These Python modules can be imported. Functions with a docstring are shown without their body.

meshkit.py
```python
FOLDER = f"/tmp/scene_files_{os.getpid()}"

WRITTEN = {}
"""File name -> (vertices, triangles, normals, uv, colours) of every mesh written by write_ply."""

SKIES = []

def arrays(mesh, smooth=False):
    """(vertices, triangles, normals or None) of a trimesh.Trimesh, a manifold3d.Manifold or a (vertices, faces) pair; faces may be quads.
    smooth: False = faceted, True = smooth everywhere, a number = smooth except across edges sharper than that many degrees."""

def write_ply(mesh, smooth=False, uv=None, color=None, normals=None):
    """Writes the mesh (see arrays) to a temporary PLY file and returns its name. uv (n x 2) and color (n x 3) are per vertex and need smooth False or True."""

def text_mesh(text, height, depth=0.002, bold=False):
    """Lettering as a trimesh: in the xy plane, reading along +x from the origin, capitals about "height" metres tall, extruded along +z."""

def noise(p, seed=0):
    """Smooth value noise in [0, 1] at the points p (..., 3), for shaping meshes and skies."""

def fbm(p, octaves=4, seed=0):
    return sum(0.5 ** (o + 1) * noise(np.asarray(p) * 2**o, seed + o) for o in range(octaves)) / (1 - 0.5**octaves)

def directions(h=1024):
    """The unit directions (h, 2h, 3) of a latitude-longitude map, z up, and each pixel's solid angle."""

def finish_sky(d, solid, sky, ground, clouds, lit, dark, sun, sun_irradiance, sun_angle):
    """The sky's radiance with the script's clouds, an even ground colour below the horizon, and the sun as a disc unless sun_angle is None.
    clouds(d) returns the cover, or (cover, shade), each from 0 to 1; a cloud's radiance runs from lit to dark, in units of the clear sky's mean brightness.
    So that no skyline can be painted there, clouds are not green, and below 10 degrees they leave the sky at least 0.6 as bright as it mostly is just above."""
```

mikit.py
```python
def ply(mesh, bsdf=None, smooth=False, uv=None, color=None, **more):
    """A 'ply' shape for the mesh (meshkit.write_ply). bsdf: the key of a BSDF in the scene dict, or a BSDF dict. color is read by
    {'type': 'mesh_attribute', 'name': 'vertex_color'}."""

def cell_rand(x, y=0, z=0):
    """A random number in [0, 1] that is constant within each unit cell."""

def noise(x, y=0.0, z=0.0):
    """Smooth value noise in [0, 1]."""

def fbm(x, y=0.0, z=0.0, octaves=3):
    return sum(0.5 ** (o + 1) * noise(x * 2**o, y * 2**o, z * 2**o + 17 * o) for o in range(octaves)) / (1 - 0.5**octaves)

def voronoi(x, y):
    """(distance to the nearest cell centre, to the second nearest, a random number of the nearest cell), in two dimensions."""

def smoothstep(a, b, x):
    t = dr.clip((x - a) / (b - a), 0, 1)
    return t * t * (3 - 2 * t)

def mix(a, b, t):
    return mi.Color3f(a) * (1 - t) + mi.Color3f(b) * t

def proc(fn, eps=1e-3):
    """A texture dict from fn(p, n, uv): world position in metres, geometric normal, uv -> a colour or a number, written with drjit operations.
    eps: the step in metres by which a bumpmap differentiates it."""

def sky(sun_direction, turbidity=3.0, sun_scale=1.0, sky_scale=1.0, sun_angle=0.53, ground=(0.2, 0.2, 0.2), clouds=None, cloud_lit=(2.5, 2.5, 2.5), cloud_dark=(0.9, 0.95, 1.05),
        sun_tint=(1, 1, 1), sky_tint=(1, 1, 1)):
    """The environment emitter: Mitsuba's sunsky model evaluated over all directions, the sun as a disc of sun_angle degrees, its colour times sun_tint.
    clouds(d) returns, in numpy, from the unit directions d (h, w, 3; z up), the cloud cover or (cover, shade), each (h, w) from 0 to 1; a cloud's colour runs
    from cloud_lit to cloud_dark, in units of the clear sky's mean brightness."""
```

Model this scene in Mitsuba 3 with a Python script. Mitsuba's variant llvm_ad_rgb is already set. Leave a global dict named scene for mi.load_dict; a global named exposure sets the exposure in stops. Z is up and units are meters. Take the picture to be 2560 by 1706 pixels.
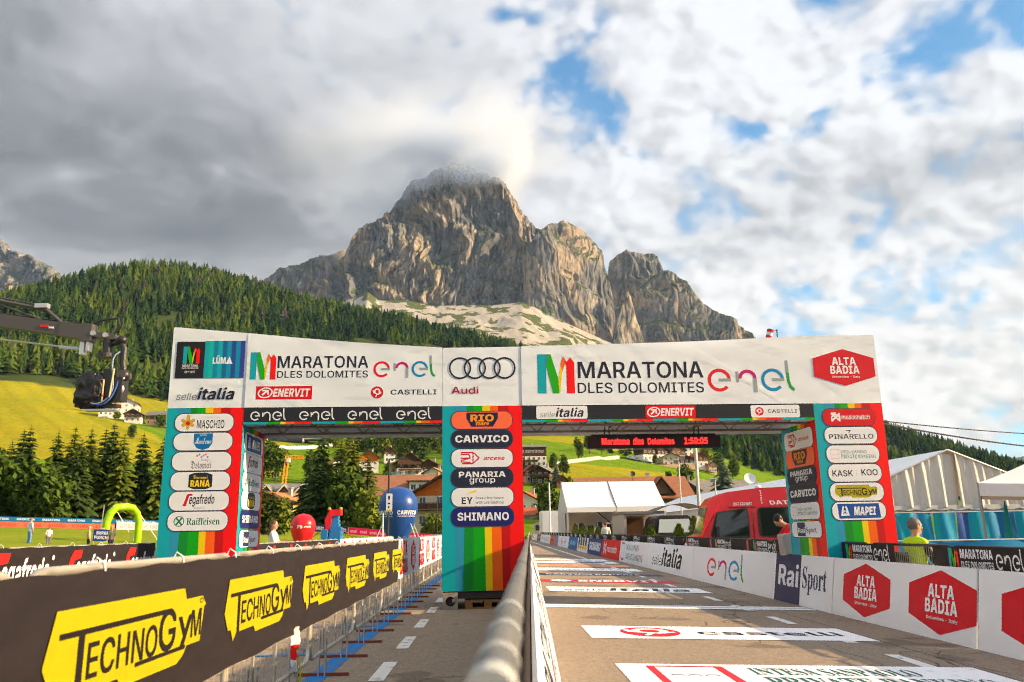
import math, random, glob
import numpy as np, trimesh, shapely
import drjit as dr
import mitsuba as mi
import mikit, meshkit
from mikit import noise, fbm, voronoi, cell_rand, smoothstep, mix
from scipy.interpolate import RBFInterpolator
from shapely import affinity
from shapely.geometry import Polygon, LineString, Point, box
from shapely.ops import unary_union

T = mi.ScalarTransform4f
scene, labels = {}, {}
rng = np.random.default_rng(7)
random.seed(7)

# ---------------------------------------------------------------- camera, sky and sun, exposure
EYE = np.array([0.0, 0.0, 1.19])
FWD = np.array([0.02208, 0.973945, 0.225706])
UP = np.array([0.011466, -0.225993, 0.974062])
scene['camera'] = {'type': 'thinlens', 'fov': 64.104, 'fov_axis': 'x', 'near_clip': 0.05, 'far_clip': 20000.0,
                   'aperture_radius': 0.0035, 'focus_distance': 13.5,
                   'to_world': T().look_at(origin=EYE.tolist(), target=(EYE + FWD).tolist(), up=UP.tolist())}
exposure = 3.0
SUN = (1.0, -0.17, 0.42)


def nstep(a, b, x):
    t = np.clip((x - a) / (b - a), 0, 1)
    return t * t * (3 - 2 * t)


def clouds(d):
    """Broken morning cloud: puffs over the whole sky, gaps of blue between them, a thick grey bank in the north-west."""
    az = np.degrees(np.arctan2(d[..., 0], d[..., 1]))
    el = np.degrees(np.arcsin(np.clip(d[..., 2], -1, 1)))
    q = d / np.maximum(d[..., 2:3] + 0.75, 0.2) * 1.25
    w = np.stack([meshkit.fbm(q * 5 + 3.1, 4, 5), meshkit.fbm(q * 5 + 17.3, 4, 6), meshkit.fbm(q * 5 + 31.7, 4, 7)], -1) - 0.5
    sun = np.array(SUN) / np.linalg.norm(SUN)

    def body(q, o=0):
        big = meshkit.fbm(q * 4.5 + w * 1.2, 4, 11)
        puff = meshkit.fbm(q * 17 + w * 1.6 + 9.0, 5 - o, 23)
        fine = meshkit.fbm(q * 44 + w * 2.5 + 2.0, 4 - o, 37)
        return 0.42 * big + 0.40 * puff + 0.18 * fine

    n = body(q)
    frag = meshkit.fbm(q * 26 + w * 2.0 + 5.0, 5, 61) - 0.5
    lit = body(q, 1) - body(q + 0.014 * (sun + [0, 0, .5] - d * (d @ (sun + [0, 0, .5]))[..., None]), 1)

    def g(a, e, ra, re):
        return np.exp(-((az - a) / ra) ** 2 - ((el - e) / re) ** 2)

    gap = (1.1 * g(1.0, 35, 3.4, 2.0) + 0.7 * g(-4.5, 33.5, 2.5, 1.4) + 1.3 * g(9, 28.6, 3.8, 1.6) + 1.2 * g(6.6, 31.0, 2.4, 1.7) + 0.7 * g(2.6, 29.5, 1.8, 1.2) + 0.5 * g(12, 33, 5, 2)
           + 0.9 * g(19, 25.6, 3.8, 1.1) + 0.9 * g(24.5, 27, 2.4, 1.2) + 1.3 * g(28.5, 28.3, 2.8, 1.3) + 1.1 * g(37, 29.5, 2.8, 2.0) + 0.9 * g(32, 29.6, 2.6, 1.4) + 0.5 * g(15.5, 23.6, 2.6, .9)
           + 1.1 * g(23.5, 15.0, 3.8, 2.2) + 0.7 * g(19, 12.8, 3.0, 1.4) + 0.65 * g(-11.8, 27.4, 2.2, 0.9) + 0.8 * g(11, 25.4, 1.8, 1.0) + 0.5 * g(33, 14, 3, 1.5)
           + 0.5 * g(75, 35, 14, 9) + 0.5 * g(130, 45, 22, 12) + 0.4 * g(-120, 40, 16, 10) + 0.5 * g(20, 62, 18, 7))
    bank = np.clip(g(-28, 20, 13, 6.5) + 0.8 * g(-17, 22, 9, 4.5) + 0.75 * g(-38, 27, 9, 8) + 0.4 * g(-60, 25, 25, 15) + 0.4 * g(-14, 31, 10, 5) + 0.35 * g(-33, 35, 10, 3), 0, 1)
    east = nstep(-8, 14, az)
    cover = nstep(0.39, 0.585, n + 0.100 + 0.05 * (1 - east) - 0.095 * gap + 0.42 * frag * np.minimum(1, 0.25 + gap) * (1 - bank) + 0.14 * bank + 0.02 * nstep(14, 8, el))
    under = 0.8 * g(34, 21.5, 13, 1.7) + 0.4 * g(20, 19, 9, 1.6) + 0.6 * g(-1.5, 25, 6, 2.4) + 0.3 * g(-8, 22, 5, 3)
    soft = meshkit.fbm(d * [9, 9, 15] + w * 2.5 + 40, 6, 51)
    core = 0.72 * g(-20, 22.8, 9, 4.2) + 0.70 * g(-30, 21.5, 9, 4.8) + 0.42 * g(-37, 28, 9, 6) + 0.22 * g(-24, 31, 6, 3)
    shade = 0.10 + (2.4 * np.clip(-lit, -0.05, 0.10) + 0.8 * (0.53 - n) * (1 - bank)) * (0.30 + 0.70 * east) + bank * (0.14 + 1.5 * (soft - 0.5)) + core * (0.65 + 0.95 * soft) + 0.46 * under * (0.5 + soft) + 0.15 * (1 - east) * (0.5 + soft)
    shade = np.maximum(shade, 0)
    return cover, shade / (1 + shade ** 3) ** (1 / 3)


scene['sky'] = mikit.sky(SUN, turbidity=3.0, sun_scale=1.0, sky_scale=1.0, sun_angle=0.8, clouds=clouds,
                         cloud_lit=(1.98, 2.05, 2.20), cloud_dark=(0.27, 0.295, 0.36), sun_tint=(1.0, 0.985, 0.96), sky_tint=(0.50, 0.82, 1.0))


ORD = 'first second third fourth fifth sixth seventh eighth ninth tenth eleventh twelfth thirteenth fourteenth fifteenth sixteenth seventeenth eighteenth nineteenth twentieth'.split()


# ---------------------------------------------------------------- helpers
def num(name):
    if not any(k == name or k.startswith(name + '__') for k in NAMES):
        NAMES.add(name)
        return name
    i = 1
    while f'{name}_{i:03d}' in NAMES:
        i += 1
    NAMES.add(f'{name}_{i:03d}')
    return f'{name}_{i:03d}'


NAMES, COUNT = set(), {}


def pick(base):
    """The next free key for base: base, base_001, base_002 ..."""
    c = COUNT.get(base, -1) + 1
    COUNT[base] = c
    return base if c == 0 else f'{base}_{c:03d}'


def thing(name, label, cat, group=None):
    key = pick(name)
    labels[key] = {'label': label, 'category': cat}
    if group:
        labels[key]['group'] = group
    return key


def add(key, mesh, mat, smooth=False, label=None, kind=None, to_world=None, **kw):
    """One entry; key may be 'thing__part' and is numbered when taken."""
    key = pick(key)
    scene[key] = mikit.ply(mesh, mat, smooth=smooth, **kw)
    if to_world is not None:
        scene[key]['to_world'] = to_world
    if label or kind:
        labels.setdefault(key, {})
        if label:
            labels[key]['label'] = label
        if kind:
            labels[key]['kind'] = kind
    return key


def struct(name, mesh, mat, smooth=False, **kw):
    return add(name, mesh, mat, smooth, kind='structure', **kw)


def cat(ms):
    return trimesh.util.concatenate(list(ms))


def bx(sx, sy, sz, c=(0, 0, 0), rz=0.0, ry=0.0, rx=0.0):
    m = trimesh.creation.box((sx, sy, sz))
    for a, ax in ((rx, (1, 0, 0)), (ry, (0, 1, 0)), (rz, (0, 0, 1))):
        if a:
            m.apply_transform(trimesh.transformations.rotation_matrix(a, ax))
    m.apply_translation(c)
    return m


def b2(x0, x1, y0, y1, z0, z1):
    return bx(x1 - x0, y1 - y0, z1 - z0, ((x0 + x1) / 2, (y0 + y1) / 2, (z0 + z1) / 2))


def tube(pts, r, n=8, caps=True):
    """A round bar along a polyline, with mitred bends; r may be a list."""
    p = np.asarray(pts, float)
    k = len(p)
    r = np.broadcast_to(np.asarray(r, float), (k,))
    t = np.zeros_like(p)
    t[1:-1] = (p[2:] - p[1:-1]) / np.linalg.norm(p[2:] - p[1:-1], axis=1, keepdims=True) + (p[1:-1] - p[:-2]) / np.linalg.norm(p[1:-1] - p[:-2], axis=1, keepdims=True)
    t[0], t[-1] = p[1] - p[0], p[-1] - p[-2]
    t /= np.linalg.norm(t, axis=1, keepdims=True)
    a = np.cross(t[0], [0, 0, 1.0] if abs(t[0][2]) < 0.9 else [1.0, 0, 0])
    a /= np.linalg.norm(a)
    vs, fs = [], []
    ang = np.arange(n) * 2 * np.pi / n
    for i in range(k):
        a = a - t[i] * (a @ t[i])
        a /= np.linalg.norm(a)
        b = np.cross(t[i], a)
        vs.append(p[i] + r[i] * (np.cos(ang)[:, None] * a + np.sin(ang)[:, None] * b))
    v = np.vstack(vs)
    for i in range(k - 1):
        for j in range(n):
            q = (i * n + j, i * n + (j + 1) % n, (i + 1) * n + (j + 1) % n, (i + 1) * n + j)
            fs += [(q[0], q[1], q[2]), (q[0], q[2], q[3])]
    if caps:
        v = np.vstack([v, p[:1], p[-1:]])
        for j in range(n):
            fs.append((len(v) - 2, (j + 1) % n, j))
            fs.append((len(v) - 1, (k - 1) * n + j, (k - 1) * n + (j + 1) % n))
    return trimesh.Trimesh(v, np.array(fs), process=False)


def grid(f, nu, nv, u=(0, 1), v=(0, 1)):
    """A sheet of quads; f(U, V) -> (x, y, z) arrays."""
    U, V = np.meshgrid(np.linspace(*u, nu), np.linspace(*v, nv), indexing='ij')
    P = np.stack(np.broadcast_arrays(*f(U, V)), -1).reshape(-1, 3)
    i, j = np.meshgrid(np.arange(nu - 1), np.arange(nv - 1), indexing='ij')
    a = (i * nv + j).ravel()
    F = np.vstack([np.stack([a, a + nv, a + nv + 1], 1), np.stack([a, a + nv + 1, a + 1], 1)])
    return trimesh.Trimesh(P, F, process=False)


def extrude(poly, h, frame=None):
    m = cat([trimesh.creation.extrude_polygon(p, h, engine='earcut') for p in getattr(poly, 'geoms', [poly]) if p.area > 0])
    if frame is not None:
        m.apply_transform(frame)
    return m


def lathe(profile, n=24, c=(0, 0, 0)):
    m = trimesh.creation.revolve(np.asarray(profile, float), sections=n)
    m.apply_translation(c)
    return m


def frame_of(o, ex, ey, scale=1.0):
    """4 x 4 that puts x along ex, y along ey, z along ex x ey, at o."""
    ex, ey = np.asarray(ex, float), np.asarray(ey, float)
    ex, ey = ex / np.linalg.norm(ex), ey / np.linalg.norm(ey)
    m = np.eye(4)
    m[:3, 0], m[:3, 1], m[:3, 2], m[:3, 3] = ex, ey, np.cross(ex, ey), o
    return m


def flat(poly, off=0.0):
    """A shapely shape as triangles in the xy plane at z = off."""
    vs, fs, k = [], [], 0
    for p in getattr(poly, 'geoms', [poly]):
        if p.geom_type != 'Polygon' or p.area < 1e-9:
            continue
        v, f = trimesh.creation.triangulate_polygon(p, engine='earcut')
        vs.append(v)
        fs.append(f + k)
        k += len(v)
    v = np.vstack(vs)
    v = np.c_[v, np.full(len(v), off)]
    f = np.vstack(fs)
    a = v[f]
    cr = np.cross(a[:, 1] - a[:, 0], a[:, 2] - a[:, 0])[:, 2]
    f[cr < 0] = f[cr < 0][:, ::-1]
    return trimesh.Trimesh(v, f, process=False)


def blob(n=3, r=(1, 1, 1), c=(0, 0, 0), amp=0.0, freq=2.0, seed=0):
    m = trimesh.creation.icosphere(subdivisions=n)
    if amp:
        m.vertices *= 1 + amp * (2 * meshkit.fbm(m.vertices * freq + 20, 3, seed)[:, None] - 1)
    m.vertices = m.vertices * np.asarray(r, float) + np.asarray(c, float)
    return m


def mat(name, **kw):
    scene[name] = {'type': 'twosided', 'bsdf': kw}
    return name


PAINT = {}


def paint(c, rough=0.55, spec=0.3):
    """A plain coat of one colour (linear rgb), shared."""
    k = (tuple(round(float(x), 4) for x in c), rough, spec)
    if k not in PAINT:
        PAINT[k] = mat(f'coat_{len(PAINT)}', type='principled', base_color={'type': 'rgb', 'value': list(k[0])}, roughness=rough, specular=spec)
    return PAINT[k]


def lin(r, g, b):
    """sRGB 0-255 to linear."""
    x = np.array([r, g, b]) / 255.0
    return tuple(np.where(x < 0.04045, x / 12.92, ((x + 0.055) / 1.055) ** 2.4))


def cprint(r, g, b):
    """Printing ink on fabric or film: sRGB as it looks under white light, never brighter than paper."""
    return paint(np.array(lin(r, g, b)) * 0.80, 0.5, 0.25)


def steel(name, c, rough=0.4, metallic=0.8, grain=0.0):
    c = tuple(c)

    def f(p, n, uv):
        k = 1 + grain * (fbm(p.x * 9, p.y * 9, p.z * 9) - 0.5)
        return mi.Color3f(*[x * k for x in c])
    return mat(name, type='principled', base_color=mikit.proc(f) if grain else {'type': 'rgb', 'value': list(c)}, roughness=rough, metallic=metallic)

# ---------------------------------------------------------------- terrain
SPOTS = [[-65.3,88.5,3.4],[-107.3,144.5,9.5],[-180.0,240.0,25.4],[-271.5,358.9,52.5],[-375.8,493.1,88.9],[-518.9,673.3,157.6],[-705.8,908.0,250.0],[-882.2,1135.0,232.5],[-55.6,94.9,3.0],[-91.5,155.0,10.1],[-153.5,257.8,27.3],[-231.9,385.6,58.6],[-321.2,530.3,98.7],[-443.6,725.1,170.2],[-604.2,978.5,274.7],[-755.2,1223.1,255.5],[-47.9,99.0,2.7],[-78.8,161.8,9.8],[-132.3,269.2,27.4],[-199.9,403.2,57.4],[-276.7,554.8,94.9],[-383.7,758.5,183.4],[-525.1,1023.1,322.2],[-656.4,1278.9,299.6],[-39.2,102.8,2.2],[-64.4,168.1,8.2],[-108.2,279.8,25.1],[-163.5,419.3,54.6],[-226.4,577.2,91.7],[-314.4,789.7,185.5],[-431.6,1065.9,345.5],[-539.5,1332.4,321.3],[-32.0,105.2,2.1],[-52.7,172.1,7.7],[-88.4,286.7,23.8],[-133.5,429.7,52.1],[-184.8,591.8,88.6],[-256.8,810.3,185.0],[-352.0,1094.8,334.9],[-440.0,1368.5,311.5],[-24.4,107.3,2.0],[-40.0,175.5,7.0],[-67.2,292.4,22.0],[-101.4,438.4,49.1],[-140.5,603.9,86.5],[-195.0,827.3,181.2],[-266.4,1118.7,309.2],[-333.0,1398.4,287.6],[-16.3,108.8,1.8],[-26.8,178.0,6.3],[-44.9,296.6,20.4],[-67.7,444.9,47.7],[-93.7,612.9,83.8],[-129.6,840.1,166.9],[-177.0,1136.3,298.2],[-221.2,1420.4,277.3],[-7.9,109.7,1.5],[-13.0,179.5,5.8],[-21.8,299.2,20.7],[-32.7,448.8,47.6],[-45.2,618.4,82.2],[-62.2,847.7,153.6],[-84.5,1146.9,277.3],[-105.6,1433.6,257.9],[0.6,110.0,-0.1],[1.0,180.0,5.7],[1.8,300.0,21.5],[3.0,450.0,48.9],[4.2,620.0,80.1],[6.3,850.0,148.4],[9.2,1150.0,254.4],[11.5,1437.5,236.6],[9.1,109.6,-0.1],[15.0,179.4,4.6],[25.4,298.9,19.2],[38.7,448.3,47.0],[53.6,617.7,75.8],[74.6,846.7,137.8],[102.1,1145.5,223.6],[127.6,1431.9,207.9],[17.5,108.6,-0.1],[28.8,177.7,3.6],[48.5,296.1,16.3],[73.5,444.0,39.5],[102.0,611.6,69.5],[141.1,838.2,121.8],[192.4,1133.8,195.2],[240.5,1417.2,181.5],[25.6,107.0,-0.1],[42.1,175.0,3.0],[70.7,291.6,12.7],[106.9,437.1,32.9],[148.1,602.0,58.1],[204.2,825.1,96.8],[278.2,1115.8,160.6],[347.8,1394.8,149.4],[33.4,104.8,-0.1],[54.7,171.5,2.3],[91.5,285.7,7.7],[137.9,428.3,19.2],[191.1,589.8,39.2],[264.4,807.8,85.3],[361.4,1091.7,161.9],[451.8,1364.6,150.6],[40.6,102.2,-0.1],[66.6,167.2,2.0],[111.1,278.7,4.8],[167.1,417.8,11.3],[231.3,575.2,27.1],[320.1,787.4,69.7],[437.4,1063.6,142.1],[546.8,1329.5,132.2],[47.3,99.3,-0.1],[77.5,162.5,1.8],[129.4,270.7,3.9],[194.5,405.8,9.5],[268.8,558.7,21.3],[370.9,764.8,52.7],[505.9,1032.8,111.9],[632.4,1291.0,104.1],[53.4,96.2,-0.1],[87.6,157.3,1.7],[146.0,262.0,3.1],[219.4,392.9,7.3],[303.0,540.9,15.8],[417.0,740.7,36.6],[568.0,1000.0,84.3],[710.0,1250.0,78.4],[59.1,92.8,-0.1],[96.8,151.7,1.6],[161.5,252.8,2.7],[242.5,379.1,5.4],[334.4,522.1,10.6],[460.0,714.8,27.0],[624.6,965.6,56.3],[780.8,1207.0,52.4],[68.4,86.1,-0.1],[112.2,140.8,1.4],[187.0,234.6,1.8],[280.6,351.8,2.8],[386.8,484.6,4.9],[530.9,663.8,11.4],[719.7,897.0,26.7],[899.6,1121.2,24.8]]
SP = np.array(SPOTS + [(x, y, 0.0) for x in (-6, 0, 8, 20, 40) for y in (-60, 0, 30, 60, 90)] + [(-18, y, 0.25) for y in (0, 30, 60)] + [(-20, 85, 1.0), (-40, 30, 0.7), (-40, 60, 1.6), (-60, 10, 0.8), (-90, 60, 3), (70, 60, 0), (90, 10, 0)])
_rbf = RBFInterpolator(SP[:, :2], SP[:, 2], kernel='thin_plate_spline', smoothing=2.0, neighbors=40)


def road_z(x):
    x = np.asarray(x, float)
    return -0.03 * np.clip(x - 0.3, 0, 5.4)


def land(x, y):
    x, y = np.broadcast_arrays(np.asarray(x, float), np.asarray(y, float))
    s = x.shape
    z = _rbf(np.stack([x.ravel(), y.ravel()], 1)).reshape(s)
    z = z + 5.0 * (meshkit.fbm(np.stack([x / 90, y / 90, x * 0], -1), 3, 3) - 0.5) * nstep(160, 420, np.hypot(x, y))
    keep = nstep(-22, -9, x) * nstep(62, 46, x) * nstep(150, 112, y)
    return z * (1 - keep) + (road_z(x) - 0.12) * keep


def gz(x, y):
    return float(land(np.array([x]), np.array([y]))[0])


def pol(lines):
    return [(np.array(a, float), np.array(b, float)) for a, b in lines]


def meadow(p, n, uv):
    x, y = p.x, p.y
    wob = 14 * (fbm(x / 60, y / 60, 1.0) - 0.5)
    grain = fbm(x / 2.2, y / 2.2, 3.0, octaves=4)
    big = fbm(x / 70, y / 70, 5.0)
    green = mix((0.080, 0.165, 0.012), (0.165, 0.245, 0.016), 0.6 * grain + 0.4 * fbm(x / 30, y / 30, 7.0, octaves=4))
    hay = mix((0.21, 0.225, 0.014), (0.345, 0.27, 0.018), 0.45 * grain + 0.55 * fbm(x / 16, y / 40, 2.0, octaves=4))

    def field(cx, cy, rx, ry, a):
        u = ((x - cx) * math.cos(a) + (y - cy) * math.sin(a)) / rx
        v = (-(x - cx) * math.sin(a) + (y - cy) * math.cos(a)) / ry
        d = dr.maximum(dr.abs(u), dr.abs(v)) + wob * 0.008
        return smoothstep(1.02, 0.99, d)
    f = mi.Float(0)
    for c in FIELDS:
        f = dr.maximum(f, field(*c))
    col = mix(green, hay, dr.clip(f * (0.55 + 0.8 * big), 0, 1))
    tuft = fbm(x * 1.3, y * 0.5, 6.0, octaves=4)
    track = smoothstep(0.45, 0.30, dr.abs((x * 0.72 + y * 0.69 + 9 * fbm(x / 50, y / 50, 2.5)) / 16 - dr.floor((x * 0.72 + y * 0.69 + 9 * fbm(x / 50, y / 50, 2.5)) / 16) - 0.5) * 16)
    col = mix(col, mi.Color3f(0.17, 0.145, 0.045), 0.30 * track)
    stripes = (0.90 + 0.20 * noise((x * 0.8 + y * 0.6) / 3.0, 0, 4.0)) * (0.70 + 0.60 * tuft)
    col = col * mi.Color3f(stripes)
    r = dr.sqrt(x * x + y * y)
    wood = smoothstep(-6, 6, r - 650 + 60 * (fbm(x / 40, y / 40, 8.0) - 0.5) - 90 * smoothstep(20, 60, x) * smoothstep(260, 160, x))
    floor = mix((0.028, 0.048, 0.014), (0.075, 0.095, 0.03), fbm(x / 12, y / 12, 9.0))
    return mix(col, floor, wood)


FIELDS = [(-248, 335, 100, 135, 0.55), (-330, 520, 150, 62, 0.35), (-95, 300, 16, 40, 0.3), (60, 330, 60, 34, 0.15), (120, 300, 40, 30, 0.1), (-118, 400, 22, 22, 0.4), (30, 480, 90, 26, 0.1)]
mat('meadow_grass', type='diffuse', reflectance=mikit.proc(meadow))


def graded(a, b, n, k):
    t = np.linspace(-1, 1, n)
    s = np.sinh(k * t) / np.sinh(k)
    return np.where(s < 0, -s * a, s * b)


gx = graded(-1700, 1900, 250, 3.2)
gy = np.concatenate([np.linspace(-80, 0, 12)[:-1], 1750 * (np.expm1(np.linspace(0, 1, 250) * 3.2) / np.expm1(3.2))])
GX, GY = np.meshgrid(gx, gy, indexing='ij')
GZ = land(GX, GY)
ii, jj = np.meshgrid(np.arange(len(gx) - 1), np.arange(len(gy) - 1), indexing='ij')
aa = (ii * len(gy) + jj).ravel()
terrain = trimesh.Trimesh(np.stack([GX, GY, GZ], -1).reshape(-1, 3), np.vstack([np.stack([aa, aa + len(gy), aa + len(gy) + 1], 1), np.stack([aa, aa + len(gy) + 1, aa + 1], 1)]), process=False)
struct('meadow', terrain, 'meadow_grass', True)


def plain(p, n, uv):
    return mix((0.06, 0.09, 0.03), (0.10, 0.12, 0.05), fbm(p.x / 200, p.y / 200))


mat('far_plain', type='diffuse', reflectance=mikit.proc(plain))
struct('ground', grid(lambda u, v: (u, v, -30 + 0 * u), 3, 3, (-5000, 7500), (-1500, 7500)), 'far_plain')


def asphalt(p, n, uv):
    x, y = p.x, p.y
    g = noise(x * 95, y * 95, 1.0)
    g2 = noise(x * 38, y * 38, 2.0)
    patch = fbm(x * 0.55, y * 0.22, 3.0)
    c = mix((0.135, 0.108, 0.084), (0.285, 0.225, 0.172), 0.5 * g + 0.5 * g2)
    c = mix(c, mi.Color3f(0.30, 0.26, 0.21), smoothstep(0.86, 0.94, noise(x * 60 + 5, y * 60, 4.0)) * 0.8)
    crack = dr.abs(fbm(x * 0.9 + 7, y * 0.35, 5.0, octaves=4) - 0.5)
    c = c * mi.Color3f(0.84 + 0.32 * patch) * mi.Color3f(dr.select(crack < 0.0035, 0.45, 1.0))
    seam = dr.select(dr.abs(x - 4.45 + 0.03 * noise(y * 1.5, 3)) < 0.012, 0.4, 1.0)
    oil = smoothstep(0.66, 0.74, fbm(x * 1.4 + 3, y * 1.4, 8.0, octaves=4))
    return c * mi.Color3f(seam) * mi.Color3f(1 - 0.35 * oil)


mat('asphalt_road', type='bumpmap', **{'arbitrary': mikit.proc(lambda p, n, uv: 0.0022 * noise(p.x * 85, p.y * 85, 1.0)), 'scale': 1.0, 'bsdf': {'type': 'principled', 'base_color': mikit.proc(asphalt), 'roughness': 0.85, 'specular': 0.25}})
xs = np.array([-8.5, -5, -2, 0.3, 1, 2, 3, 4, 5.7, 9, 20, 60.0])
ys = np.concatenate([np.arange(-40, 40, 2.0), np.linspace(40, 125, 20)])
RX, RY = np.meshgrid(xs, ys, indexing='ij')
ii, jj = np.meshgrid(np.arange(len(xs) - 1), np.arange(len(ys) - 1), indexing='ij')
aa = (ii * len(ys) + jj).ravel()
struct('road', trimesh.Trimesh(np.stack([RX, RY, road_z(RX)], -1).reshape(-1, 3), np.vstack([np.stack([aa, aa + len(ys), aa + len(ys) + 1], 1), np.stack([aa, aa + len(ys) + 1, aa + 1], 1)]), process=False), 'asphalt_road')


# ---------------------------------------------------------------- mountains
def rock(p, n, uv):
    x, y, z = p.x, p.y, p.z
    patch = fbm(x / 85, y / 120, z / 130, octaves=5)
    fine = fbm(x / 7, y / 7, z / 22, octaves=4)
    c = mix((0.165, 0.165, 0.172), (0.36, 0.285, 0.21), smoothstep(0.45, 0.60, patch) * 0.85)
    c = mix(c, mi.Color3f(0.085, 0.087, 0.095), smoothstep(0.50, 0.62, fbm(x / 13, y / 13, z / 110 + 3, octaves=4)) * 0.75)
    c = mix(c, mi.Color3f(0.42, 0.375, 0.32), smoothstep(0.60, 0.72, fbm(x / 20 + 9, y / 20, z / 70, octaves=4)) * 0.7)
    c = c * mi.Color3f(0.50 + 0.68 * fine)
    strata = noise((z + 0.34 * x) / 9, x / 200, 4.0)
    c = c * mi.Color3f(0.88 + 0.24 * strata)
    veg = smoothstep(0.40, 0.50, 0.75 * n.z + 1.0 * (fbm(x / 34, y / 34, z / 34, octaves=5) - 0.42)) * smoothstep(1080, 880, z + 300 * (patch - 0.5))
    return mix(c, mix((0.030, 0.046, 0.024), (0.070, 0.088, 0.036), fine), veg)


mat('dolomite_rock', type='diffuse', reflectance=mikit.proc(rock))


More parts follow.
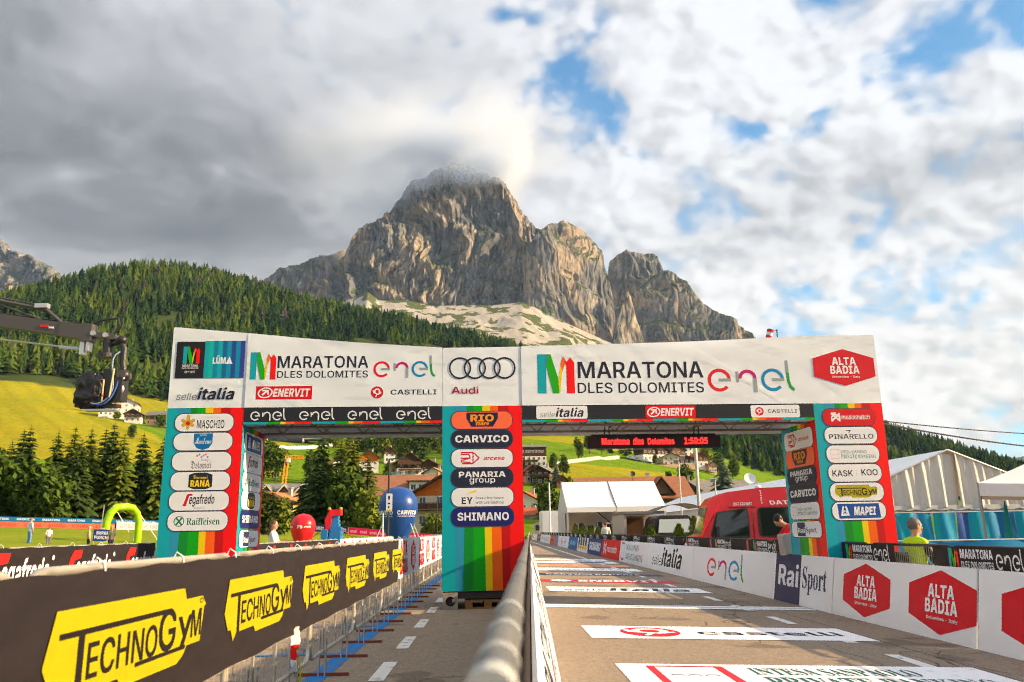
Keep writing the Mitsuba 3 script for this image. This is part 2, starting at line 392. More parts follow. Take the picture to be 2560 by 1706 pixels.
def massif(name, crest, z0, y0, lean, bulge, seed, amp=1.0, nx=300, nz=230, jag=9.0, ledge=1.0, back=260.0, turn=0.0):
    c = np.array(crest, float)
    xs = np.linspace(c[0, 0], c[-1, 0], nx)
    top = np.interp(xs, c[:, 0], c[:, 1])
    top = top + jag * (meshkit.fbm(np.stack([xs / 34, xs * 0, xs * 0 + seed], -1), 4, seed) - 0.5) * 2
    t = np.concatenate([np.linspace(0, 1, nz), np.linspace(0, 1, 12)[1:] + 1])
    S, Tt = np.meshgrid(np.linspace(0, 1, nx), t, indexing='ij')
    X = np.repeat(xs[:, None], len(t), 1)
    H = np.repeat(top[:, None], len(t), 1) - z0
    tf = np.minimum(Tt, 1)
    Z = z0 + H * tf
    side = np.abs(2 * S - 1)
    Y = y0 + turn * (X - xs.mean()) + lean * (Z - z0) + bulge * (1 - np.sqrt(np.maximum(0, 1 - side ** 3.0))) + 40 * np.maximum(0, tf - 0.9) ** 1.5 * 10
    q = np.stack([X, Y * 0, Z], -1)
    wq = meshkit.fbm(q / 190, 3, seed + 1)[..., None] - 0.5

    def ridged(p, o, s):
        return 1 - np.abs(2 * meshkit.fbm(p, o, s) - 1) * 2.2
    r1 = ridged(np.stack([X / 170 + wq[..., 0] * 1.5 + Z / 900, Z / 520, X * 0], -1), 5, seed + 2)
    r2 = np.abs(2 * meshkit.fbm(np.stack([X / 44 + wq[..., 0] * 3.0, Z / 190, X * 0 + 4], -1), 4, seed + 3) - 1)
    r3 = np.abs(2 * meshkit.fbm(np.stack([X / 17 + wq[..., 0] * 4, Z / 75, X * 0 + 8], -1), 4, seed + 4) - 1)
    r4 = meshkit.fbm(np.stack([X / 9, Z / 14, X * 0 + 2], -1), 4, seed + 5)
    st = (Z + 0.42 * X + 210 * wq[..., 0] + 40 * r2) / 150 + seed * 0.3
    step = (st - np.floor(st))
    stepd = ledge * 46 * (np.floor(st) + nstep(0.0, 0.22, step) - st) * nstep(0.42, 0.60, meshkit.fbm(q / 160 + 7, 3, seed + 8))
    disp = amp * (66 * r1 + 52 * np.minimum(r2, .35) + 40 * np.minimum(r3, .3) + 9 * r4) - stepd * 0.6
    fade = nstep(0, 0.05, S) * nstep(1, 0.95, S)
    Y = Y - disp * (0.35 + 0.65 * fade) * nstep(1.06, 0.98, tf)
    X = X + 7 * amp * (meshkit.fbm(q / 23, 3, seed + 6) - 0.5) * fade
    bk = np.maximum(Tt - 1, 0)
    Y = Y + back * bk
    Z = Z - H * bk ** 1.4 * 0.75
    n2 = len(t)
    ii, jj = np.meshgrid(np.arange(nx - 1), np.arange(n2 - 1), indexing='ij')
    aa = (ii * n2 + jj).ravel()
    m = trimesh.Trimesh(np.stack([X, Y, Z], -1).reshape(-1, 3), np.vstack([np.stack([aa, aa + n2, aa + n2 + 1], 1), np.stack([aa, aa + n2 + 1, aa + 1], 1)]), process=False)
    return struct(name, m, 'dolomite_rock', 14)


massif('mountain', [(-634, 735), (-572, 776), (-538, 824), (-496, 884), (-462, 942), (-441, 975), (-384, 1018), (-355, 1037), (-341, 1083), (-298, 1146), (-254, 1186), (-195, 1226), (-135, 1250), (-75, 1244), (-1, 1203), (29, 1184), (51, 1160), (80, 1120), (94, 1080), (123, 1048), (152, 1009), (180, 977), (230, 938), (262, 800)], 560, 2480, 0.30, 190, 3, 1.0, 520, 380)
massif('mountain', [(95, 851), (146, 925), (172, 955), (188, 971), (211, 974), (233, 991), (257, 987), (297, 969), (331, 946), (363, 908), (365, 863), (376, 819), (389, 774), (399, 716), (404, 573)], 470, 2430, 0.16, 90, 14, 0.42, 220, 240, 6, turn=0.55)
massif('mountain', [(380, 841), (423, 908), (437, 976), (468, 1001), (501, 1015), (534, 1009), (566, 1005), (599, 1010), (618, 988), (631, 943), (661, 822)], 480, 2800, 0.18, 160, 25, 0.6, 150, 190, 6, turn=-0.3)
massif('mountain', [(400, 690), (427, 751), (474, 795), (521, 829), (553, 860), (600, 880), (637, 867), (673, 835), (697, 780), (715, 745), (756, 717), (813, 678), (861, 627), (896, 593), (950, 520)], 430, 2590, 0.32, 170, 36, 0.6, 230, 210, 4, turn=-0.10)
massif('mountain', [(352, 500), (376, 620), (388, 662), (407, 704), (424, 742), (434, 718), (446, 661), (464, 605), (484, 500)], 430, 2455, 0.10, 40, 47, 0.28, 90, 130, 4, 0.5, 60, turn=0.5)
massif('mountain', [(-1060, 790), (-945, 850), (-832, 952), (-803, 969), (-754, 995), (-722, 1012), (-673, 1029), (-623, 1046), (-604, 1067), (-578, 1080), (-557, 1055), (-489, 984)], 640, 2900, 0.25, 150, 58, 0.7, 180, 130, 6)
massif('mountain', [(-2900, 1500), (-2562, 1371), (-2289, 1292), (-2126, 1252), (-2013, 1198), (-1975, 1172), (-1917, 1123), (-1862, 1100), (-1807, 1077), (-1742, 1039), (-1677, 1005), (-1583, 931), (-1400, 800)], 700, 3050, 0.45, 200, 69, 1.1, 240, 150, 10, turn=-0.35)


def scree(p, n, uv):
    x, y, z = p.x, p.y, p.z
    f = fbm(x / 10, y / 10, 1.0, octaves=4)
    streak = noise((x + 0.35 * y) / 16, y / 160, 2.0)
    c = mix((0.25, 0.235, 0.215), (0.42, 0.39, 0.35), 0.5 * f + 0.5 * streak)
    c = c * mi.Color3f(0.7 + 0.6 * fbm(x / 3, y / 3, 4.0, octaves=3))
    veg = smoothstep(0.545, 0.585, fbm(x / 30, y / 36, 6.0, octaves=6) + 0.07 * smoothstep(540, 420, z))
    return mix(c, mix((0.045, 0.068, 0.022), (0.11, 0.12, 0.045), f), veg)


mat('scree_stone', type='diffuse', reflectance=mikit.proc(scree))
ct = np.array([(-640, 660), (-504, 655), (-454, 665), (-409, 680), (-371, 699), (-339, 672), (-262, 672), (-223, 664), (-172, 652), (-95, 654), (-5, 653), (85, 662), (123, 645), (161, 622), (212, 597), (263, 573), (363, 523), (463, 470), (760, 420), (1000, 380)], float)
cb = np.array([(-640, 440), (-390, 392), (-121, 343), (58, 332), (147, 331), (326, 310), (1000, 250)], float)


def scree_f(u, v):
    xt = -640 + 1640 * u
    x = xt * (0.72 + 0.28 * v)
    z1, z0 = np.interp(xt, ct[:, 0], ct[:, 1]), np.interp(xt * 0.72, cb[:, 0], cb[:, 1])
    z = z0 + (z1 - z0) * v ** 1.15
    y = 1650 + (2330 - 1650) * v
    q = np.stack([x / 70, y / 150, x * 0], -1)
    z = z + (34 * (meshkit.fbm(q, 6, 5) - 0.5) + 30 * (meshkit.fbm(q / 3.3, 3, 9) - 0.5)) * np.minimum(1, 3 * (1.02 - v))
    y = y + np.maximum(0, v - 0.985) * 16000
    return x, y, z


struct('scree_slope', grid(scree_f, 330, 170), 'scree_stone', True)


def blue_hill(p, n, uv):
    return mix((0.05, 0.075, 0.04), (0.09, 0.10, 0.06), fbm(p.x / 60, p.y / 60, p.z / 60, octaves=4))


mat('far_hill_wood', type='diffuse', reflectance=mikit.proc(blue_hill))
hc = np.array([(2600, 380), (3409, 490), (3691, 425), (3794, 465), (3903, 483), (4127, 515), (4576, 470), (6500, 600)], float)
struct('hill', grid(lambda u, v: (2600 + 3900 * u + 0 * v, 5200 + 1400 * v + 0 * u, -30 + (30 + np.interp(2600 + 3900 * u, hc[:, 0], hc[:, 1]) + 30 * (meshkit.fbm(np.stack([u * 40, v * 4, u * 0], -1), 4, 2) - 0.5)) * np.where(v < 0.6, np.sqrt(v / 0.6), 1 - (v - 0.6))), 160, 40), 'far_hill_wood', True)

# ---------------------------------------------------------------- trees
def leaf_mat(name, c, tr=0.25, var=0.5, sc=1.0):
    c = np.array(c, float)

    def f(p, n, uv):
        a = fbm(p.x * sc, p.y * sc, p.z * sc, octaves=3)
        return mi.Color3f(*[float(x) for x in c]) * mi.Color3f(1 - var / 2 + var * a)
    mat(name, type='diffuse', reflectance=mikit.proc(f))
    return name


mat('forest_needles', type='diffuse', reflectance={'type': 'mesh_attribute', 'name': 'vertex_color'})
leaf_mat('spruce_needles_dark', (0.042, 0.070, 0.020), var=0.8, sc=1.2)
leaf_mat('spruce_needles', (0.095, 0.125, 0.020), var=0.8, sc=1.2)
leaf_mat('larch_needles', (0.150, 0.165, 0.022), var=0.7, sc=1.2)
leaf_mat('blue_spruce_needles', (0.12, 0.15, 0.11), var=0.7, sc=1.2)
leaf_mat('broad_leaves', (0.060, 0.098, 0.018), var=0.9, sc=0.8)
leaf_mat('broad_leaves_pale', (0.135, 0.165, 0.025), var=0.8, sc=0.8)
leaf_mat('thuja_leaves', (0.090, 0.135, 0.015), var=0.8, sc=9.0)
mat('bark', type='diffuse', reflectance=mikit.proc(lambda p, n, uv: mix((0.06, 0.045, 0.035), (0.14, 0.11, 0.085), fbm(p.x * 6, p.y * 6, p.z * 1.5))))


def spruce_low(h, r, tiers, k, g):
    """A far spruce: ragged tiers of drooping boughs round a stem."""
    vs, fs = [], []
    for t in range(tiers):
        f = t / tiers
        z0 = h * (0.10 + 0.86 * f)
        rr = r * (1 - f) ** 0.85 * (0.8 + 0.4 * g.random()) + 0.05 * r
        zt = min(h, z0 + h * (1.55 / tiers) + 0.02 * h)
        o = len(vs)
        vs.append((0.06 * r * g.normal(), 0.06 * r * g.normal(), zt))
        a0 = g.random() * 6.28
        for i in range(2 * k):
            a = a0 + math.pi * i / k + 0.12 * g.normal()
            q = rr * ((1.0 if i % 2 == 0 else 0.52) + 0.18 * g.normal())
            vs.append((q * math.cos(a), q * math.sin(a), z0 - (0.05 * h if i % 2 == 0 else -0.015 * h) + 0.02 * h * g.normal()))
        for i in range(2 * k):
            fs.append((o, o + 1 + i, o + 1 + (i + 1) % (2 * k)))
    return np.array(vs), np.array(fs)


def spruce_near(h, r, g, n_whorl=34, boughs=9, droop=0.35, up=0.12):
    """A near spruce: whorls of boughs, each a flat spray with hanging side twigs."""
    vs, fs = [], []

    def quad(a, b, c, d):
        o = len(vs)
        vs.extend([a, b, c, d])
        fs.extend([(o, o + 1, o + 2), (o, o + 2, o + 3)])
    for w in range(n_whorl):
        f = (w + 0.5 * g.random()) / n_whorl
        z = h * (0.06 + 0.93 * f)
        L = r * (1 - f) ** 0.75 * (0.85 + 0.3 * g.random()) + 0.08 * r
        nb = max(4, int(boughs * (1 - 0.45 * f)))
        a0 = g.random() * 6.28
        for b in range(nb):
            a = a0 + 6.283 * b / nb + 0.25 * g.normal()
            l = L * (0.7 + 0.45 * g.random())
            d = np.array([math.cos(a), math.sin(a), 0])
            s = np.array([-math.sin(a), math.cos(a), 0])
            base = np.array([0, 0, z])
            tip = d * l + [0, 0, z - l * droop * (0.7 + 0.6 * g.random()) + l * up]
            m = len(range(3))
            for i in range(4):
                u0, u1 = i / 4, (i + 1) / 4
                p0, p1 = base + (tip - base) * u0, base + (tip - base) * u1
                p0[2] -= 0.12 * l * math.sin(3.14 * u0) * -1
                p1[2] -= 0.12 * l * math.sin(3.14 * u1) * -1
                wdt = l * 0.30 * (1 - u0) ** 0.6 + 0.06 * l
                sg = wdt * (0.7 + 0.6 * g.random())
                hang = np.array([0, 0, -0.55 * sg])
                quad(p0, p1, p1 + s * sg + hang + d * 0.25 * sg, p0 + s * sg * 0.9 + hang * 1.2)
                sg = wdt * (0.7 + 0.6 * g.random())
                hang = np.array([0, 0, -0.55 * sg])
                quad(p0, p0 - s * sg * 0.9 + hang * 1.2, p1 - s * sg + hang + d * 0.25 * sg, p1)
    o = len(vs)
    vs.extend([np.array([0.03 * r, 0, h * 0.93]), np.array([-0.03 * r, 0, h * 0.93]), np.array([0, 0.03 * r, h * 0.93]), np.array([0, 0, h * 1.02])])
    fs.extend([(o, o + 1, o + 3), (o + 1, o + 2, o + 3), (o + 2, o, o + 3)])
    return trimesh.Trimesh(np.array(vs), np.array(fs), process=False)


def leafy_crown(h0, h1, r, g, n=1500, lobes=9, leaf=0.45, tall=1.0):
    """A broadleaf crown: leaf clumps through uneven lobes, thicker at the lobes' skins, gaps between."""
    c = []
    for i in range(lobes):
        a, f = g.random() * 6.28, g.random()
        z = h0 + (h1 - h0) * (0.18 + 0.72 * f)
        q = r * 0.55 * math.sin(math.pi * min(1, 0.25 + 0.7 * f)) * math.sqrt(g.random())
        c.append((q * math.cos(a), q * math.sin(a), z, r * (0.34 + 0.26 * g.random())))
    c = np.array(c)
    k = g.integers(0, lobes, n)
    u = g.normal(size=(n, 3))
    u /= np.linalg.norm(u, axis=1, keepdims=True)
    rad = c[k, 3] * (0.55 + 0.5 * g.random(n)) * (1 + 0.25 * g.normal(size=n) * 0.6)
    P = c[k, :3] + u * rad[:, None] * np.array([1, 1, tall])
    e1 = g.normal(size=(n, 3)) + u * 0.0
    e1 /= np.linalg.norm(e1, axis=1, keepdims=True)
    nn = u + 0.9 * g.normal(size=(n, 3)) + [0, 0, 0.3]
    e2 = np.cross(nn, e1)
    e2 /= np.linalg.norm(e2, axis=1, keepdims=True)
    s = leaf * (0.6 + 0.8 * g.random(n))[:, None]
    V = np.stack([P - e1 * s, P - e2 * s * 0.6, P + e1 * s, P + e2 * s * 0.6], 1).reshape(-1, 3)
    i = np.arange(n) * 4
    F = np.vstack([np.stack([i, i + 1, i + 2], 1), np.stack([i, i + 2, i + 3], 1)])
    return trimesh.Trimesh(V, F, process=False)


def limbs(h0, h1, r, g, k=7, tr=0.12):
    ms = [tube([(0, 0, -0.4), (0.05 * r * g.normal(), 0, h0), (0.08 * r * g.normal(), 0.05 * r * g.normal(), h1 * 0.8)], [tr * 1.25, tr, tr * 0.25], 7)]
    for i in range(k):
        a, f = g.random() * 6.28, g.random()
        z = h0 * 0.8 + (h1 - h0) * 0.55 * f
        q = r * (0.5 + 0.35 * g.random())
        ms.append(tube([(0, 0, z), (0.5 * q * math.cos(a), 0.5 * q * math.sin(a), z + 0.3 * q), (q * math.cos(a), q * math.sin(a), z + 0.75 * q)], [tr * 0.5, tr * 0.3, tr * 0.1], 5))
    return cat(ms)


g = np.random.default_rng(21)
LOW = [spruce_low(1.0, 0.15 + 0.045 * (i % 3), 6 + i % 4, 4, g) for i in range(12)]
# forest: a jittered stand of spruces above the meadows; the nearest are trees of their own
step = 7.6
X, Y = np.meshgrid(np.arange(-1150, 1250, step), np.arange(330, 1330, step))
X = X.ravel() + g.uniform(-0.48, 0.48, X.size) * step
Y = Y.ravel() + g.uniform(-0.48, 0.48, Y.size) * step
R, AZ = np.hypot(X, Y), np.degrees(np.arctan2(X, Y))
edge = 640 + 26 * (2 * meshkit.fbm(np.stack([X / 45, Y / 45, X * 0], -1), 3, 4) - 1) + 130 * nstep(1.5, 4, AZ) * nstep(17, 12, AZ) + 40 * nstep(-24, -30, AZ) - 30 * nstep(-22, -18, AZ)
glade = meshkit.fbm(np.stack([X / 70, Y / 70, X * 0 + 3], -1), 3, 8)
ok = (np.abs(AZ) < 38) & (R > edge) & (R < 1330) & ((glade < 0.66) | (R > 1040)) & ~((AZ > 2.0) & (AZ < 17) & (R > 1000))
X, Y, R, AZ = X[ok], Y[ok], R[ok], AZ[ok]
Z = land(X, Y)
hgt = np.where(AZ > 18, 17, 21) * (0.36 + 0.80 * g.random(len(X)) ** 0.75)
pal = np.array([(0.008, 0.022, 0.009), (0.013, 0.034, 0.010), (0.023, 0.050, 0.011), (0.040, 0.070, 0.012), (0.064, 0.094, 0.014), (0.060, 0.053, 0.040)])
tone = meshkit.fbm(np.stack([X / 60, Y / 60, X * 0 + 7], -1), 3, 15) + 0.22 * g.normal(size=len(X))
tone = tone + 0.12 * nstep(-10, -25, AZ) + 0.1 * nstep(900, 650, R)
ti = np.clip(np.round((tone - 0.18) / 0.66 * 4), 0, 4).astype(int)
ti[g.random(len(X)) < 0.018] = 5
order = np.argsort(R)
near = [i for i in order if abs(AZ[i]) < 33.5][:185]
nearset = set(near)
NEAR_PLY = {}
fv, ff, fc, o = [], [], [], 0
for i in range(len(X)):
    if i in nearset:
        continue
    v, f = LOW[i % 12]
    a = g.random() * 6.28
    ca, sa = math.cos(a), math.sin(a)
    w = hgt[i] * (0.8 + 0.75 * g.random())
    P = np.stack([(v[:, 0] * ca - v[:, 1] * sa) * w + X[i], (v[:, 0] * sa + v[:, 1] * ca) * w + Y[i], v[:, 2] * hgt[i] + Z[i] - 0.5], 1)
    fv.append(P)
    ff.append(f + o)
    o += len(P)
    fc.append(np.repeat((pal[ti[i]] * (0.75 + 0.5 * g.random()))[None], len(P), 0))
key = add('forest', trimesh.Trimesh(np.vstack(fv), np.vstack(ff), process=False), 'forest_needles', kind='stuff', color=np.vstack(fc), label='dense spruce forest covering the hillsides below the mountain')
labels[key]['category'] = 'forest'
for i in near:
    v, f = LOW[i % 12]
    k = (i % 12, int(ti[i]))
    if k not in NEAR_PLY:
        NEAR_PLY[k] = mikit.ply(trimesh.Trimesh(v, f, process=False), 'forest_needles', color=np.repeat(pal[ti[i]][None], len(v), 0))
    key = thing('spruce_tree', 'tall spruce standing in the forest front above the hillside meadows', 'tree', 'spruces along the front of the hillside forest')
    w = hgt[i] * (0.9 + 0.4 * g.random())
    scene[key] = {**NEAR_PLY[k], 'to_world': T().translate([X[i], Y[i], Z[i] - 0.5]).rotate([0, 0, 1], float(g.random() * 360)).scale([w, w, hgt[i]])}


SPRUCE_VAR = {}


def spruce(name, x, y, h, r, m, label, group=None, seed=0, z=None, wh=32):
    s = seed % 4
    if (s, wh) not in SPRUCE_VAR:
        gg = np.random.default_rng(100 + s)
        SPRUCE_VAR[s, wh] = (spruce_near(1.0, 0.24, gg, wh, 9), tube([(0, 0, -0.05), (0, 0, 0.5), (0, 0, 0.97)], [0.018, 0.012, 0.003], 7))
    crown, trunk = SPRUCE_VAR[s, wh]
    key = thing(name, label, 'tree', group)
    w = h * (r / h) / 0.24
    tw = T().translate([x, y, (gz(x, y) if z is None else z) - 0.1]).rotate([0, 0, 1], seed * 77.0 % 360).scale([w, w, h])
    for part, mesh, mm in (('crown', crown, m), ('trunk', trunk, 'bark')):
        ck = (id(mesh), mm)
        if ck not in PLY:
            PLY[ck] = mikit.ply(mesh, mm)
        scene[f'{key}__{part}'] = {**PLY[ck], 'to_world': tw}
    return key


PLY = {}


def broadleaf(name, x, y, h, r, m, label, group=None, seed=0, z=None, n=1300, h0=0.16, leaf=None, catg='tree'):
    gg = np.random.default_rng(500 + seed)
    key = thing(name, label, catg, group)
    zz = (gz(x, y) if z is None else z)
    tw = T().translate([x, y, zz])
    leaf = leaf or 0.085 * r + 0.16
    add(f'{key}__crown', leafy_crown(h * h0, h, r, gg, n, 11, leaf, 0.9 * h / (2.4 * r) + 0.4), m, to_world=tw)
    add(f'{key}__trunk', limbs(h * max(h0, 0.12), h, r, gg, 6, 0.035 * h * 0.6 + 0.03), 'bark', to_world=tw)
    return key

# ---------------------------------------------------------------- lettering and marks, as flat print
from PIL import Image, ImageDraw, ImageFont
FONT_DIR = glob.glob('/opt/blender-*/*/datafiles/fonts/')[0]
_font, _glyph = {}, {}


def letters(text, style='sans', w=700, size=88):
    """Outlines of a line of lettering as a shapely shape, y up."""
    k = (text, style, w)
    if k in _glyph:
        return _glyph[k]
    if style != 'sans':
        up, lo = {'serif': (0x1d400, 0x1d41a), 'gothic': (0x1d56c, 0x1d586), 'script': (0x1d4d0, 0x1d4ea)}[style]
        text = ''.join(chr(up + ord(c) - 65) if 'A' <= c <= 'Z' else chr(lo + ord(c) - 97) if 'a' <= c <= 'z' else c for c in text)
    f = ImageFont.truetype(FONT_DIR + ('Inter.woff2' if style == 'sans' else 'NotoSansMath-Regular.woff2'), size)
    if style == 'sans':
        f.set_variation_by_axes([14, w])
    x0, y0, x1, y1 = f.getbbox(text, anchor='ls')
    im = Image.new('L', (x1 - x0 + 8, y1 - y0 + 8))
    ImageDraw.Draw(im).text((4 - x0, 4 - y0), text, 255, font=f, anchor='ls')
    on = np.pad(np.asarray(im) > 127, ((0, 0), (1, 1))).astype(np.int8)
    r, s = np.nonzero(np.diff(on, axis=1) == 1)
    e = np.nonzero(np.diff(on, axis=1) == -1)[1]
    g_ = shapely.union_all(shapely.box(s, -r - 1, e, -r)).buffer(0.6).buffer(-0.6).simplify(0.75)
    _glyph[k] = g_
    return g_


def fit(geom, x0, y0, x1, y1, lean=0.0, keep=False):
    """The shape scaled into a box; lean slants it to the right; keep holds its proportions."""
    if lean:
        geom = affinity.affine_transform(geom, [1, lean, 0, 1, 0, 0])
    a, b, c, d = geom.bounds
    sx, sy = (x1 - x0) / (c - a), (y1 - y0) / (d - b)
    if keep:
        s = min(sx, sy)
        ox, oy = (x0 + x1 - s * (c - a)) / 2, (y0 + y1 - s * (d - b)) / 2
        return affinity.affine_transform(geom, [s, 0, 0, s, ox - s * a, oy - s * b])
    return affinity.affine_transform(geom, [sx, 0, 0, sy, x0 - sx * a, y0 - sy * b])


def txt(t, x0, y0, x1, y1, style='sans', w=700, lean=0.0, keep=False):
    return fit(letters(t, style, w), x0, y0, x1, y1, lean, keep)


def unit(polys, x0, y0, x1, y1):
    """Shapes drawn in a unit box (y up) moved into a box."""
    return [(n, affinity.affine_transform(p, [x1 - x0, 0, 0, y1 - y0, x0, y0]), c) for n, p, c in polys]


WHITE, INK, NAVY, RED, DARK = (236, 238, 243), (34, 38, 56), (38, 44, 92), (222, 18, 36), (36, 40, 48)
CYAN, AZURE, GRN1, GRN, YEL, ORG, RED1, RED2 = (0, 168, 184), (38, 150, 186), (0, 140, 44), (0, 168, 16), (240, 206, 0), (246, 102, 8), (196, 6, 14), (248, 8, 10)
RAINBOW = [CYAN, AZURE, GRN1, GRN, YEL, ORG, RED1, RED2]


def arc(cx, cy, r, w, a0, a1, n=28):
    a = np.radians(np.linspace(a0, a1, n))
    return Polygon(np.vstack([np.c_[cx + (r + w / 2) * np.cos(a), cy + (r + w / 2) * np.sin(a)], np.c_[cx + (r - w / 2) * np.cos(a[::-1]), cy + (r - w / 2) * np.sin(a[::-1])]]))


def logo_m(x0, y0, x1, y1):
    P = lambda *q: Polygon([(a, 1 - b) for a, b in q])  # noqa: E731
    return unit([('mark', P((0, 0), (.2, 0), (.2, 1), (0, 1)), CYAN), ('mark', P((.2, 0), (.29, 0), (.235, .3), (.235, 1), (.2, 1)), AZURE),
                 ('mark', P((.285, 0), (.365, 0), (.56, .62), (.575, 1), (.41, 1), (.235, .3)), (30, 172, 20)), ('mark', P((.565, .64), (.635, .24), (.675, .42), (.60, 1), (.575, 1)), YEL),
                 ('mark', P((.63, .26), (.70, .05), (.765, .20), (.675, .45)), ORG), ('mark', P((.765, .20), (.80, .21), (.80, 1), (.785, 1), (.785, .3)), RED1),
                 ('mark', P((.795, .21), (.895, .08), (1, .22), (1, 1), (.795, 1)), RED2), ('mark', P((.70, .05), (.80, .21), (.775, .32), (.745, .2)), (226, 40, 10))], x0, y0, x1, y1)


def logo_enel(x0, y0, x1, y1, mono=None):
    # drawn 650 x 245
    g1 = (150, 164, 168)
    c = (lambda k: mono or k)
    e = lambda cx: [arc(cx, 100, 74, 24, 8, 318), box(cx - 4, 90, cx + 86, 112)]  # noqa: E731
    out = [('mark', e(87)[0], c((228, 28, 48))), ('mark', e(87)[1], c(g1)),
           ('mark', box(210, 82, 233, 165), c(g1)), ('mark', arc(297, 110, 56, 24, 0, 178), c((200, 16, 120))), ('mark', box(341, 8, 365, 112), c(g1)),
           ('mark', e(483)[0], c((10, 140, 200))), ('mark', e(483)[1], c(g1)),
           ('mark', box(584, 155, 607, 245), c(g1)), ('mark', Polygon([(586, 155), (609, 155), (611, 90), (622, 55), (645, 32), (634, 12), (602, 40), (590, 85)]), c((30, 160, 70)))]
    return [(n, affinity.affine_transform(p, [(x1 - x0) / 650, 0, 0, (y1 - y0) / 245, x0, y0]), k) for n, p, k in out]


def logo_selle(x0, y0, x1, y1, ink=INK):
    w, h = x1 - x0, y1 - y0
    return [('lettering', txt('selle', x0, y0, x0 + .345 * w, y0 + .56 * h, w=300, lean=.22), ink), ('lettering', txt('italia', x0 + .355 * w, y0 + .01 * h, x1, y1, w=800, lean=.25), ink)]


def logo_enervit(x0, y0, x1, y1, back=True, r=0.0):
    w, h = x1 - x0, y1 - y0
    o = []
    if back:
        b = box(x0, y0, x1, y1)
        o.append(('badge', b.buffer(-r).buffer(r) if r else b, (224, 10, 30)))
    ell = affinity.rotate(affinity.scale(Point(x0 + .165 * w, y0 + .5 * h).buffer(1, 20), .135 * w, .40 * h), 12)
    ell2 = affinity.rotate(affinity.scale(Point(x0 + .165 * w, y0 + .5 * h).buffer(1, 20), .108 * w, .31 * h), 12)
    ar = Polygon([(x0 + a * w, y0 + b * h) for a, b in ((.10, .72), (.225, .72), (.235, .36), (.205, .36), (.197, .56), (.125, .28), (.095, .36), (.165, .62), (.115, .62))])
    return o + [('lettering', unary_union([ell.difference(ell2), ar, txt('ENERVIT', x0 + .30 * w, y0 + .18 * h, x0 + .97 * w, y0 + .82 * h, w=850, lean=.22)]), WHITE)]


def scorpion(cx, cy, r):
    ang = np.linspace(-2.2, 2.1, 24)
    tail = LineString([(cx + r * .42 * math.cos(a + 1.4) * (1 - .1 * k / 24), cy + r * (.12 + .42 * math.sin(a + 1.4))) for k, a in enumerate(ang)]).buffer(r * .12)
    return unary_union([tail, LineString([(cx + .1 * r, cy - .3 * r), (cx - .55 * r, cy - .05 * r), (cx - .62 * r, cy + .3 * r)]).buffer(r * .09), LineString([(cx + .2 * r, cy - .35 * r), (cx + .62 * r, cy - .1 * r)]).buffer(r * .08), LineString([(cx, cy - .3 * r), (cx - .2 * r, cy - .72 * r)]).buffer(r * .08)])


def logo_castelli(x0, y0, x1, y1):
    w, h = x1 - x0, y1 - y0
    r = .5 * h
    return [('badge', Point(x0 + r, y0 + r).buffer(r, 24), (214, 16, 40)), ('mark', scorpion(x0 + r, y0 + r, r), WHITE), ('lettering', txt('CASTELLI', x0 + .30 * w, y0 + .30 * h, x1, y0 + .72 * h, w=600), INK)]


def hexagon(x0, y0, x1, y1):
    xm, h = (x0 + x1) / 2, y1 - y0
    return Polygon([(x0, y0 + .25 * h), (xm, y0), (x1, y0 + .25 * h), (x1, y0 + .75 * h), (xm, y1), (x0, y0 + .75 * h)])


def logo_alta(x0, y0, x1, y1, back=True):
    w, h = x1 - x0, y1 - y0
    b = lambda a0, b0, a1, b1: (x0 + a0 * w, y0 + b0 * h, x0 + a1 * w, y0 + b1 * h)  # noqa: E731
    lt = unary_union([txt('ALTA', *b(.31, .565, .70, .775), w=850), txt('BADIA', *b(.27, .325, .745, .545), w=850), txt('Dolomites - Italy', *b(.29, .205, .75, .275), w=600)])
    return ([('badge', hexagon(x0, y0, x1, y1), (212, 6, 36))] if back else []) + [('lettering', lt, WHITE)]


def logo_technogym(x0, y0, x1, y1):
    # outline and letters drawn in a 1000 x 480 box
    q = [(40, 470), (800, 470), (822, 400), (965, 400), (1000, 340), (985, 330), (960, 110), (845, 110), (820, 60), (770, 20), (395, 20), (370, 70), (150, 70), (110, 15), (80, 100), (45, 105), (0, 230)]
    sc = lambda p: affinity.affine_transform(p, [(x1 - x0) / 1000, 0, 0, (y1 - y0) / 480, x0, y0])  # noqa: E731
    L = lambda *r: box(*r)  # noqa: E731
    parts = [L(60, 338, 690, 366), L(148, 60, 178, 350), L(470, 96, 830, 120)]
    parts += [txt('ECHNO', 198, 120, 610, 296, w=600), txt('G', 620, 120, 745, 366, w=550), Polygon([(762, 300), (790, 300), (822, 212), (852, 300), (880, 300), (812, 96), (776, 96), (808, 176)]), txt('M', 872, 150, 962, 322, w=600)]
    ring = Point(955, 372).buffer(17).difference(Point(955, 372).buffer(12))
    return [('badge', sc(Polygon(q)), (176, 166, 12)), ('lettering', sc(unary_union(parts + [ring])), (36, 30, 30))]


def capsule(x0, y0, x1, y1, r=None):
    r = r or (y1 - y0) / 2 * 0.999
    return box(x0 + r, y0 + r, x1 - r, y1 - r).buffer(r, 10)


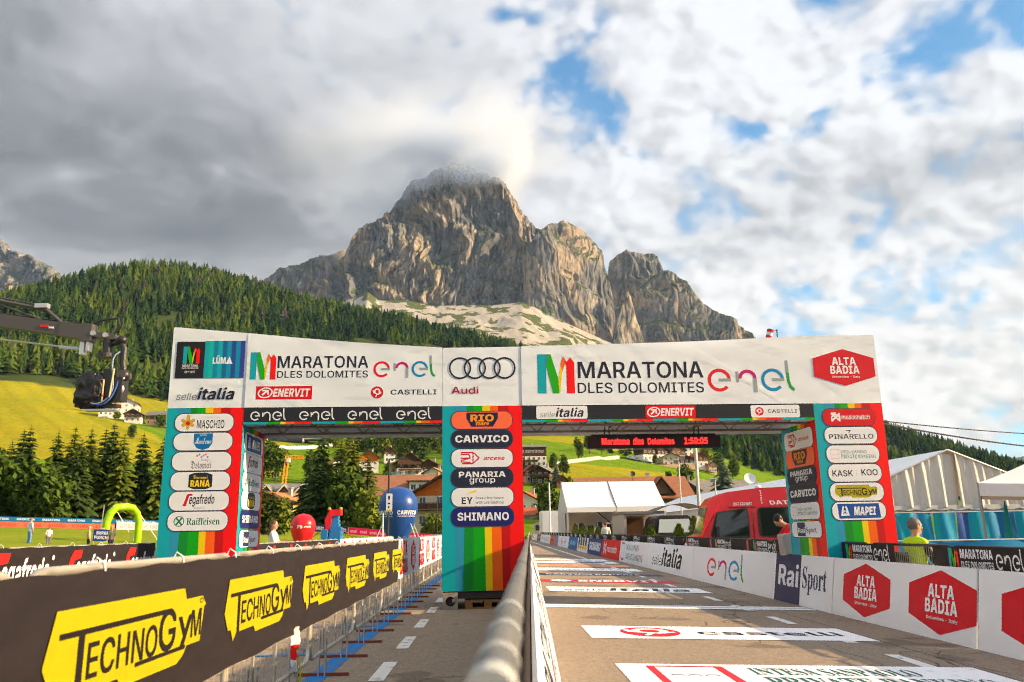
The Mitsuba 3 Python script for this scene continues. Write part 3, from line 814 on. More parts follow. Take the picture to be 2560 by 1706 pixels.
def badge(kind, x0, y0, x1, y1, r=None):
    """A sponsor's capsule with its mark and lettering."""
    w, h = x1 - x0, y1 - y0
    B = lambda a0, b0, a1, b1: (x0 + a0 * w, y0 + b0 * h, x0 + a1 * w, y0 + b1 * h)  # noqa: E731
    pt = lambda a, b: (x0 + a * w, y0 + b * h)  # noqa: E731
    fill = {'rio': (252, 112, 70), 'carvico': (34, 40, 66), 'panaria': (34, 40, 66), 'shimano': (24, 34, 112), 'musix': (214, 8, 32)}.get(kind, WHITE)
    o = [('rim', capsule(x0 - .012, y0 - .012, x1 + .012, y1 + .012, r + .012 if r else None), (60, 60, 84)), ('badge', capsule(x0, y0, x1, y1, r), fill)]
    lt = 'lettering'
    if kind == 'maschio':
        st = [LineString([pt(.22, .2), pt(.22, .86)]), LineString([pt(.13, .62), pt(.22, .48), pt(.31, .62)]), LineString([pt(.14, .35), pt(.22, .5), pt(.30, .35)])]
        o += [('mark', unary_union([s.buffer(.10 * h) for s in st]), (206, 168, 60)), ('mark', Point(*pt(.22, .46)).buffer(.12 * h), (206, 30, 30)), (lt, txt('CANTINE', *B(.50, .74, .76, .84), w=400), (190, 190, 196)), (lt, txt('MASCHIO', *B(.375, .16, .845, .64), w=550), INK)]
    elif kind == 'marlene':
        o += [('mark', Polygon([pt(.345, .95), pt(.655, .95), pt(.655, .42), pt(.60, .14), pt(.50, .03), pt(.40, .14), pt(.345, .42)]).buffer(.02 * h), (0, 110, 184)), (lt, unary_union([txt('Marlene', *B(.36, .36, .64, .74), style='script'), txt('SUDTIROL', *B(.44, .83, .56, .90))]), WHITE)]
    elif kind == 'dolomiti':
        dots = [Point(*pt(.42 + .035 * i, .80 + .08 * math.sin(2.1 * i))).buffer(.055 * h) for i in range(6)]
        o += [('mark', unary_union(dots[0::2]), (226, 110, 120)), ('mark', unary_union(dots[1::2]), (110, 140, 220)), (lt, unary_union([txt('Dolomiti', *B(.32, .08, .67, .52), style='gothic'), txt('Latte', *B(.49, .52, .62, .64), style='gothic')]), (124, 120, 124))]
    elif kind == 'rana':
        o += [('mark', Polygon([pt(.31, .82), pt(.40, .93), pt(.60, .93), pt(.69, .82), pt(.69, .2), pt(.60, .08), pt(.40, .08), pt(.31, .2)]).buffer(.03 * h), (28, 44, 56)), (lt, unary_union([txt('RANA', *B(.335, .18, .665, .56), w=900), txt('Giovanni', *B(.38, .62, .62, .84), style='script')]), (244, 206, 30))]
    elif kind == 'segafredo':
        o += [('mark', Polygon([pt(.235, .24), pt(.285, .24), pt(.33, .74), pt(.335, .78), pt(.385, .78), pt(.385, .88), pt(.305, .88), pt(.285, .78), pt(.245, .34), pt(.235, .34)]), (214, 20, 40)), (lt, txt('egafredo', *B(.335, .20, .76, .86), w=700, lean=.2), INK), (lt, txt('ZANETTI', *B(.42, .08, .60, .15), w=500), (120, 120, 124))]
    elif kind == 'raiffeisen':
        c = pt(.19, .5)
        rg = Point(*c).buffer(.28 * h).difference(Point(*c).buffer(.235 * h))
        cr = [LineString([(c[0] - .13 * h, c[1] - .16 * h), (c[0] + .13 * h, c[1] + .16 * h)]).buffer(.045 * h), LineString([(c[0] + .13 * h, c[1] - .16 * h), (c[0] - .13 * h, c[1] + .16 * h)]).buffer(.045 * h)]
        o += [(lt, unary_union([rg] + cr + [txt('Raiffeisen', *B(.315, .30, .87, .68), style='serif')]), (0, 112, 84))]
    elif kind == 'rio':
        o += [('mark', Polygon([pt(.25, .93), pt(.76, .93), pt(.76, .62), pt(.68, .14), pt(.33, .14), pt(.25, .62)]).buffer(.02 * h), (28, 30, 70)), (lt, unary_union([txt('RIO', *B(.31, .42, .70, .84), w=900), txt('mare', *B(.40, .20, .62, .38), w=900)]), (250, 150, 20))]
    elif kind == 'carvico':
        o += [(lt, txt('CARVICO', *B(.06, .29, .94, .72), w=850), WHITE)]
    elif kind == 'arcese':
        ln = [LineString([pt(.16, .72), pt(.28, .72)] + [pt(.30, .6), pt(.30, .5), pt(.16, .5)]), LineString([pt(.30, .5), pt(.16, .38), pt(.16, .30), pt(.30, .26)]), LineString([pt(.36, .80), pt(.45, .52), pt(.36, .24)]), LineString([pt(.16, .82), pt(.35, .82), pt(.35, .2), pt(.18, .2)])]
        o += [(lt, unary_union([l.buffer(.035 * h) for l in ln] + [txt('arcese', *B(.52, .38, .87, .56), w=800, lean=.25)]), (206, 30, 60))]
    elif kind == 'panaria':
        o += [(lt, unary_union([txt('PANARIA', *B(.12, .52, .88, .84), w=800), txt('group', *B(.29, .12, .71, .46), w=500)]), WHITE)]
    elif kind == 'ey':
        o += [('mark', Polygon([pt(.22, .66), pt(.40, .90), pt(.40, .76)]), (244, 214, 0)), (lt, unary_union([txt('EY', *B(.165, .13, .34, .50), w=800), txt('Shape the future', *B(.39, .36, .84, .52), w=500), txt('with confidence', *B(.39, .13, .84, .29), w=500)]), (60, 62, 74))]
    elif kind == 'shimano':
        o += [(lt, txt('SHIMANO', *B(.095, .29, .925, .74), w=800), WHITE)]
    elif kind == 'musix':
        ln = [LineString([pt(.17, .28), pt(.32, .72)]), LineString([pt(.17, .72), pt(.32, .28)]), LineString([pt(.17, .72), pt(.20, .76), pt(.32, .50)]), LineString([pt(.17, .28), pt(.17, .5), pt(.24, .76)]), LineString([pt(.32, .28), pt(.32, .72)])]
        o += [(lt, unary_union([l.buffer(.05 * h) for l in ln] + [txt('musixmatch', *B(.36, .36, .90, .68), w=600)]), WHITE)]
    elif kind == 'pinarello':
        o += [(lt, unary_union([txt('PINARELLO', *B(.08, .28, .93, .58), w=600), LineString([pt(.42, .78), pt(.50, .80), pt(.47, .66)]).buffer(.025 * h)]), INK)]
    elif kind == 'intesa':
        fr = box(*B(.08, .22, .24, .78)).difference(box(*B(.085, .25, .235, .75)))
        o += [('mark', unary_union([fr] + [arc(*pt(.12 + .04 * i, .5), .05 * h, .02 * h, 180, 360, 10) for i in range(3)]), (226, 150, 160)), (lt, unary_union([txt('INTESA SANPAOLO', *B(.27, .53, .76, .72), style='serif'), txt('PRIVATE BANKING', *B(.27, .24, .93, .47), style='serif')]), (96, 132, 132))]
    elif kind == 'kask':
        o += [(lt, unary_union([txt('KASK', *B(.07, .30, .46, .66), w=600), txt('KOO', *B(.62, .34, .93, .70), w=600)]), INK), ('mark', box(*B(.53, .35, .535, .65)), (170, 172, 180))]
    elif kind == 'technogym':
        o += logo_technogym(*B(.08, .14, .90, .90))
    elif kind == 'mapei':
        c = pt(.235, .48)
        fl = LineString([(c[0] - .08 * h, c[1] + .26 * h), (c[0] - .2 * h, c[1] - .2 * h), (c[0] + .2 * h, c[1] - .2 * h), (c[0] + .08 * h, c[1] + .26 * h)]).buffer(.05 * h)
        o += [('mark', Polygon([pt(.10, .90), pt(.88, .92), pt(.90, .10), pt(.12, .08)]), (20, 78, 162)), (lt, unary_union([fl, arc(c[0], c[1] - .05 * h, .08 * h, .05 * h, 0, 360), txt('MAPEI', *B(.40, .25, .82, .74), w=900, lean=.16)]), WHITE)]
    elif kind == 'rai':
        o += [('mark', box(*B(.20, .06, .47, .94)), NAVY), (lt, txt('Rai', *B(.22, .26, .45, .62), w=800), WHITE), (lt, txt('Sport', *B(.50, .20, .84, .64), style='serif'), NAVY)]
    return o


def put(holder, frame, items, off=0.003, gap=0.0015):
    """Lays the shapes of items on a surface, one entry for each colour, each 1.5 mm over what it covers."""
    runs, done = [], []
    for n, p, c in items:
        if p.area < 1e-9:
            continue
        p = p.buffer(0)
        lv = max([l for q, l in done if q.intersects(p) and q.intersection(p).area > 1e-7], default=-1) + 1
        done.append((p, lv))
        if runs and runs[-1][0] == n and runs[-1][1] == c:
            runs[-1][2].append((p, lv))
        else:
            runs.append([n, c, [(p, lv)]])
    for n, c, ps in runs:
        m = cat([flat(p, off + gap * lv) for p, lv in ps])
        m.apply_transform(frame)
        add(f'{holder}__{n}', m, cprint(*c) if c != WHITE else 'print_white')


paint_white = mat('print_white', type='principled', base_color={'type': 'rgb', 'value': [0.655, 0.685, 0.735]}, roughness=0.5, specular=0.25)


def cloth(p, n, uv):
    d = fbm(p.x * 1.7, p.y * 1.7, p.z * 3.5, octaves=4)
    smear = smoothstep(.60, .72, fbm(p.x * 2.3 + 4, p.y * 2.3, p.z * 9, octaves=4))
    return mi.Color3f(0.645, 0.70, 0.765) * mi.Color3f(0.94 + 0.12 * d) * mi.Color3f(1 - .10 * smear)


scene['white_cloth'] = {'type': 'bumpmap', 'arbitrary': mikit.proc(lambda p, n, uv: 0.016 * fbm(p.x * 1.9, p.y * 1.9, p.z * 3.2, octaves=4) + 0.003 * smoothstep(.62, .5, dr.abs(2 * noise(p.x * .9 + p.z * 1.3, p.z * .6 - p.x * .2, 5.0) - 1) + .42)), 'scale': 1.0,
                        'bsdf': {'type': 'twosided', 'bsdf': {'type': 'principled', 'base_color': mikit.proc(cloth), 'roughness': 0.55, 'specular': 0.25}}}
dark_metal = steel('dark_steel', (0.035, 0.033, 0.034), 0.5, 0.3)
galv = steel('galvanised_steel', (0.50, 0.50, 0.48), 0.42, 0.85, 0.5)
raw_alu = steel('aluminium', (0.62, 0.60, 0.57), 0.38, 0.85, 0.3)

# ---------------------------------------------------------------- finish arch: three towers, two beams
TH = math.atan(0.04)
UX, UY, UZ, O = np.array([math.cos(TH), math.sin(TH), 0]), np.array([-math.sin(TH), math.cos(TH), 0]), np.array([0, 0, 1.0]), np.array([0, 13.4, 0])


def AF(u=0.0, d=0.0, z=0.0):
    """Frame on the arch's front: x along it, y up, z towards the start."""
    return frame_of(O + UX * u + UY * d + UZ * z, UX, UZ)


AM = np.eye(4)
AM[:3, 0], AM[:3, 1], AM[:3, 2], AM[:3, 3] = UX, UY, UZ, O
arch = thing('finish_arch', 'wide finish arch on three striped sponsor towers spanning both lanes', 'finish arch')


def local(m):
    m.apply_transform(AM)
    return m


TF, BF = [0, .135, .305, .39, .5, .6, .7, .83, 1], [0, .165, .255, .38, .53, .61, .735, .83, 1]


def stripes(u0, u1, z0, z1):
    w = u1 - u0
    return [('stripe', Polygon([(u0 + BF[i] * w, z0), (u0 + BF[i + 1] * w, z0), (u0 + TF[i + 1] * w, z1), (u0 + TF[i] * w, z1)]), RAINBOW[i]) for i in range(8)]


DEP = 1.5


def tower(u0, u1, za, zb, badges, side, side_badges):
    key = f'{arch}__tower'
    k = pick(key)
    ZB = 3.2
    m = extrude(Polygon([(u0, .275), (u1, .275), (u1, zb), (u0, za)]).buffer(-.02).buffer(.02, 3), DEP, AF(0, DEP))
    scene[k] = mikit.ply(m, 'white_cloth')
    f = AF()
    put(k, f, stripes(u0, u1, .277, ZB))
    w = u1 - u0
    for b, (bz0, bz1) in zip(badges, [(2.822, 3.103), (2.518, 2.795), (2.20, 2.488), (1.89, 2.175), (1.577, 1.868), (1.268, 1.556)]):
        put(k, f, badge(b, u0 + .115 * w, bz0, u1 - .125 * w, bz1, r=.125), 0.008)
    if side:
        fs = frame_of(O + UX * (u1 if side > 0 else u0) + UY * (0 if side > 0 else DEP), UY if side > 0 else -UY, UZ)
        put(k, fs, stripes(.002, DEP - .002, .277, 2.93))
        for b, (bz0, bz1) in zip(side_badges, [(2.50, 2.845), (2.185, 2.515), (1.885, 2.195), (1.585, 1.895), (1.29, 1.585), (0.985, 1.27)]):
            put(k, fs, badge(b, .12, bz0 + .01, DEP - .14, bz1 - .01, r=.11), 0.008)
    base = [b2(u - .045, u + .045, d - .045, d + .045, -.2 if u0 > 3 else 0, .275) for u in (u0 + .1, u1 - .1) for d in (.1, DEP - .1)] + [b2(u0 + .02, u1 - .02, .04, .1, .16, .265), b2(u0 + .02, u1 - .02, DEP - .1, DEP - .04, .16, .265), b2(u0 + .06, u1 - .06, .3, DEP - .3, .15, .26)]
    add(f'{arch}__base_frame', local(cat(base)), dark_metal)
    return k


tl = tower(-5.276, -4.065, 4.548, 4.442, ['maschio', 'marlene', 'dolomiti', 'rana', 'segafredo', 'raiffeisen'], 1, ['mapei', 'segafredo', 'raiffeisen', 'rana', 'shimano', 'rai'])
tc = tower(-.861, .446, 4.182, 4.20, ['rio', 'carvico', 'arcese', 'panaria', 'ey', 'shimano'], 0, [])
tr = tower(5.392, 6.58, 4.378, 4.391, ['musix', 'pinarello', 'intesa', 'kask', 'technogym', 'mapei'], -1, ['arcese', 'rio', 'panaria', 'carvico', 'intesa', 'rai'])
F0 = AF()
# heads of the towers
put(tl, F0, [('badge', box(-5.20, 3.69, -4.747, 4.297), (32, 30, 36))] + logo_m(-5.09, 3.925, -4.822, 4.214)
    + [('lettering', unary_union([txt('MARATONA', -5.093, 3.878, -4.838, 3.915), txt('DLES DOLOMITES', -5.096, 3.84, -4.835, 3.87, w=500)]), WHITE)] + logo_enel(-5.05, 3.768, -4.88, 3.823, WHITE), 0.008)
teal = [(0, 168, 180), (0, 184, 176), (10, 132, 176), (0, 172, 186), (20, 104, 164), (0, 150, 184), (38, 76, 160), (8, 140, 186), (46, 70, 158)]
tw_ = .645 / 9
put(tl, F0, [('badge', box(-4.747 + tw_ * i, 3.69, -4.747 + tw_ * (i + 1), 4.31), c) for i, c in enumerate(teal)] + [('lettering', unary_union([txt('LÜM', -4.61, 3.922, -4.40, 4.07, w=900), Polygon([(-4.40, 3.922), (-4.345, 4.05), (-4.29, 3.922)])]), WHITE)], 0.008)
put(tl, F0, logo_selle(-5.15, 3.33, -4.225, 3.537), 0.008)
rings = unary_union([Point(-.199 + .2475 * (i - 1.5), 3.836).buffer(.185, 24).difference(Point(-.199 + .2475 * (i - 1.5), 3.836).buffer(.157, 24)) for i in range(4)])
put(tc, F0, [('lettering', rings, INK), ('lettering', txt('Audi', -.709, 3.404, -.267, 3.523, w=600), (170, 16, 56))], 0.008)
put(tr, F0, logo_alta(5.455, 3.50, 6.53, 4.14), 0.008)


def beam(u0, u1, za, zb):
    key = f'{arch}__beam'
    k = pick(key)
    # front cloth: a sheet with slack waves near its top edge, and a thin roof behind it
    n = 60

    def cl(a, b):
        u = u0 + (u1 - u0) * a
        top = za + (zb - za) * a - 0.022 * np.sin(np.pi * a) ** 1
        z = 3.2 + (top - 3.2) * b
        d = -0.012 + 0.05 * (meshkit.fbm(np.stack([u * 0.55, z * 7, 0 * u], -1), 3, 3) - 0.45) * nstep(0.80, 0.97, b)
        P = O + UX * u[..., None] + UY * d[..., None] + UZ * z[..., None]
        return P[..., 0], P[..., 1], P[..., 2]
    scene[k] = mikit.ply(grid(cl, n, 14), 'white_cloth', smooth=True)
    zm = min(za, zb) - .03
    add(f'{k}__back_panel', extrude(Polygon([(u0, 2.86), (u1, 2.86), (u1, zb - .02), (u0, za - .02)]), .012, AF(0, DEP - .02)), 'white_cloth')
    add(f'{k}__roof', local(b2(u0, u1, .02, DEP - .04, zm - .02, zm - .005)), 'white_cloth')
    add(f'{k}__band', local(b2(u0 + .002, u1 - .002, -.008, .006, 2.962, 3.203)), cprint(*DARK))
    # the truss inside
    ms = []
    for d in (.30, 1.24):
        for z in (2.91, 3.24):
            ms.append(tube([(u0, d, z), (u1, d, z)], .022, 7))
        m_ = int((u1 - u0) / .34)
        for i in range(m_):
            a, b = u0 + (u1 - u0) * i / m_, u0 + (u1 - u0) * (i + 1) / m_
            ms.append(tube([(a, d, 2.91 if i % 2 else 3.24), (b, d, 3.24 if i % 2 else 2.91)], .010, 5))
    for i in range(4):
        u = u0 + (u1 - u0) * (i + .5) / 4
        ms.append(tube([(u, .30, 2.91), (u, 1.24, 2.91)], .014, 5))
    add(f'{k}__truss', local(cat(ms)), steel('truss_steel', (0.20, 0.17, 0.15), 0.55, 0.5, 0.6) if 'truss_steel' not in scene else 'truss_steel')
    # hem of short colour runs along the bottom edge
    seg, c, run = u0, 0, [(.29, CYAN), (.145, GRN), (.06, YEL), (.105, ORG), (.21, RED2)]
    while seg < u1 - .01:
        w, col = run[c % 5]
        e = min(u1, seg + w * 1.35)
        add(f'{k}__hem', local(b2(seg, e, -.010, .004, 2.925, 2.962)), cprint(*col))
        seg, c = e, c + 1
    return k


bl = beam(-4.06, -.866, 4.442, 4.186)
br = beam(.451, 5.387, 4.205, 4.378)
put(bl, F0, logo_m(-4.0, 3.66, -3.585, 4.114) + [('lettering', unary_union([txt('MARATONA', -3.56, 3.847, -2.085, 4.05, w=560), txt('DLES DOLOMITES', -3.56, 3.685, -2.085, 3.80, w=500)]), INK)] + logo_enel(-2.0, 3.665, -.97, 4.05), 0.015)
put(bl, F0, logo_enervit(-3.885, 3.33, -2.985, 3.547), 0.015)
put(bl, F0, logo_castelli(-2.03, 3.335, -.955, 3.535), 0.015)
put(bl, F0, sum([logo_enel(u, 2.975, u + .575, 3.185, WHITE) for u in (-3.955, -3.178, -2.40, -1.615)], []), 0.012)
put(br, F0, logo_m(.72, 3.40, 1.342, 4.065) + [('lettering', unary_union([txt('MARATONA', 1.40, 3.65, 3.535, 3.934, w=600), txt('DLES DOLOMITES', 1.39, 3.40, 3.527, 3.577, w=500)]), INK)] + logo_enel(3.60, 3.38, 5.11, 3.94), 0.015)
put(br, F0, [('badge', capsule(.685, 2.973, 1.537, 3.187, .03), WHITE)] + logo_selle(.745, 3.0, 1.475, 3.162), 0.012)
put(br, F0, logo_enervit(2.51, 2.97, 3.358, 3.18, True, .03), 0.012)
put(br, F0, [('badge', capsule(4.30, 2.968, 5.14, 3.178, .03), WHITE)] + logo_castelli(4.375, 3.0, 5.095, 3.145), 0.012)

# timing display under the right beam
led = thing('timing_display', 'black timing display with red glowing letters hanging under the arch', 'timing display')
lf = AF(1.63, .66, 2.565)
add(f'{led}__housing', local(cat([b2(1.63, 3.96, .67, .78, 2.545, 2.755), b2(1.70, 3.88, .69, .76, 2.755, 2.79)])), paint((0.012, 0.010, 0.011), .45))
add(f'{led}__screen', extrude(box(.03, .005, 2.30, .175), .006, AF(1.63, .668, 2.565)), paint((0.028, 0.005, 0.005), .3))
scene['red_diode_text'] = {'type': 'diffuse', 'reflectance': {'type': 'rgb', 'value': [0.1, 0.01, 0.01]}}
for t_, a, b in (('Maratona', .24, .72), ('dles', .785, .975), ('Dolomites', 1.045, 1.51), ('1:50:05', 1.685, 2.10)):
    m = flat(txt(t_, a, .035, b, .155, w=800), 0.012)
    m.apply_transform(lf)
    k = add(f'{led}__lettering', m, 'red_diode_text')
    scene[k]['emitter'] = {'type': 'area', 'radiance': {'type': 'rgb', 'value': [0.8, 0.012, 0.010]}}
for u in (1.97, 3.55):
    add(f'{led}__hanger', local(cat([tube([(u - .04, .72, 2.78), (u - .02, .72, 2.93), (u + .05, .5, 3.22)], .012, 5), tube([(u + .05, .72, 2.78), (u + .05, .72, 2.92), (u + .14, .72, 2.96)], .012, 5)])), dark_metal)


def concrete(p, n, uv):
    return mix((0.20, 0.185, 0.165), (0.33, 0.31, 0.28), fbm(p.x * 22, p.y * 22, p.z * 22, octaves=4))


mat('concrete', type='diffuse', reflectance=mikit.proc(concrete))


def wood(p, n, uv):
    return mix((0.20, 0.095, 0.035), (0.34, 0.18, 0.075), fbm(p.x * 4, p.y * 40, p.z * 40, octaves=3))


mat('pallet_wood', type='diffuse', reflectance=mikit.proc(wood))
for u in (-.845, ):
    k = thing('concrete_block', 'hollow grey concrete block beneath the corner of the middle tower', 'concrete block')
    q = box(0, 0, .235, .255).difference(Point(.118, .125).buffer(.075, 12))
    scene[k] = mikit.ply(extrude(q, .5, AF(u, .46, 0)), 'concrete')
k = thing('pallet', 'orange brown wooden pallet lying beneath the middle tower', 'pallet')
for i in range(5):
    add(f'{k}__plank', local(b2(-.5, .22, .06 + .17 * i, .16 + .17 * i, .118, .14)), 'pallet_wood')
for i in range(3):
    add(f'{k}__block', local(b2(-.5 + .30 * i, -.5 + .30 * i + .12, .06, .84, .022, .118)), 'pallet_wood')
for i in range(3):
    add(f'{k}__runner', local(b2(-.5, .22, .06 + .34 * i, .16 + .34 * i, .0, .022)), 'pallet_wood')
for i, (u, lab) in enumerate(((-.25, 'black ballast crate in the shade beneath the middle tower'),)):
    k = thing('ballast_crate', lab, 'crate')
    add(f'{k}__body', local(b2(u - .28, u + .30, .34, .95, .145, .26)), paint((0.02, 0.02, 0.022), .5))
    add(f'{k}__rim', local(b2(u - .30, u + .32, .32, .97, .235, .255)), paint((0.03, 0.03, 0.032), .5))

# ---------------------------------------------------------------- crowd barriers
def loop(L, z0, z1, r, rt, n=6, two=True):
    """The barrier's outer tube: a loop with rounded upper corners (rounded below too)."""
    pts = []
    for cx, cz, a0 in ((L - rt, z1 - rt, 0), (rt, z1 - rt, 90), (rt, z0 + rt, 180), (L - rt, z0 + rt, 270)):
        for a in np.radians(np.linspace(a0, a0 + 90, n)):
            pts.append((cx + rt * math.cos(a), 0, cz + rt * math.sin(a)))
    pts.append(pts[0])
    return tube(pts, r, 10, caps=False)


def wires(L, z0, z1, dx, dz, r=.0022):
    ms = [bx(2 * r, 2 * r, z1 - z0, (x, 0, (z0 + z1) / 2)) for x in np.arange(dx, L - dx / 2, dx)]
    ms += [bx(L - .04, 2 * r, 2 * r, (L / 2, 2 * r, z)) for z in np.arange(z0 + dz, z1 - dz / 2, dz)]
    return cat(ms)


BL = 2.12
mat_cream = mat('barrier_tube', type='principled', base_color=mikit.proc(lambda p, n, uv: mix((0.52, 0.49, 0.42), (0.36, 0.33, 0.27), smoothstep(.45, .75, fbm(p.x * 14, p.y * 5, p.z * 14, octaves=4)))), roughness=0.36, metallic=0.55)
mat('barrier_wire', type='principled', base_color={'type': 'rgb', 'value': [0.42, 0.40, 0.35]}, roughness=0.5, metallic=0.5)
mat('rusty_iron', type='principled', base_color=mikit.proc(lambda p, n, uv: mix((0.26, 0.055, 0.022), (0.10, 0.035, 0.022), fbm(p.x * 30, p.y * 30, p.z * 30, octaves=4))), roughness=0.75)
mat('black_cloth', type='principled', base_color=mikit.proc(lambda p, n, uv: mix((0.0135, 0.0105, 0.0135), (0.023, 0.018, 0.021), fbm(p.x * 5, p.y * 5, p.z * 12, octaves=4))), roughness=0.7, specular=0.2, sheen=0.1)
mat('black_coat', type='principled', base_color={'type': 'rgb', 'value': [0.016, 0.016, 0.018]}, roughness=0.4)
mat('dark_net', type='principled', base_color={'type': 'rgb', 'value': [0.15, 0.15, 0.155]}, roughness=0.8)
foot_m = lambda x: (cat([bx(.045, .012, .40, (x, -.028, .20)), bx(.045, .012, .40, (x, .028, .20))]), bx(.034, .46, .026, (x, 0, .013)))  # noqa: E731
steel('worn_galvanised', (0.17, 0.175, 0.17), 0.38, 0.6, 0.9)
rods = [tube([(x, 0, .205), (x, 0, 1.08)], .010, 6) for x in (BL * .25, BL * .5, BL * .75)]
PROTO = {'frame': (mikit.ply(cat([loop(BL - .03, .2, 1.078, .0185, .12)] + rods), 'barrier_tube', smooth=40)), 'mesh': mikit.ply(wires(BL - .03, .21, 1.08, .10, .125, .0012), 'barrier_wire'),
         'leg': mikit.ply(foot_m(BL * .25)[0], galv), 'leg_001': mikit.ply(foot_m(BL * .75)[0], galv), 'foot': mikit.ply(foot_m(BL * .25)[1], 'rusty_iron'), 'foot_001': mikit.ply(foot_m(BL * .75)[1], 'rusty_iron')}
PROTO_MID = {**PROTO, 'frame': mikit.ply(cat([loop(BL - .03, .2, 1.078, .0178, .12)] + rods), 'worn_galvanised', smooth=40)}
PROTO_FAR = {k: PROTO[k] for k in ('frame', 'leg', 'leg_001')}
BRL = [bx(.02, .02, .02)]
PB = {'frame': mikit.ply(loop(2.27, .16, 1.08, .020, .13), 'black_coat', smooth=40), 'mesh': mikit.ply(wires(2.27, .18, 1.06, .055, .11, .0028), 'dark_net'),
      'leg': mikit.ply(cat([bx(.04, .03, .3, (.5, 0, .15)), bx(.05, .5, .03, (.5, 0, .015))]), 'black_coat'), 'leg_001': mikit.ply(cat([bx(.04, .03, .3, (1.77, 0, .15)), bx(.05, .5, .03, (1.77, 0, .015))]), 'black_coat')}
PB_FAR = {'frame': mikit.ply(cat([loop(2.27, .16, 1.08, .024, .13, 3), bx(2.2, .004, .84, (1.135, 0, .62))]), 'black_coat')}


def barrier(name, proto, p, ang, label, group):
    key = thing(name, label, 'barrier', group)
    tw = T().translate([float(v) for v in p]).rotate([0, 0, 1], math.degrees(ang))
    for part, d in proto.items():
        scene[f'{key}__{part}'] = {**d, 'to_world': tw}
        if part == 'mesh':
            labels[f'{key}__{part}'] = {'kind': 'stuff'}
    return key


H = math.pi / 2
# left row along the lane
for i in range(17):
    y = .62 + BL * i
    barrier('crowd_barrier', PROTO if i < 9 else PROTO_FAR, (-1.51, y, 0), H, ORD[i] + ' steel crowd barrier from the camera along the blue line, behind the %s banner' % ('black yellow' if i < 6 else 'red white'), 'steel barriers along the narrow lane')
# middle row between the lanes, turning slightly right
CA = math.atan2(1, .04)
ux, uy = .04 / math.hypot(1, .04), 1 / math.hypot(1, .04)
for i in range(20):
    s = -1.55 + 2.14 * i
    x = -.03 + ux * s
    lab = 'steel crowd barrier whose blurred top rail fills the lower middle of the photo' if i == 0 else ORD[i] + ' steel crowd barrier from the camera in the row between the two lanes'
    barrier('crowd_barrier', PROTO_MID if i < 7 else PROTO_FAR, (x, uy * s, 0), CA, lab, None if i == 0 else 'steel barriers between the two lanes')
# row behind the left lane
for i in range(4):
    barrier('crowd_barrier', PROTO, (-5.6, 5.5 + BL * i, 0), H, ORD[i] + ' steel crowd barrier from the camera behind the red initialled banner left of the arch', 'steel barriers on the left edge of the car park')
for i in range(6):
    barrier('crowd_barrier', PROTO_FAR, (-5.6, 17.2 + BL * i, -.1), H, 'steel crowd barrier behind the black banner seen through the left opening', 'steel barriers seen through the left opening of the arch')
for i in range(6):
    barrier('crowd_barrier', PROTO_FAR, (-5.6 + .05 * i, 30.5 + BL * i, -.1), H, 'steel crowd barrier behind the white banner with red marks, beyond the left opening', 'steel barriers under the white banner beyond the left opening')


def banner(label, o, ex, L, z0, z1, m, items, sag=.03, off=.014, seed=0, ties=True, th=None):
    """A cloth hung on a barrier row: o is its lower left corner as read, ex the reading direction; items in metres from there."""
    key = thing('banner', label, 'banner')
    ex = np.asarray(ex, float) / np.linalg.norm(ex)
    nrm = np.cross(ex, UZ)
    o = np.asarray(o, float)

    def f(u, v):
        w = .006 * (meshkit.fbm(np.stack([u * 1.6, v * 2.5, u * 0 + seed], -1), 3, seed) - .5) * np.minimum(1, 1 - v / (z1 - z0) + .3)
        dz = -sag * 0.5 * (1 - np.cos(u * 2 * np.pi / 1.07)) * .25 * (1 - v / (z1 - z0)) - .012 * (1 - np.cos(u * 2 * np.pi / .53)) * .5 * (v / (z1 - z0))
        P = o + ex * u[..., None] + UZ * (v + dz)[..., None] + nrm * (off + w)[..., None]
        return P[..., 0], P[..., 1], P[..., 2]
    n = max(8, int(L / .12))
    scene[key] = mikit.ply(grid(f, n, 8, (0, L), (0, z1 - z0)), m, smooth=True)
    put(key, frame_of(o + nrm * off, ex, UZ), items, .006)
    if ties:
        ms = []
        for x in np.arange(.25, L, .8):
            c = o + ex * x + UZ * (z1 - z0 - .01)
            ms.append(tube([c + nrm * (off + .004), c + UZ * .03 + nrm * .02, c + UZ * .05 - nrm * .01, c + UZ * .01 - nrm * .03], .004, 4))
        add(f'{key}__tie', cat(ms), 'print_white', kind='stuff')
    return key


# yellow marks on black, along the narrow lane (read towards +y, facing +x)
it = []
for k in range(7):
    a = 2.86 + 1.84 * k - 1.84
    it += logo_technogym(a - .6, .12, a + 1.53 - .6, .475)
banner('black banner with yellow blocky marks hung on barriers along the lane', (-1.51, .6, .48), (0, 1, 0), 12.2, .48, 1.075, 'black_cloth', it, .04, .022, 3)


def alta_run(x, n, step=2.2, h=.55):
    o = []
    for k in range(n):
        a = x + k * step
        if k % 2 == 0:
            o += [('lettering', unary_union([txt('ALTA', a, .32, a + .95, .56, w=850), txt('BADIA', a - .1, .05, a + 1.05, .28, w=850)]), (214, 10, 40))]
        else:
            o += [('badge', hexagon(a, .02, a + .8, .56), (214, 10, 40)), ('lettering', unary_union([txt('ALTA', a + .2, .30, a + .6, .46, w=850), txt('BADIA', a + .15, .12, a + .65, .28, w=850)]), WHITE)]
    return o


banner('white banner with large red capital letters on barriers beside the middle tower', (-1.51, 12.9, .50), (0, 1, 0), 22.5, .50, 1.085, 'print_white', alta_run(.25, 14, 1.6), .03, .022, 5)


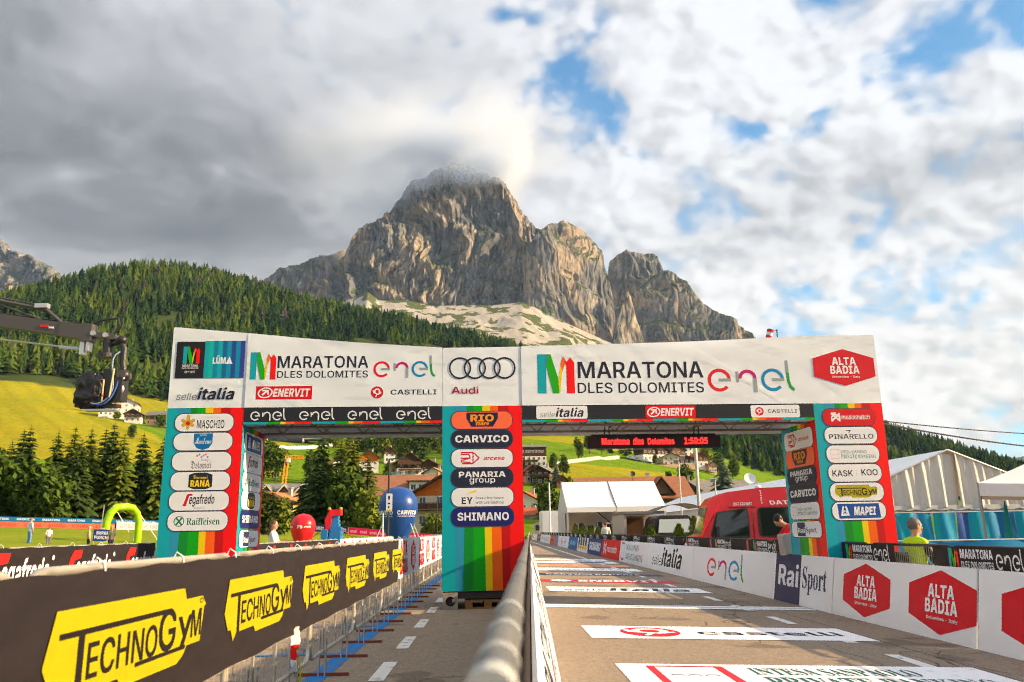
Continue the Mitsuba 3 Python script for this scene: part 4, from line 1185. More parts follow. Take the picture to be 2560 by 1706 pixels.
def sega_run(x, n, step):
    o = []
    for k in range(n):
        a = x + k * step
        o += [('mark', Polygon([(a, .06), (a + .10, .06), (a + .2, .40), (a + .36, .42), (a + .40, .53), (a + .18, .53), (a + .08, .42), (a + .02, .16), (a, .16)]), (238, 36, 36)), ('lettering', unary_union([txt('egafredo', a + .24, .06, a + 1.26, .47, w=800, lean=.2), Point(a + 1.34, .45).buffer(.03)]), WHITE)]
    return o


banner('black banner with slanted white lettering and red initials, left of the arch', (-5.6, 5.4, .50), (0, 1, 0), 8.5, .50, 1.09, 'black_cloth', sega_run(.65, 5, 1.68), .03, .022, 7)
banner('black banner with slanted white lettering and red initials, beyond the arch\'s left opening', (-5.6, 17.2, .38), (0, 1, 0), 12.6, .38, .98, 'black_cloth', sega_run(.3, 7, 1.75), .03, .022, 8)
banner('white banner with small red hexagons beyond the black one in the left opening', (-5.6, 30.2, .38), (.05 / BL, 1, 0), 13, .38, .99, 'print_white', sum([[('badge', hexagon(.6 + 1.5 * k, .28, 1.0 + 1.5 * k, .56), (214, 10, 40))] for k in range(8)], []), .03, .022, 9)
# dark cloths on both sides of the middle row
banner('plain dark cloth hanging on the middle barriers below the blurred rail', (-.03 + ux * -1.5, -1.5 * uy, .20), (ux, uy, 0), 14.0, .20, 1.07, 'black_cloth', [], .03, .022, 10, ties=False)
banner('plain dark cloth on the middle barriers beyond the arch', (-.03 + ux * 13.2, 13.2 * uy, .20), (ux, uy, 0), 27, .20, 1.07, 'black_cloth', [], .03, .022, 11, ties=False)

# a fluttering scrap of red and white tape on the left barriers, and a yellow strap
t = thing('tape_scrap', 'torn red and white barrier tape hanging on a left barrier above the asphalt', 'tape')
for i, (c, z0, z1) in enumerate(((WHITE, .40, .53), (RED2, .30, .40), (WHITE, .22, .30))):
    add(f'{t}__strip', grid(lambda u, v: (-1.48 + .03 * np.sin(v * 24 + u * 4), 6.35 + .05 * (u - .5) * (1.4 - abs(v - .4) * 3) + .02 * np.sin(v * 17), v + 0 * u), 4, 8, (0, 1), (z0, z1)), cprint(*c), True)
t = thing('strap', 'yellow strap end hanging below the torn tape on the left barriers', 'strap')
scene[t] = mikit.ply(tube([(-1.47, 6.42, .30), (-1.45, 6.45, .2), (-1.47, 6.47, .09)], [.004, .007, .012], 5), cprint(214, 226, 30))

# tape wound round the blurred rail
for i, q in enumerate((.62, .74, .92, 1.16)):
    k = thing('tape_band', ['widest tape band, nearest the camera', 'second tape band from the camera', 'third tape band from the camera', 'farthest tape band'][i] + ' on the blurred middle rail', 'tape')
    x, y = -.03 + ux * q, uy * q
    w = (.022, .010, .010, .014)[i]
    scene[k] = mikit.ply(tube([(x - ux * w, y - uy * w, 1.078), (x + ux * w, y + uy * w, 1.078)], .0198, 14), paint((.36, .38, .38), .4), smooth=40)

# ---------------------------------------------------------------- sponsor boards
LEANR = np.array([.13, 0, .84]) / math.hypot(.13, .84)
BH = .85


def board(label, y0, y1, fill, items, side, group=None):
    """A leaning foam board; side 'right' faces -x at the road's right edge, 'middle' faces +x beside the middle row."""
    key = thing('sponsor_board', label, 'advertising board', group)
    L = y1 - y0
    if side == 'right':
        o, ex, ey = np.array([5.2, y1 - .006, -.147]), np.array([0, -1.0, 0]), LEANR
    else:
        bx0 = lambda y: np.array([.23 + .04 * y, y, -.004])  # noqa: E731
        o, ex = bx0(y0 + .006), bx0(y1) - bx0(y0)
        ey = np.array([-.21, .0084, .70])
    fr = frame_of(o, ex, ey)
    m = bx(L - .012, BH if side == 'right' else .735, .02, ((L - .012) / 2, (BH if side == 'right' else .735) / 2, -.0105))
    m.apply_transform(fr)
    scene[key] = mikit.ply(m, fill)
    put(key, fr, items, .0025)
    s = 1 if side == 'right' else -1
    ms = []
    for a in (.2, .8):
        q = o + ex / np.linalg.norm(ex) * L * a
        top = q + ey / np.linalg.norm(ey) * (BH if side == 'right' else .735) * .9
        ms.append(tube([top + [s * .02, 0, 0], [top[0] + s * .16, top[1], q[2] + .01]], .008, 5))
    add(f'{key}__stay', cat(ms), 'aluminium')
    return key


def ctr(k, L, w, h, z, fn, **kw):
    return fn(L / 2 - w / 2 + k, z, L / 2 + w / 2 + k, z + h, **kw)


PW = 'print_white'
R_ = lambda lab, y0, y1, fill, items: board(lab, y0, y1, fill, items, 'right')  # noqa: E731
hexes = lambda L, cs: sum([logo_alta(c - .76, .055, c + .76, .80) for c in cs], [])  # noqa: E731
# read left to right = far to near; offsets from each board's far end
R_('white board bearing two red hexagons, nearest the camera on the right', 5.4, 9.28, PW, hexes(3.8, [1.18, 3.1]))
R_('white board bearing red hexagons, second from the camera on the right', 9.31, 13.23, PW, hexes(3.9, [1.13, 3.16]))
R_('navy and white board with tall serif lettering, beside the hexagon boards', 13.26, 15.96, PW, [('badge', box(0, .001, 1.3, .849), NAVY), ('lettering', txt('Rai', .18, .28, 1.2, .68, w=800), WHITE), ('lettering', txt('Sport', 1.40, .20, 2.45, .66, style='serif'), (40, 44, 90))])
R_('white board with big rainbow coloured rounded lettering on the road\'s right edge', 15.99, 22.62, PW, logo_enel(1.55, .14, 4.7, .76))
R_('white board with bold slanted black lettering on the road\'s right edge', 22.65, 29.36, PW, logo_selle(.95, .16, 5.4, .76, (30, 30, 34)))
R_('white board with a pale red frame and grey serif capitals', 29.39, 35.87, PW, [('mark', box(.4, .12, 1.2, .76).difference(box(.45, .16, 1.15, .72)), (226, 130, 146)), ('mark', unary_union([box(.4, .74, 1.1, .79), box(.5, .08, 1.2, .12)]), (214, 20, 50)), ('lettering', unary_union([txt('INTESA SANPAOLO', 1.6, .50, 4.6, .72, style='serif'), txt('PRIVATE BANKING', 1.6, .14, 5.6, .38, style='serif')]), (104, 128, 130))])
R_('plain red board with white lettering', 35.9, 41.94, cprint(226, 24, 38), [('lettering', unary_union([txt('musixmatch', 1.9, .28, 5.0, .60, w=600)] + [LineString(q).buffer(.05) for q in ([(.7, .2), (1.5, .7)], [(.7, .7), (1.5, .2)], [(.7, .2), (.7, .7)], [(1.5, .2), (1.5, .7)])]), WHITE)])
R_('navy board with wide white capitals', 41.97, 48.33, cprint(28, 62, 120), [('lettering', txt('SHIMANO', .7, .22, 5.7, .66, w=850), WHITE)])
R_('white board with black and amber rounded shapes', 48.36, 54.57, PW, sum([[('mark', Point(1.0 + 1.35 * i, .56).buffer(.5, 12).intersection(box(0, .40, 9, .9)), (84, 80, 84)), ('mark', box(.5 + 1.35 * i, .16, 1.5 + 1.35 * i, .40), (232, 168, 10))] for i in range(4)], []))
R_('mid blue board with faint white marks', 54.6, 61.16, cprint(20, 106, 172), [('mark', txt('KASK KOO', .8, .3, 5.2, .6, w=700), (150, 190, 226))])
R_('white board with two small red crosses', 61.2, 71.54, PW, sum([[('mark', unary_union([box(x, .35, x + 1.2, .47), box(x + .5, .15, x + .7, .7)]), (222, 60, 80))] for x in (3.6, 6.6)], []))
R_('lilac grey and orange board far along the right edge', 71.6, 82, cprint(146, 130, 166), [('badge', box(0, .001, 5.4, .849), (222, 96, 46)), ('mark', box(1, .3, 4.4, .5), (150, 60, 40))])
R_('white board with faint grey lettering far along the right edge', 82.05, 99.8, PW, [('lettering', txt('PRIVATE BANKING', 3, .2, 16, .6, style='serif'), (170, 176, 180)), ('mark', box(1, .1, 1.6, .76), (226, 130, 140))])
R_('small navy board near the far end of the right edge', 99.85, 108.4, cprint(44, 56, 96), [('lettering', txt('MARE', 1.5, .3, 6.5, .6), (140, 150, 180))])
R_('farthest white board with faint red lettering on the right edge', 108.45, 130.8, PW, [('lettering', txt('ALTA BADIA', 2, .25, 16, .6, w=800), (226, 120, 130))])
MB = lambda lab, y0, y1, items: board(lab, y0, y1, PW, items, 'middle')  # noqa: E731
line_txt = lambda L: [('mark', box(.25, .30, L - .3, .345), (206, 40, 60)), ('lettering', txt('MARATONA', .5, .40, L - .6, .62, w=600), INK), ('lettering', txt('DLES DOLOMITES', .5, .12, L - .6, .26, w=500), INK)]  # noqa: E731
MB('white glossy board leaning on the middle barriers, nearest the camera', 1.9, 7.65, line_txt(5.7))
MB('white board leaning on the middle barriers, second from the camera', 7.7, 13.2, line_txt(5.4))
MB('white board leaning on the middle barriers, just past the finish line', 13.25, 18.7, line_txt(5.4))
MB('white board leaning on the middle barriers, farthest of the sunlit row', 18.75, 30, line_txt(11))

# black barriers behind the right boards
for i in range(44):
    y = 5.8 + 2.3 * i
    lab = (ORD[i] + ' black mesh barrier from the camera, behind the hexagon boards' if i < 4 else ORD[i] + ' black mesh barrier from the camera, behind the long white boards' if i < 9 else 'small black barrier behind the far coloured boards')
    barrier('black_barrier', PB if i < 9 else PB_FAR, (5.66 + (.0 if i % 2 else .03), y, -.17), H, lab, 'black barriers behind the right boards, ' + ('near' if i < 4 else 'middle' if i < 9 else 'far'))
for i in range(30):
    y1 = 10.42 + 3.06 * i if i < 2 else 18.34 + 3.22 * (i - 2)
    lab = ('black banner with small rainbow mark and white lettering on the nearest black barriers' if i == 0 else 'black banner with rainbow mark on the black barriers, right of the speaker' if i == 1 else 'black banner with rainbow mark and white lettering on the barriers before the red van' if i < 5 else 'tiny black banner with a pale mark on the far right barriers')
    key = thing('banner', lab, 'banner', None if i < 2 else 'rainbow mark banners before the van' if i < 5 else 'rainbow mark banners along the far barriers')
    L = 2.0 if i < 3 else 3.04
    m = bx(.006, L, .62, (5.625, y1 + .35 - L / 2, .60 if i < 2 else .59))
    scene[key] = mikit.ply(m, 'black_cloth')
    f = frame_of((5.621, y1, .635), (0, -1, 0), UZ)
    if i < 14:
        put(key, f, logo_m(.02, .02, .24, .26) + [('lettering', unary_union([txt('MARATONA', .28, .14, .95, .25, w=800), txt('DLES DOLOMITES', .28, .03, .95, .11, w=700)]), WHITE)] + logo_enel(1.0, .02, 1.5, .27, WHITE), .002)
    else:
        put(key, f, [('lettering', unary_union([box(.2, .05, .9, .25), box(1.0, .05, 1.4, .22)]), (214, 210, 210))], .002)

# grey speaker on the boards
k = thing('speaker', 'small pale grey loudspeaker perched on the boards in front of the striped tower', 'loudspeaker')
tw = T().translate([5.30, 15.3, .68]).rotate([0, 0, 1], -78).rotate([1, 0, 0], 6)
add(f'{k}__cabinet', trimesh.boolean.union([bx(.20, .14, .36, (0, 0, .18))]) if False else extrude(capsule(-.10, 0, .10, .37, .025), .15, frame_of((0, .075, 0), (1, 0, 0), (0, 0, 1))), paint((.40, .385, .37), .6), to_world=tw)
add(f'{k}__grille', extrude(capsule(-.082, .02, .082, .35, .02), .006, frame_of((0, -.076, 0), (1, 0, 0), (0, 0, 1))), paint((.34, .31, .30), .8), to_world=tw)
add(f'{k}__badge', extrude(box(-.02, .03, .02, .045), .002, frame_of((0, -.083, 0), (1, 0, 0), (0, 0, 1))), dark_metal, to_world=tw)

# ---------------------------------------------------------------- markings and printed strips on the road
def ground_sheet(poly, off):
    """Flat print on the road: cut into narrow lengths so that it follows the camber."""
    ms = []
    x0, _, x1, _ = poly.bounds
    cuts = [c for c in (.3, 5.7) if x0 < c < x1]
    for a, b in zip([x0 - 1] + cuts, cuts + [x1 + 1]):
        p = poly.intersection(box(a, -100, b, 300))
        if p.area > 1e-8:
            m = flat(p, 0)
            m.vertices[:, 2] = road_z(m.vertices[:, 0]) + off
            ms.append(m)
    return cat(ms)


def worn(name, c, k=.55):
    def f(p, n, uv):
        w = smoothstep(.62, .80, fbm(p.x * 9, p.y * 9, 2.0, octaves=4)) * k + .10 * noise(p.x * 70, p.y * 70)
        return mix(c, (.14, .12, .10), dr.clip(w, 0, 1))
    return mat(name, type='principled', base_color=mikit.proc(f), roughness=.7, specular=.25)


worn('road_paint_white', (.62, .62, .62), .8)
worn('road_paint_blue', (.012, .155, .42), .7)
worn('strip_white', (.76, .76, .78), .25)
for i in range(22):
    y = 1.5 + 1.9 * i
    add('road__dash', ground_sheet(box(-1.07, y, -.94, y + 1.0), .004), 'road_paint_white')
for i in range(10):
    y = 5.9 + 1.9 * i
    add('road__dash', ground_sheet(box(3.95, y, 4.09, y + 1.0), .004), 'road_paint_white')
add('road__edge_line', ground_sheet(box(3.95, 25.5, 4.09, 120), .004), 'road_paint_white')
add('road__blue_line', ground_sheet(box(-1.62, 1, -1.45, 46), .004), 'road_paint_blue')
for y in (3.9, 6.35, 8.78, 11.27, 13.74, 16.2, 18.7):
    add('road__blue_line', ground_sheet(box(-5.2, y - .06, -1.62, y + .06), .004), 'road_paint_blue')
add('road__finish_line', ground_sheet(box(.5, 13.72, 5.15, 13.92), .004), 'strip_white')
add('road__finish_line', ground_sheet(box(.5, 14.08, 5.15, 14.26), .004), 'strip_white')
add('road__finish_line', ground_sheet(box(.5, 13.92, 5.15, 14.08), .004), cprint(176, 186, 204))


def strip(label, y0, y1, fill, items, x0=1.08, x1=4.40):
    key = thing('road_print', label, 'road print')
    scene[key] = mikit.ply(ground_sheet(box(x0, y0, x1, y1), .005), fill)
    for n, p, c in items:
        p = affinity.translate(p, x0, y0)
        for q in p.geoms if hasattr(p, 'geoms') else [p]:
            pass
        add(f'{key}__{n}', ground_sheet(p, .0085 if c is not WHITE else .011), cprint(*c) if c != WHITE else 'strip_white')
    return key


W = 3.32
strip('white printed strip with serif capitals lying closest to the camera', 6.75, 8.0, 'strip_white', [('mark', unary_union([box(.3, .12, .9, 1.12).difference(box(.33, .16, .87, 1.08)), box(.26, .12, .33, 1.12), box(.88, .12, .95, 1.12)]), (206, 40, 60)), ('mark', unary_union([arc(.45 + .15 * i, .62, .055, .02, 0, 180, 10) for i in range(3)] ), (110, 120, 140)), ('lettering', unary_union([txt('INTESA SANPAOLO', 1.15, .70, 2.62, 1.05, style='serif'), txt('PRIVATE BANKING', 1.15, .16, 3.1, .58, style='serif')]), (30, 96, 88))])
strip('white printed strip with a red oval, second from the camera', 9.85, 11.1, 'strip_white', [('badge', affinity.scale(Point(.78, .62).buffer(1, 20), .36, .46), (206, 20, 44)), ('mark', affinity.scale(scorpion(.78, .62, .40), 1.1, 1.2), WHITE), ('lettering', txt('castelli', 1.35, .42, 3.1, .80, w=600), INK)])
strip('white printed strip with slanted black lettering beyond the finish line', 17.3, 18.7, 'strip_white', logo_selle(.3, .25, 3.0, 1.15))
strip('red printed strip with white lettering on the road beyond the finish line', 20.4, 21.5, cprint(214, 30, 54), [('lettering', txt('ENERVIT', .9, .2, 3.0, .9, w=850, lean=.22), WHITE), ('lettering', affinity.scale(Point(.5, .55).buffer(1, 16), .26, .34), WHITE)])
strip('dark navy printed strip with pale lettering across the road', 23.6, 24.6, cprint(48, 54, 84), [('lettering', txt('CARVICO PANARIA', .3, .3, 3.0, .75, w=800), (214, 218, 226))], 1.1, 4.7)
strip('white printed strip in the middle distance with faint dark marks', 26.4, 28.2, 'strip_white', [('lettering', txt('PINARELLO', .4, .6, 3.0, 1.2, w=600), (150, 150, 164))], 1.2, 4.6)
strip('pale orange printed strip across the road in the distance', 29.6, 31.3, cprint(236, 160, 120), [('lettering', txt('RIO mare', .6, .5, 2.8, 1.2, w=800), (220, 110, 60))], 1.3, 4.75)
strip('white printed strip with a dark navy end far down the road', 32.6, 34.6, 'strip_white', [('badge', box(1.7, .4, 2.9, 1.5), (60, 76, 120))], 1.4, 4.75)
strip('farthest white printed strip on the road', 35.6, 37.6, 'strip_white', [('lettering', txt('MAPEI', .6, .5, 2.6, 1.4, w=800), (170, 176, 200))], 1.5, 4.75)

# ---------------------------------------------------------------- buildings of the village
def plaster(name, c):
    return mat(name, type='diffuse', reflectance=mikit.proc(lambda p, n, uv: mi.Color3f(*c) * mi.Color3f(.86 + .26 * fbm(p.x * .9, p.y * .9, p.z * .9, octaves=4))))


def boards(name, c, c2):
    return mat(name, type='diffuse', reflectance=mikit.proc(lambda p, n, uv: mix(c, c2, .5 * cell_rand(dr.floor((p.x + p.y) * 4)) + .5 * fbm(p.x * 3, p.y * 3, p.z * .5))))


def tiles(name, c, c2):
    return mat(name, type='diffuse', reflectance=mikit.proc(lambda p, n, uv: mix(c, c2, .6 * cell_rand(dr.floor(p.x * 2.2), dr.floor(p.y * 2.2), dr.floor(p.z * 3.5)) + .4 * fbm(p.x, p.y, p.z))))


plaster('white_plaster', (.66, .65, .62)), plaster('cream_plaster', (.60, .50, .36)), plaster('yellow_plaster', (.60, .36, .06)), plaster('grey_stone', (.42, .40, .36)), plaster('peach_plaster', (.58, .36, .22))
boards('dark_timber', (.050, .030, .020), (.11, .062, .04)), boards('brown_timber', (.13, .065, .035), (.22, .11, .06)), boards('orange_timber', (.52, .115, .025), (.60, .16, .03))
tiles('brown_tiles', (.235, .105, .062), (.34, .16, .10)), tiles('orange_tiles', (.42, .17, .07), (.50, .24, .12)), tiles('grey_tiles', (.15, .145, .145), (.25, .24, .235)), tiles('dark_tiles', (.055, .042, .04), (.11, .085, .075)), tiles('red_tiles', (.36, .10, .055), (.46, .15, .08))
scene['window_glass'] = {'type': 'twosided', 'bsdf': {'type': 'principled', 'base_color': {'type': 'rgb', 'value': [.03, .04, .05]}, 'roughness': .08, 'specular': .6}}


def window(h, x, y, z, w=.9, hh=1.1, face='y', frame='print_white', tw=None):
    """A window set in a wall that faces -y (or +x): reveal frame, pane, sill."""
    if face == 'y':
        fr = cat([bx(w + .16, .05, .08, (x, y - .02, z + hh / 2 + .04)), bx(w + .16, .05, .08, (x, y - .02, z - hh / 2 - .04)), bx(.08, .05, hh, (x - w / 2 - .04, y - .02, z)), bx(.08, .05, hh, (x + w / 2 + .04, y - .02, z)), bx(.05, .04, hh, (x, y - .022, z))])
        pn = bx(w, .03, hh, (x, y + .0, z))
    else:
        fr = cat([bx(.05, w + .16, .08, (x + .02, y, z + hh / 2 + .04)), bx(.05, w + .16, .08, (x + .02, y, z - hh / 2 - .04)), bx(.05, .08, hh, (x + .02, y - w / 2 - .04, z)), bx(.05, .08, hh, (x + .02, y + w / 2 + .04, z)), bx(.04, .05, hh, (x + .022, y, z))])
        pn = bx(.03, w, hh, (x, y, z))
    k = add(f'{h}__window', pn, 'window_glass', to_world=tw)
    scene[f'{k}__frame'] = {**mikit.ply(fr, frame), 'to_world': tw}


def house(label, x, y, w, d, he, hr, rot=0, wall='white_plaster', upper='brown_timber', split=.55, roof='brown_tiles', ridge='y', rows=2, cols=3, balc=(), z=None, name='house', chim=1, over=.9, catg='house', win=(.9, 1.1), side=2, dig=3.0, trim=None):
    """Gabled alpine house; its gable faces -y when the ridge runs along y. he eave height, hr ridge height."""
    k = thing(name, label, catg)
    zz = (gz(x, y) if z is None else z)
    tw = T().translate([x, y, zz]).rotate([0, 0, 1], rot)
    zs = he * split
    A = lambda part, m, mm, sm=False: add(f'{k}__{part}', m, mm, sm, to_world=tw)  # noqa: E731
    A('wall', b2(-w / 2, w / 2, -d / 2, d / 2, -dig, zs), wall)
    if ridge == 'y':
        pr = extrude(Polygon([(-w / 2, zs), (w / 2, zs), (w / 2, he), (0, hr), (-w / 2, he)]), d, frame_of((0, d / 2, 0), (1, 0, 0), (0, 0, 1)))
        s = (hr - he) / (w / 2)
        ov = over
        rp = Polygon([(-w / 2 - ov, he - s * ov), (0, hr), (w / 2 + ov, he - s * ov), (w / 2 + ov, he - s * ov + .22), (0, hr + .24), (-w / 2 - ov, he - s * ov + .22)])
        rf = extrude(affinity.translate(rp, 0, .02), d + 2 * over, frame_of((0, d / 2 + over, 0), (1, 0, 0), (0, 0, 1)))
        barge = [extrude(affinity.translate(rp, 0, -.06).buffer(.03), .06, frame_of((0, -d / 2 - over - .001, 0), (1, 0, 0), (0, 0, 1)))]
    else:
        pr = extrude(Polygon([(-d / 2, zs), (d / 2, zs), (d / 2, he), (0, hr), (-d / 2, he)]), w, frame_of((-w / 2, 0, 0), (0, 1, 0), (0, 0, 1)))
        s = (hr - he) / (d / 2)
        rp = Polygon([(-d / 2 - over, he - s * over), (0, hr), (d / 2 + over, he - s * over), (d / 2 + over, he - s * over + .22), (0, hr + .24), (-d / 2 - over, he - s * over + .22)])
        rf = extrude(affinity.translate(rp, 0, .02), w + 2 * over, frame_of((-w / 2 - over, 0, 0), (0, 1, 0), (0, 0, 1)))
        barge = []
    A('upper_wall', pr, upper)
    r = A('roof', rf, roof)
    if barge:
        scene[f'{r}__bargeboard'] = {**mikit.ply(cat(barge), trim or 'dark_timber'), 'to_world': tw}
    for i in range(chim):
        cx, cy = (w * .18, d * (.1 - .3 * i)) if ridge == 'y' else (w * (.2 - .4 * i), d * .1)
        c = add(f'{r}__chimney', cat([bx(.6, .6, 1.9, (cx, cy, hr - .1)), bx(.85, .85, .14, (cx, cy, hr + .95))]), 'grey_stone', to_world=tw)
    for rw in range(rows):
        zc = he * (rw + .55) / max(rows, 1)
        for c in range(cols):
            window(k, -w / 2 + w * (c + .5) / cols, -d / 2 - .012, zc, *win, tw=tw)
        for c in range(side):
            window(k, w / 2 + .012, -d / 2 + d * (c + .5) / max(side, 1), zc, *win, face='x', tw=tw)
    for zb in balc:
        b = A('balcony', cat([b2(-w / 2 + .1, w / 2 - .1, -d / 2 - 1.2, -d / 2 - .01, zb - .12, zb), b2(-w / 2 + .1, w / 2 - .1, -d / 2 - 1.22, -d / 2 - 1.17, zb + .12, zb + .85)]), 'dark_timber')
        scene[f'{b}__rail'] = {**mikit.ply(cat([b2(-w / 2 + .1, w / 2 - .1, -d / 2 - 1.25, -d / 2 - 1.15, zb + .88, zb + .96)] + [bx(.08, .08, .95, (xx, -d / 2 - 1.2, zb + .45)) for xx in np.linspace(-w / 2 + .2, w / 2 - .2, 5)]), 'brown_timber'), 'to_world': tw}
    return k, tw


house('white three storey farmhouse high on the left meadow, below the hanging camera', -200, 447, 11, 10, 7.8, 10.4, 14, upper='white_plaster', roof='red_tiles', rows=3)
house('lower white house joined in front of the white farmhouse on the left meadow', -206, 438, 9, 8, 6.0, 7.4, 20, upper='white_plaster', roof='brown_tiles', ridge='x', rows=2, cols=4)
house('dark timber chalet beside the white farmhouse on the left meadow', -189.5, 432, 8, 8, 4.4, 6.6, 10, upper='dark_timber', roof='dark_tiles', balc=(2.6,))
house('brown house with a grey roof right of the dark chalet on the left meadow', -178.5, 437, 11, 8, 5.2, 7.4, -8, wall='peach_plaster', upper='brown_timber', roof='grey_tiles', ridge='x')
house('white lower house with red orange timber gable among the trees left of the middle tower', -47.5, 311, 7.0, 8, 4.9, 7.3, 8, upper='orange_timber', split=.62, roof='grey_tiles', rows=1, cols=3, dig=4)
house('small white cottage with a salmon roof left of the red gabled house', -58.5, 306, 4.8, 6, 2.9, 4.4, 30, upper='white_plaster', roof='orange_tiles', rows=1, cols=2, chim=0)
house('small white house with brown gable above the chalets in the left opening', -43.2, 336, 4.4, 6, 4.2, 6.2, 12, upper='brown_timber', split=.8, roof='red_tiles', rows=2, cols=2)
house('large white chalet with dark timber top and two balconies in the left opening', -31.5, 297, 8.4, 9, 5.6, 8.6, 14, upper='dark_timber', roof='dark_tiles', rows=2, balc=(1.9, 4.3))
house('low chalet with a broad brown roof left of the large white chalet', -36.5, 300, 5.5, 6, 3.6, 5.2, 24, upper='yellow_plaster', roof='brown_tiles', rows=1, cols=2, chim=0)
house('dark roofed chalet at the right end of the left opening', -23.6, 303, 6.5, 8, 3.6, 5.4, -8, upper='dark_timber', roof='dark_tiles', rows=1, cols=2)
house('grey house with an orange roof beside the middle tower, up the slope', -20.2, 280, 6.0, 7, 3.0, 4.6, -12, wall='grey_stone', upper='white_plaster', roof='orange_tiles', rows=1, cols=2)
hk, htw = house('long hotel with brown tiled roof behind the blue balloon', -13.5, 164, 25, 12, 5.8, 9.4, 0, upper='white_plaster', roof='brown_tiles', ridge='x', rows=2, cols=8, z=2.6, catg='hotel', name='hotel', chim=2)
add(f'{hk}__turret_roof', lathe([(0, 5.9), (0.001, 9.9), (2.6, 5.9), (2.6, 5.7), (0, 5.7)][1:4] + [(0.0, 5.7)], 8, (2.6, -6.2, 0)), 'orange_tiles', to_world=htw)
add(f'{hk}__turret', lathe([(0, 0), (2.1, 0), (2.1, 5.8), (0, 5.8)], 8, (2.6, -6.0, 0)), 'white_plaster', to_world=htw)
add(f'{hk}__dormer', cat([b2(-2.9, .4, -6.3, -1, 5.9, 7.9)]), 'white_plaster', to_world=htw)
add(f'{hk}__dormer_roof', cat([b2(-3.4, .9, -6.9, -.8, 7.93, 8.15)]), 'dark_tiles', to_world=htw)
for xx in (-2.1, -.6):
    window(hk, xx, -6.312, 6.9, .9, 1.0, tw=htw)
house('front chalet with dark sloping roof and balcony, right of the blue balloon', -5.2, 118, 10, 9, 5.0, 7.6, -16, wall='cream_plaster', upper='orange_timber', split=.92, roof='dark_tiles', rows=2, cols=4, balc=(2.7,), z=1.4)
house('grey roofed hotel with white trimmed dormers left of the tall spruces', -36.0, 152, 13, 8, 3.8, 5.0, 6, wall='yellow_plaster', upper='brown_timber', roof='grey_tiles', ridge='x', rows=1, cols=6, z=4.9, catg='hotel', name='hotel')
for i in range(4):
    house(['white edged dormer gable', 'second white edged dormer gable', 'third white edged dormer gable', 'fourth white edged dormer gable'][i] + ' on the grey hotel roof left of the spruces', -40.4 + 3.1 * i, 148.2, 2.3, 3, 3.0, 4.3, 6, wall='brown_timber', upper='brown_timber', roof='grey_tiles', rows=1, cols=1, side=0, chim=0, z=5.3, over=.35, name='dormer', catg='dormer', dig=0, trim='white_plaster')
house('yellow chalet with orange roof and purple brown balconies, lowest in the left opening', -34.0, 132.5, 6.4, 8, 4.0, 5.2, -18, wall='cream_plaster', upper='yellow_plaster', roof='orange_tiles', rows=2, cols=3, balc=(1.2, 2.9), z=2.2)
wk, wtw = house('white hotel with a dark timber top storey beside the middle tower\'s right edge', 11.8, 330, 16, 12, 10.0, 11.2, 4, upper='dark_timber', split=.64, roof='grey_tiles', ridge='x', rows=0, cols=0, side=0, z=23.2, catg='hotel', name='hotel', over=.5)
for j in range(3):
    for i in range(8):
        window(wk, -7 + 2 * i, -6.012, 1.4 + 2.05 * j, .9, 1.0, tw=wtw)
for i in range(11):
    window(wk, -6.5 + 1.3 * i, -6.012, 8.3, .7, .8, tw=wtw)
for zb in (2.7, 4.75):
    add(f'{wk}__balcony', b2(-7.6, 4.6, -7.0, -6.01, zb - .45, zb + .2), 'dark_timber', to_world=wtw)
house('brown timber chalet below the white hotel, right of the middle tower', 11.6, 274, 4.6, 6, 3.8, 5.6, 10, wall='peach_plaster', upper='brown_timber', roof='brown_tiles', rows=2, cols=2)
house('black brown chalet with a grey roof below the white hotel', 15.6, 268, 6.2, 7, 4.2, 5.9, -24, wall='dark_timber', upper='dark_timber', roof='grey_tiles', rows=2, cols=3, balc=(2.4,))
house('small reddish shed left of the blue grey spruce behind the white tent', 20.5, 262, 3.4, 4, 2.4, 3.6, 10, wall='brown_timber', upper='brown_timber', roof='dark_tiles', rows=1, cols=1, chim=0, name='shed', catg='shed')
house('white chalet with red brown roof beside the middle tower, low in the right opening', 6.9, 182, 6.4, 8, 3.4, 5.2, -14, upper='white_plaster', roof='red_tiles', rows=1, cols=3, z=4.0)
house('lower white house with red roof beside the middle tower\'s foot', 6.2, 160, 5.4, 6, 2.9, 4.0, -10, upper='white_plaster', roof='red_tiles', rows=1, cols=3, z=1.2, ridge='x')
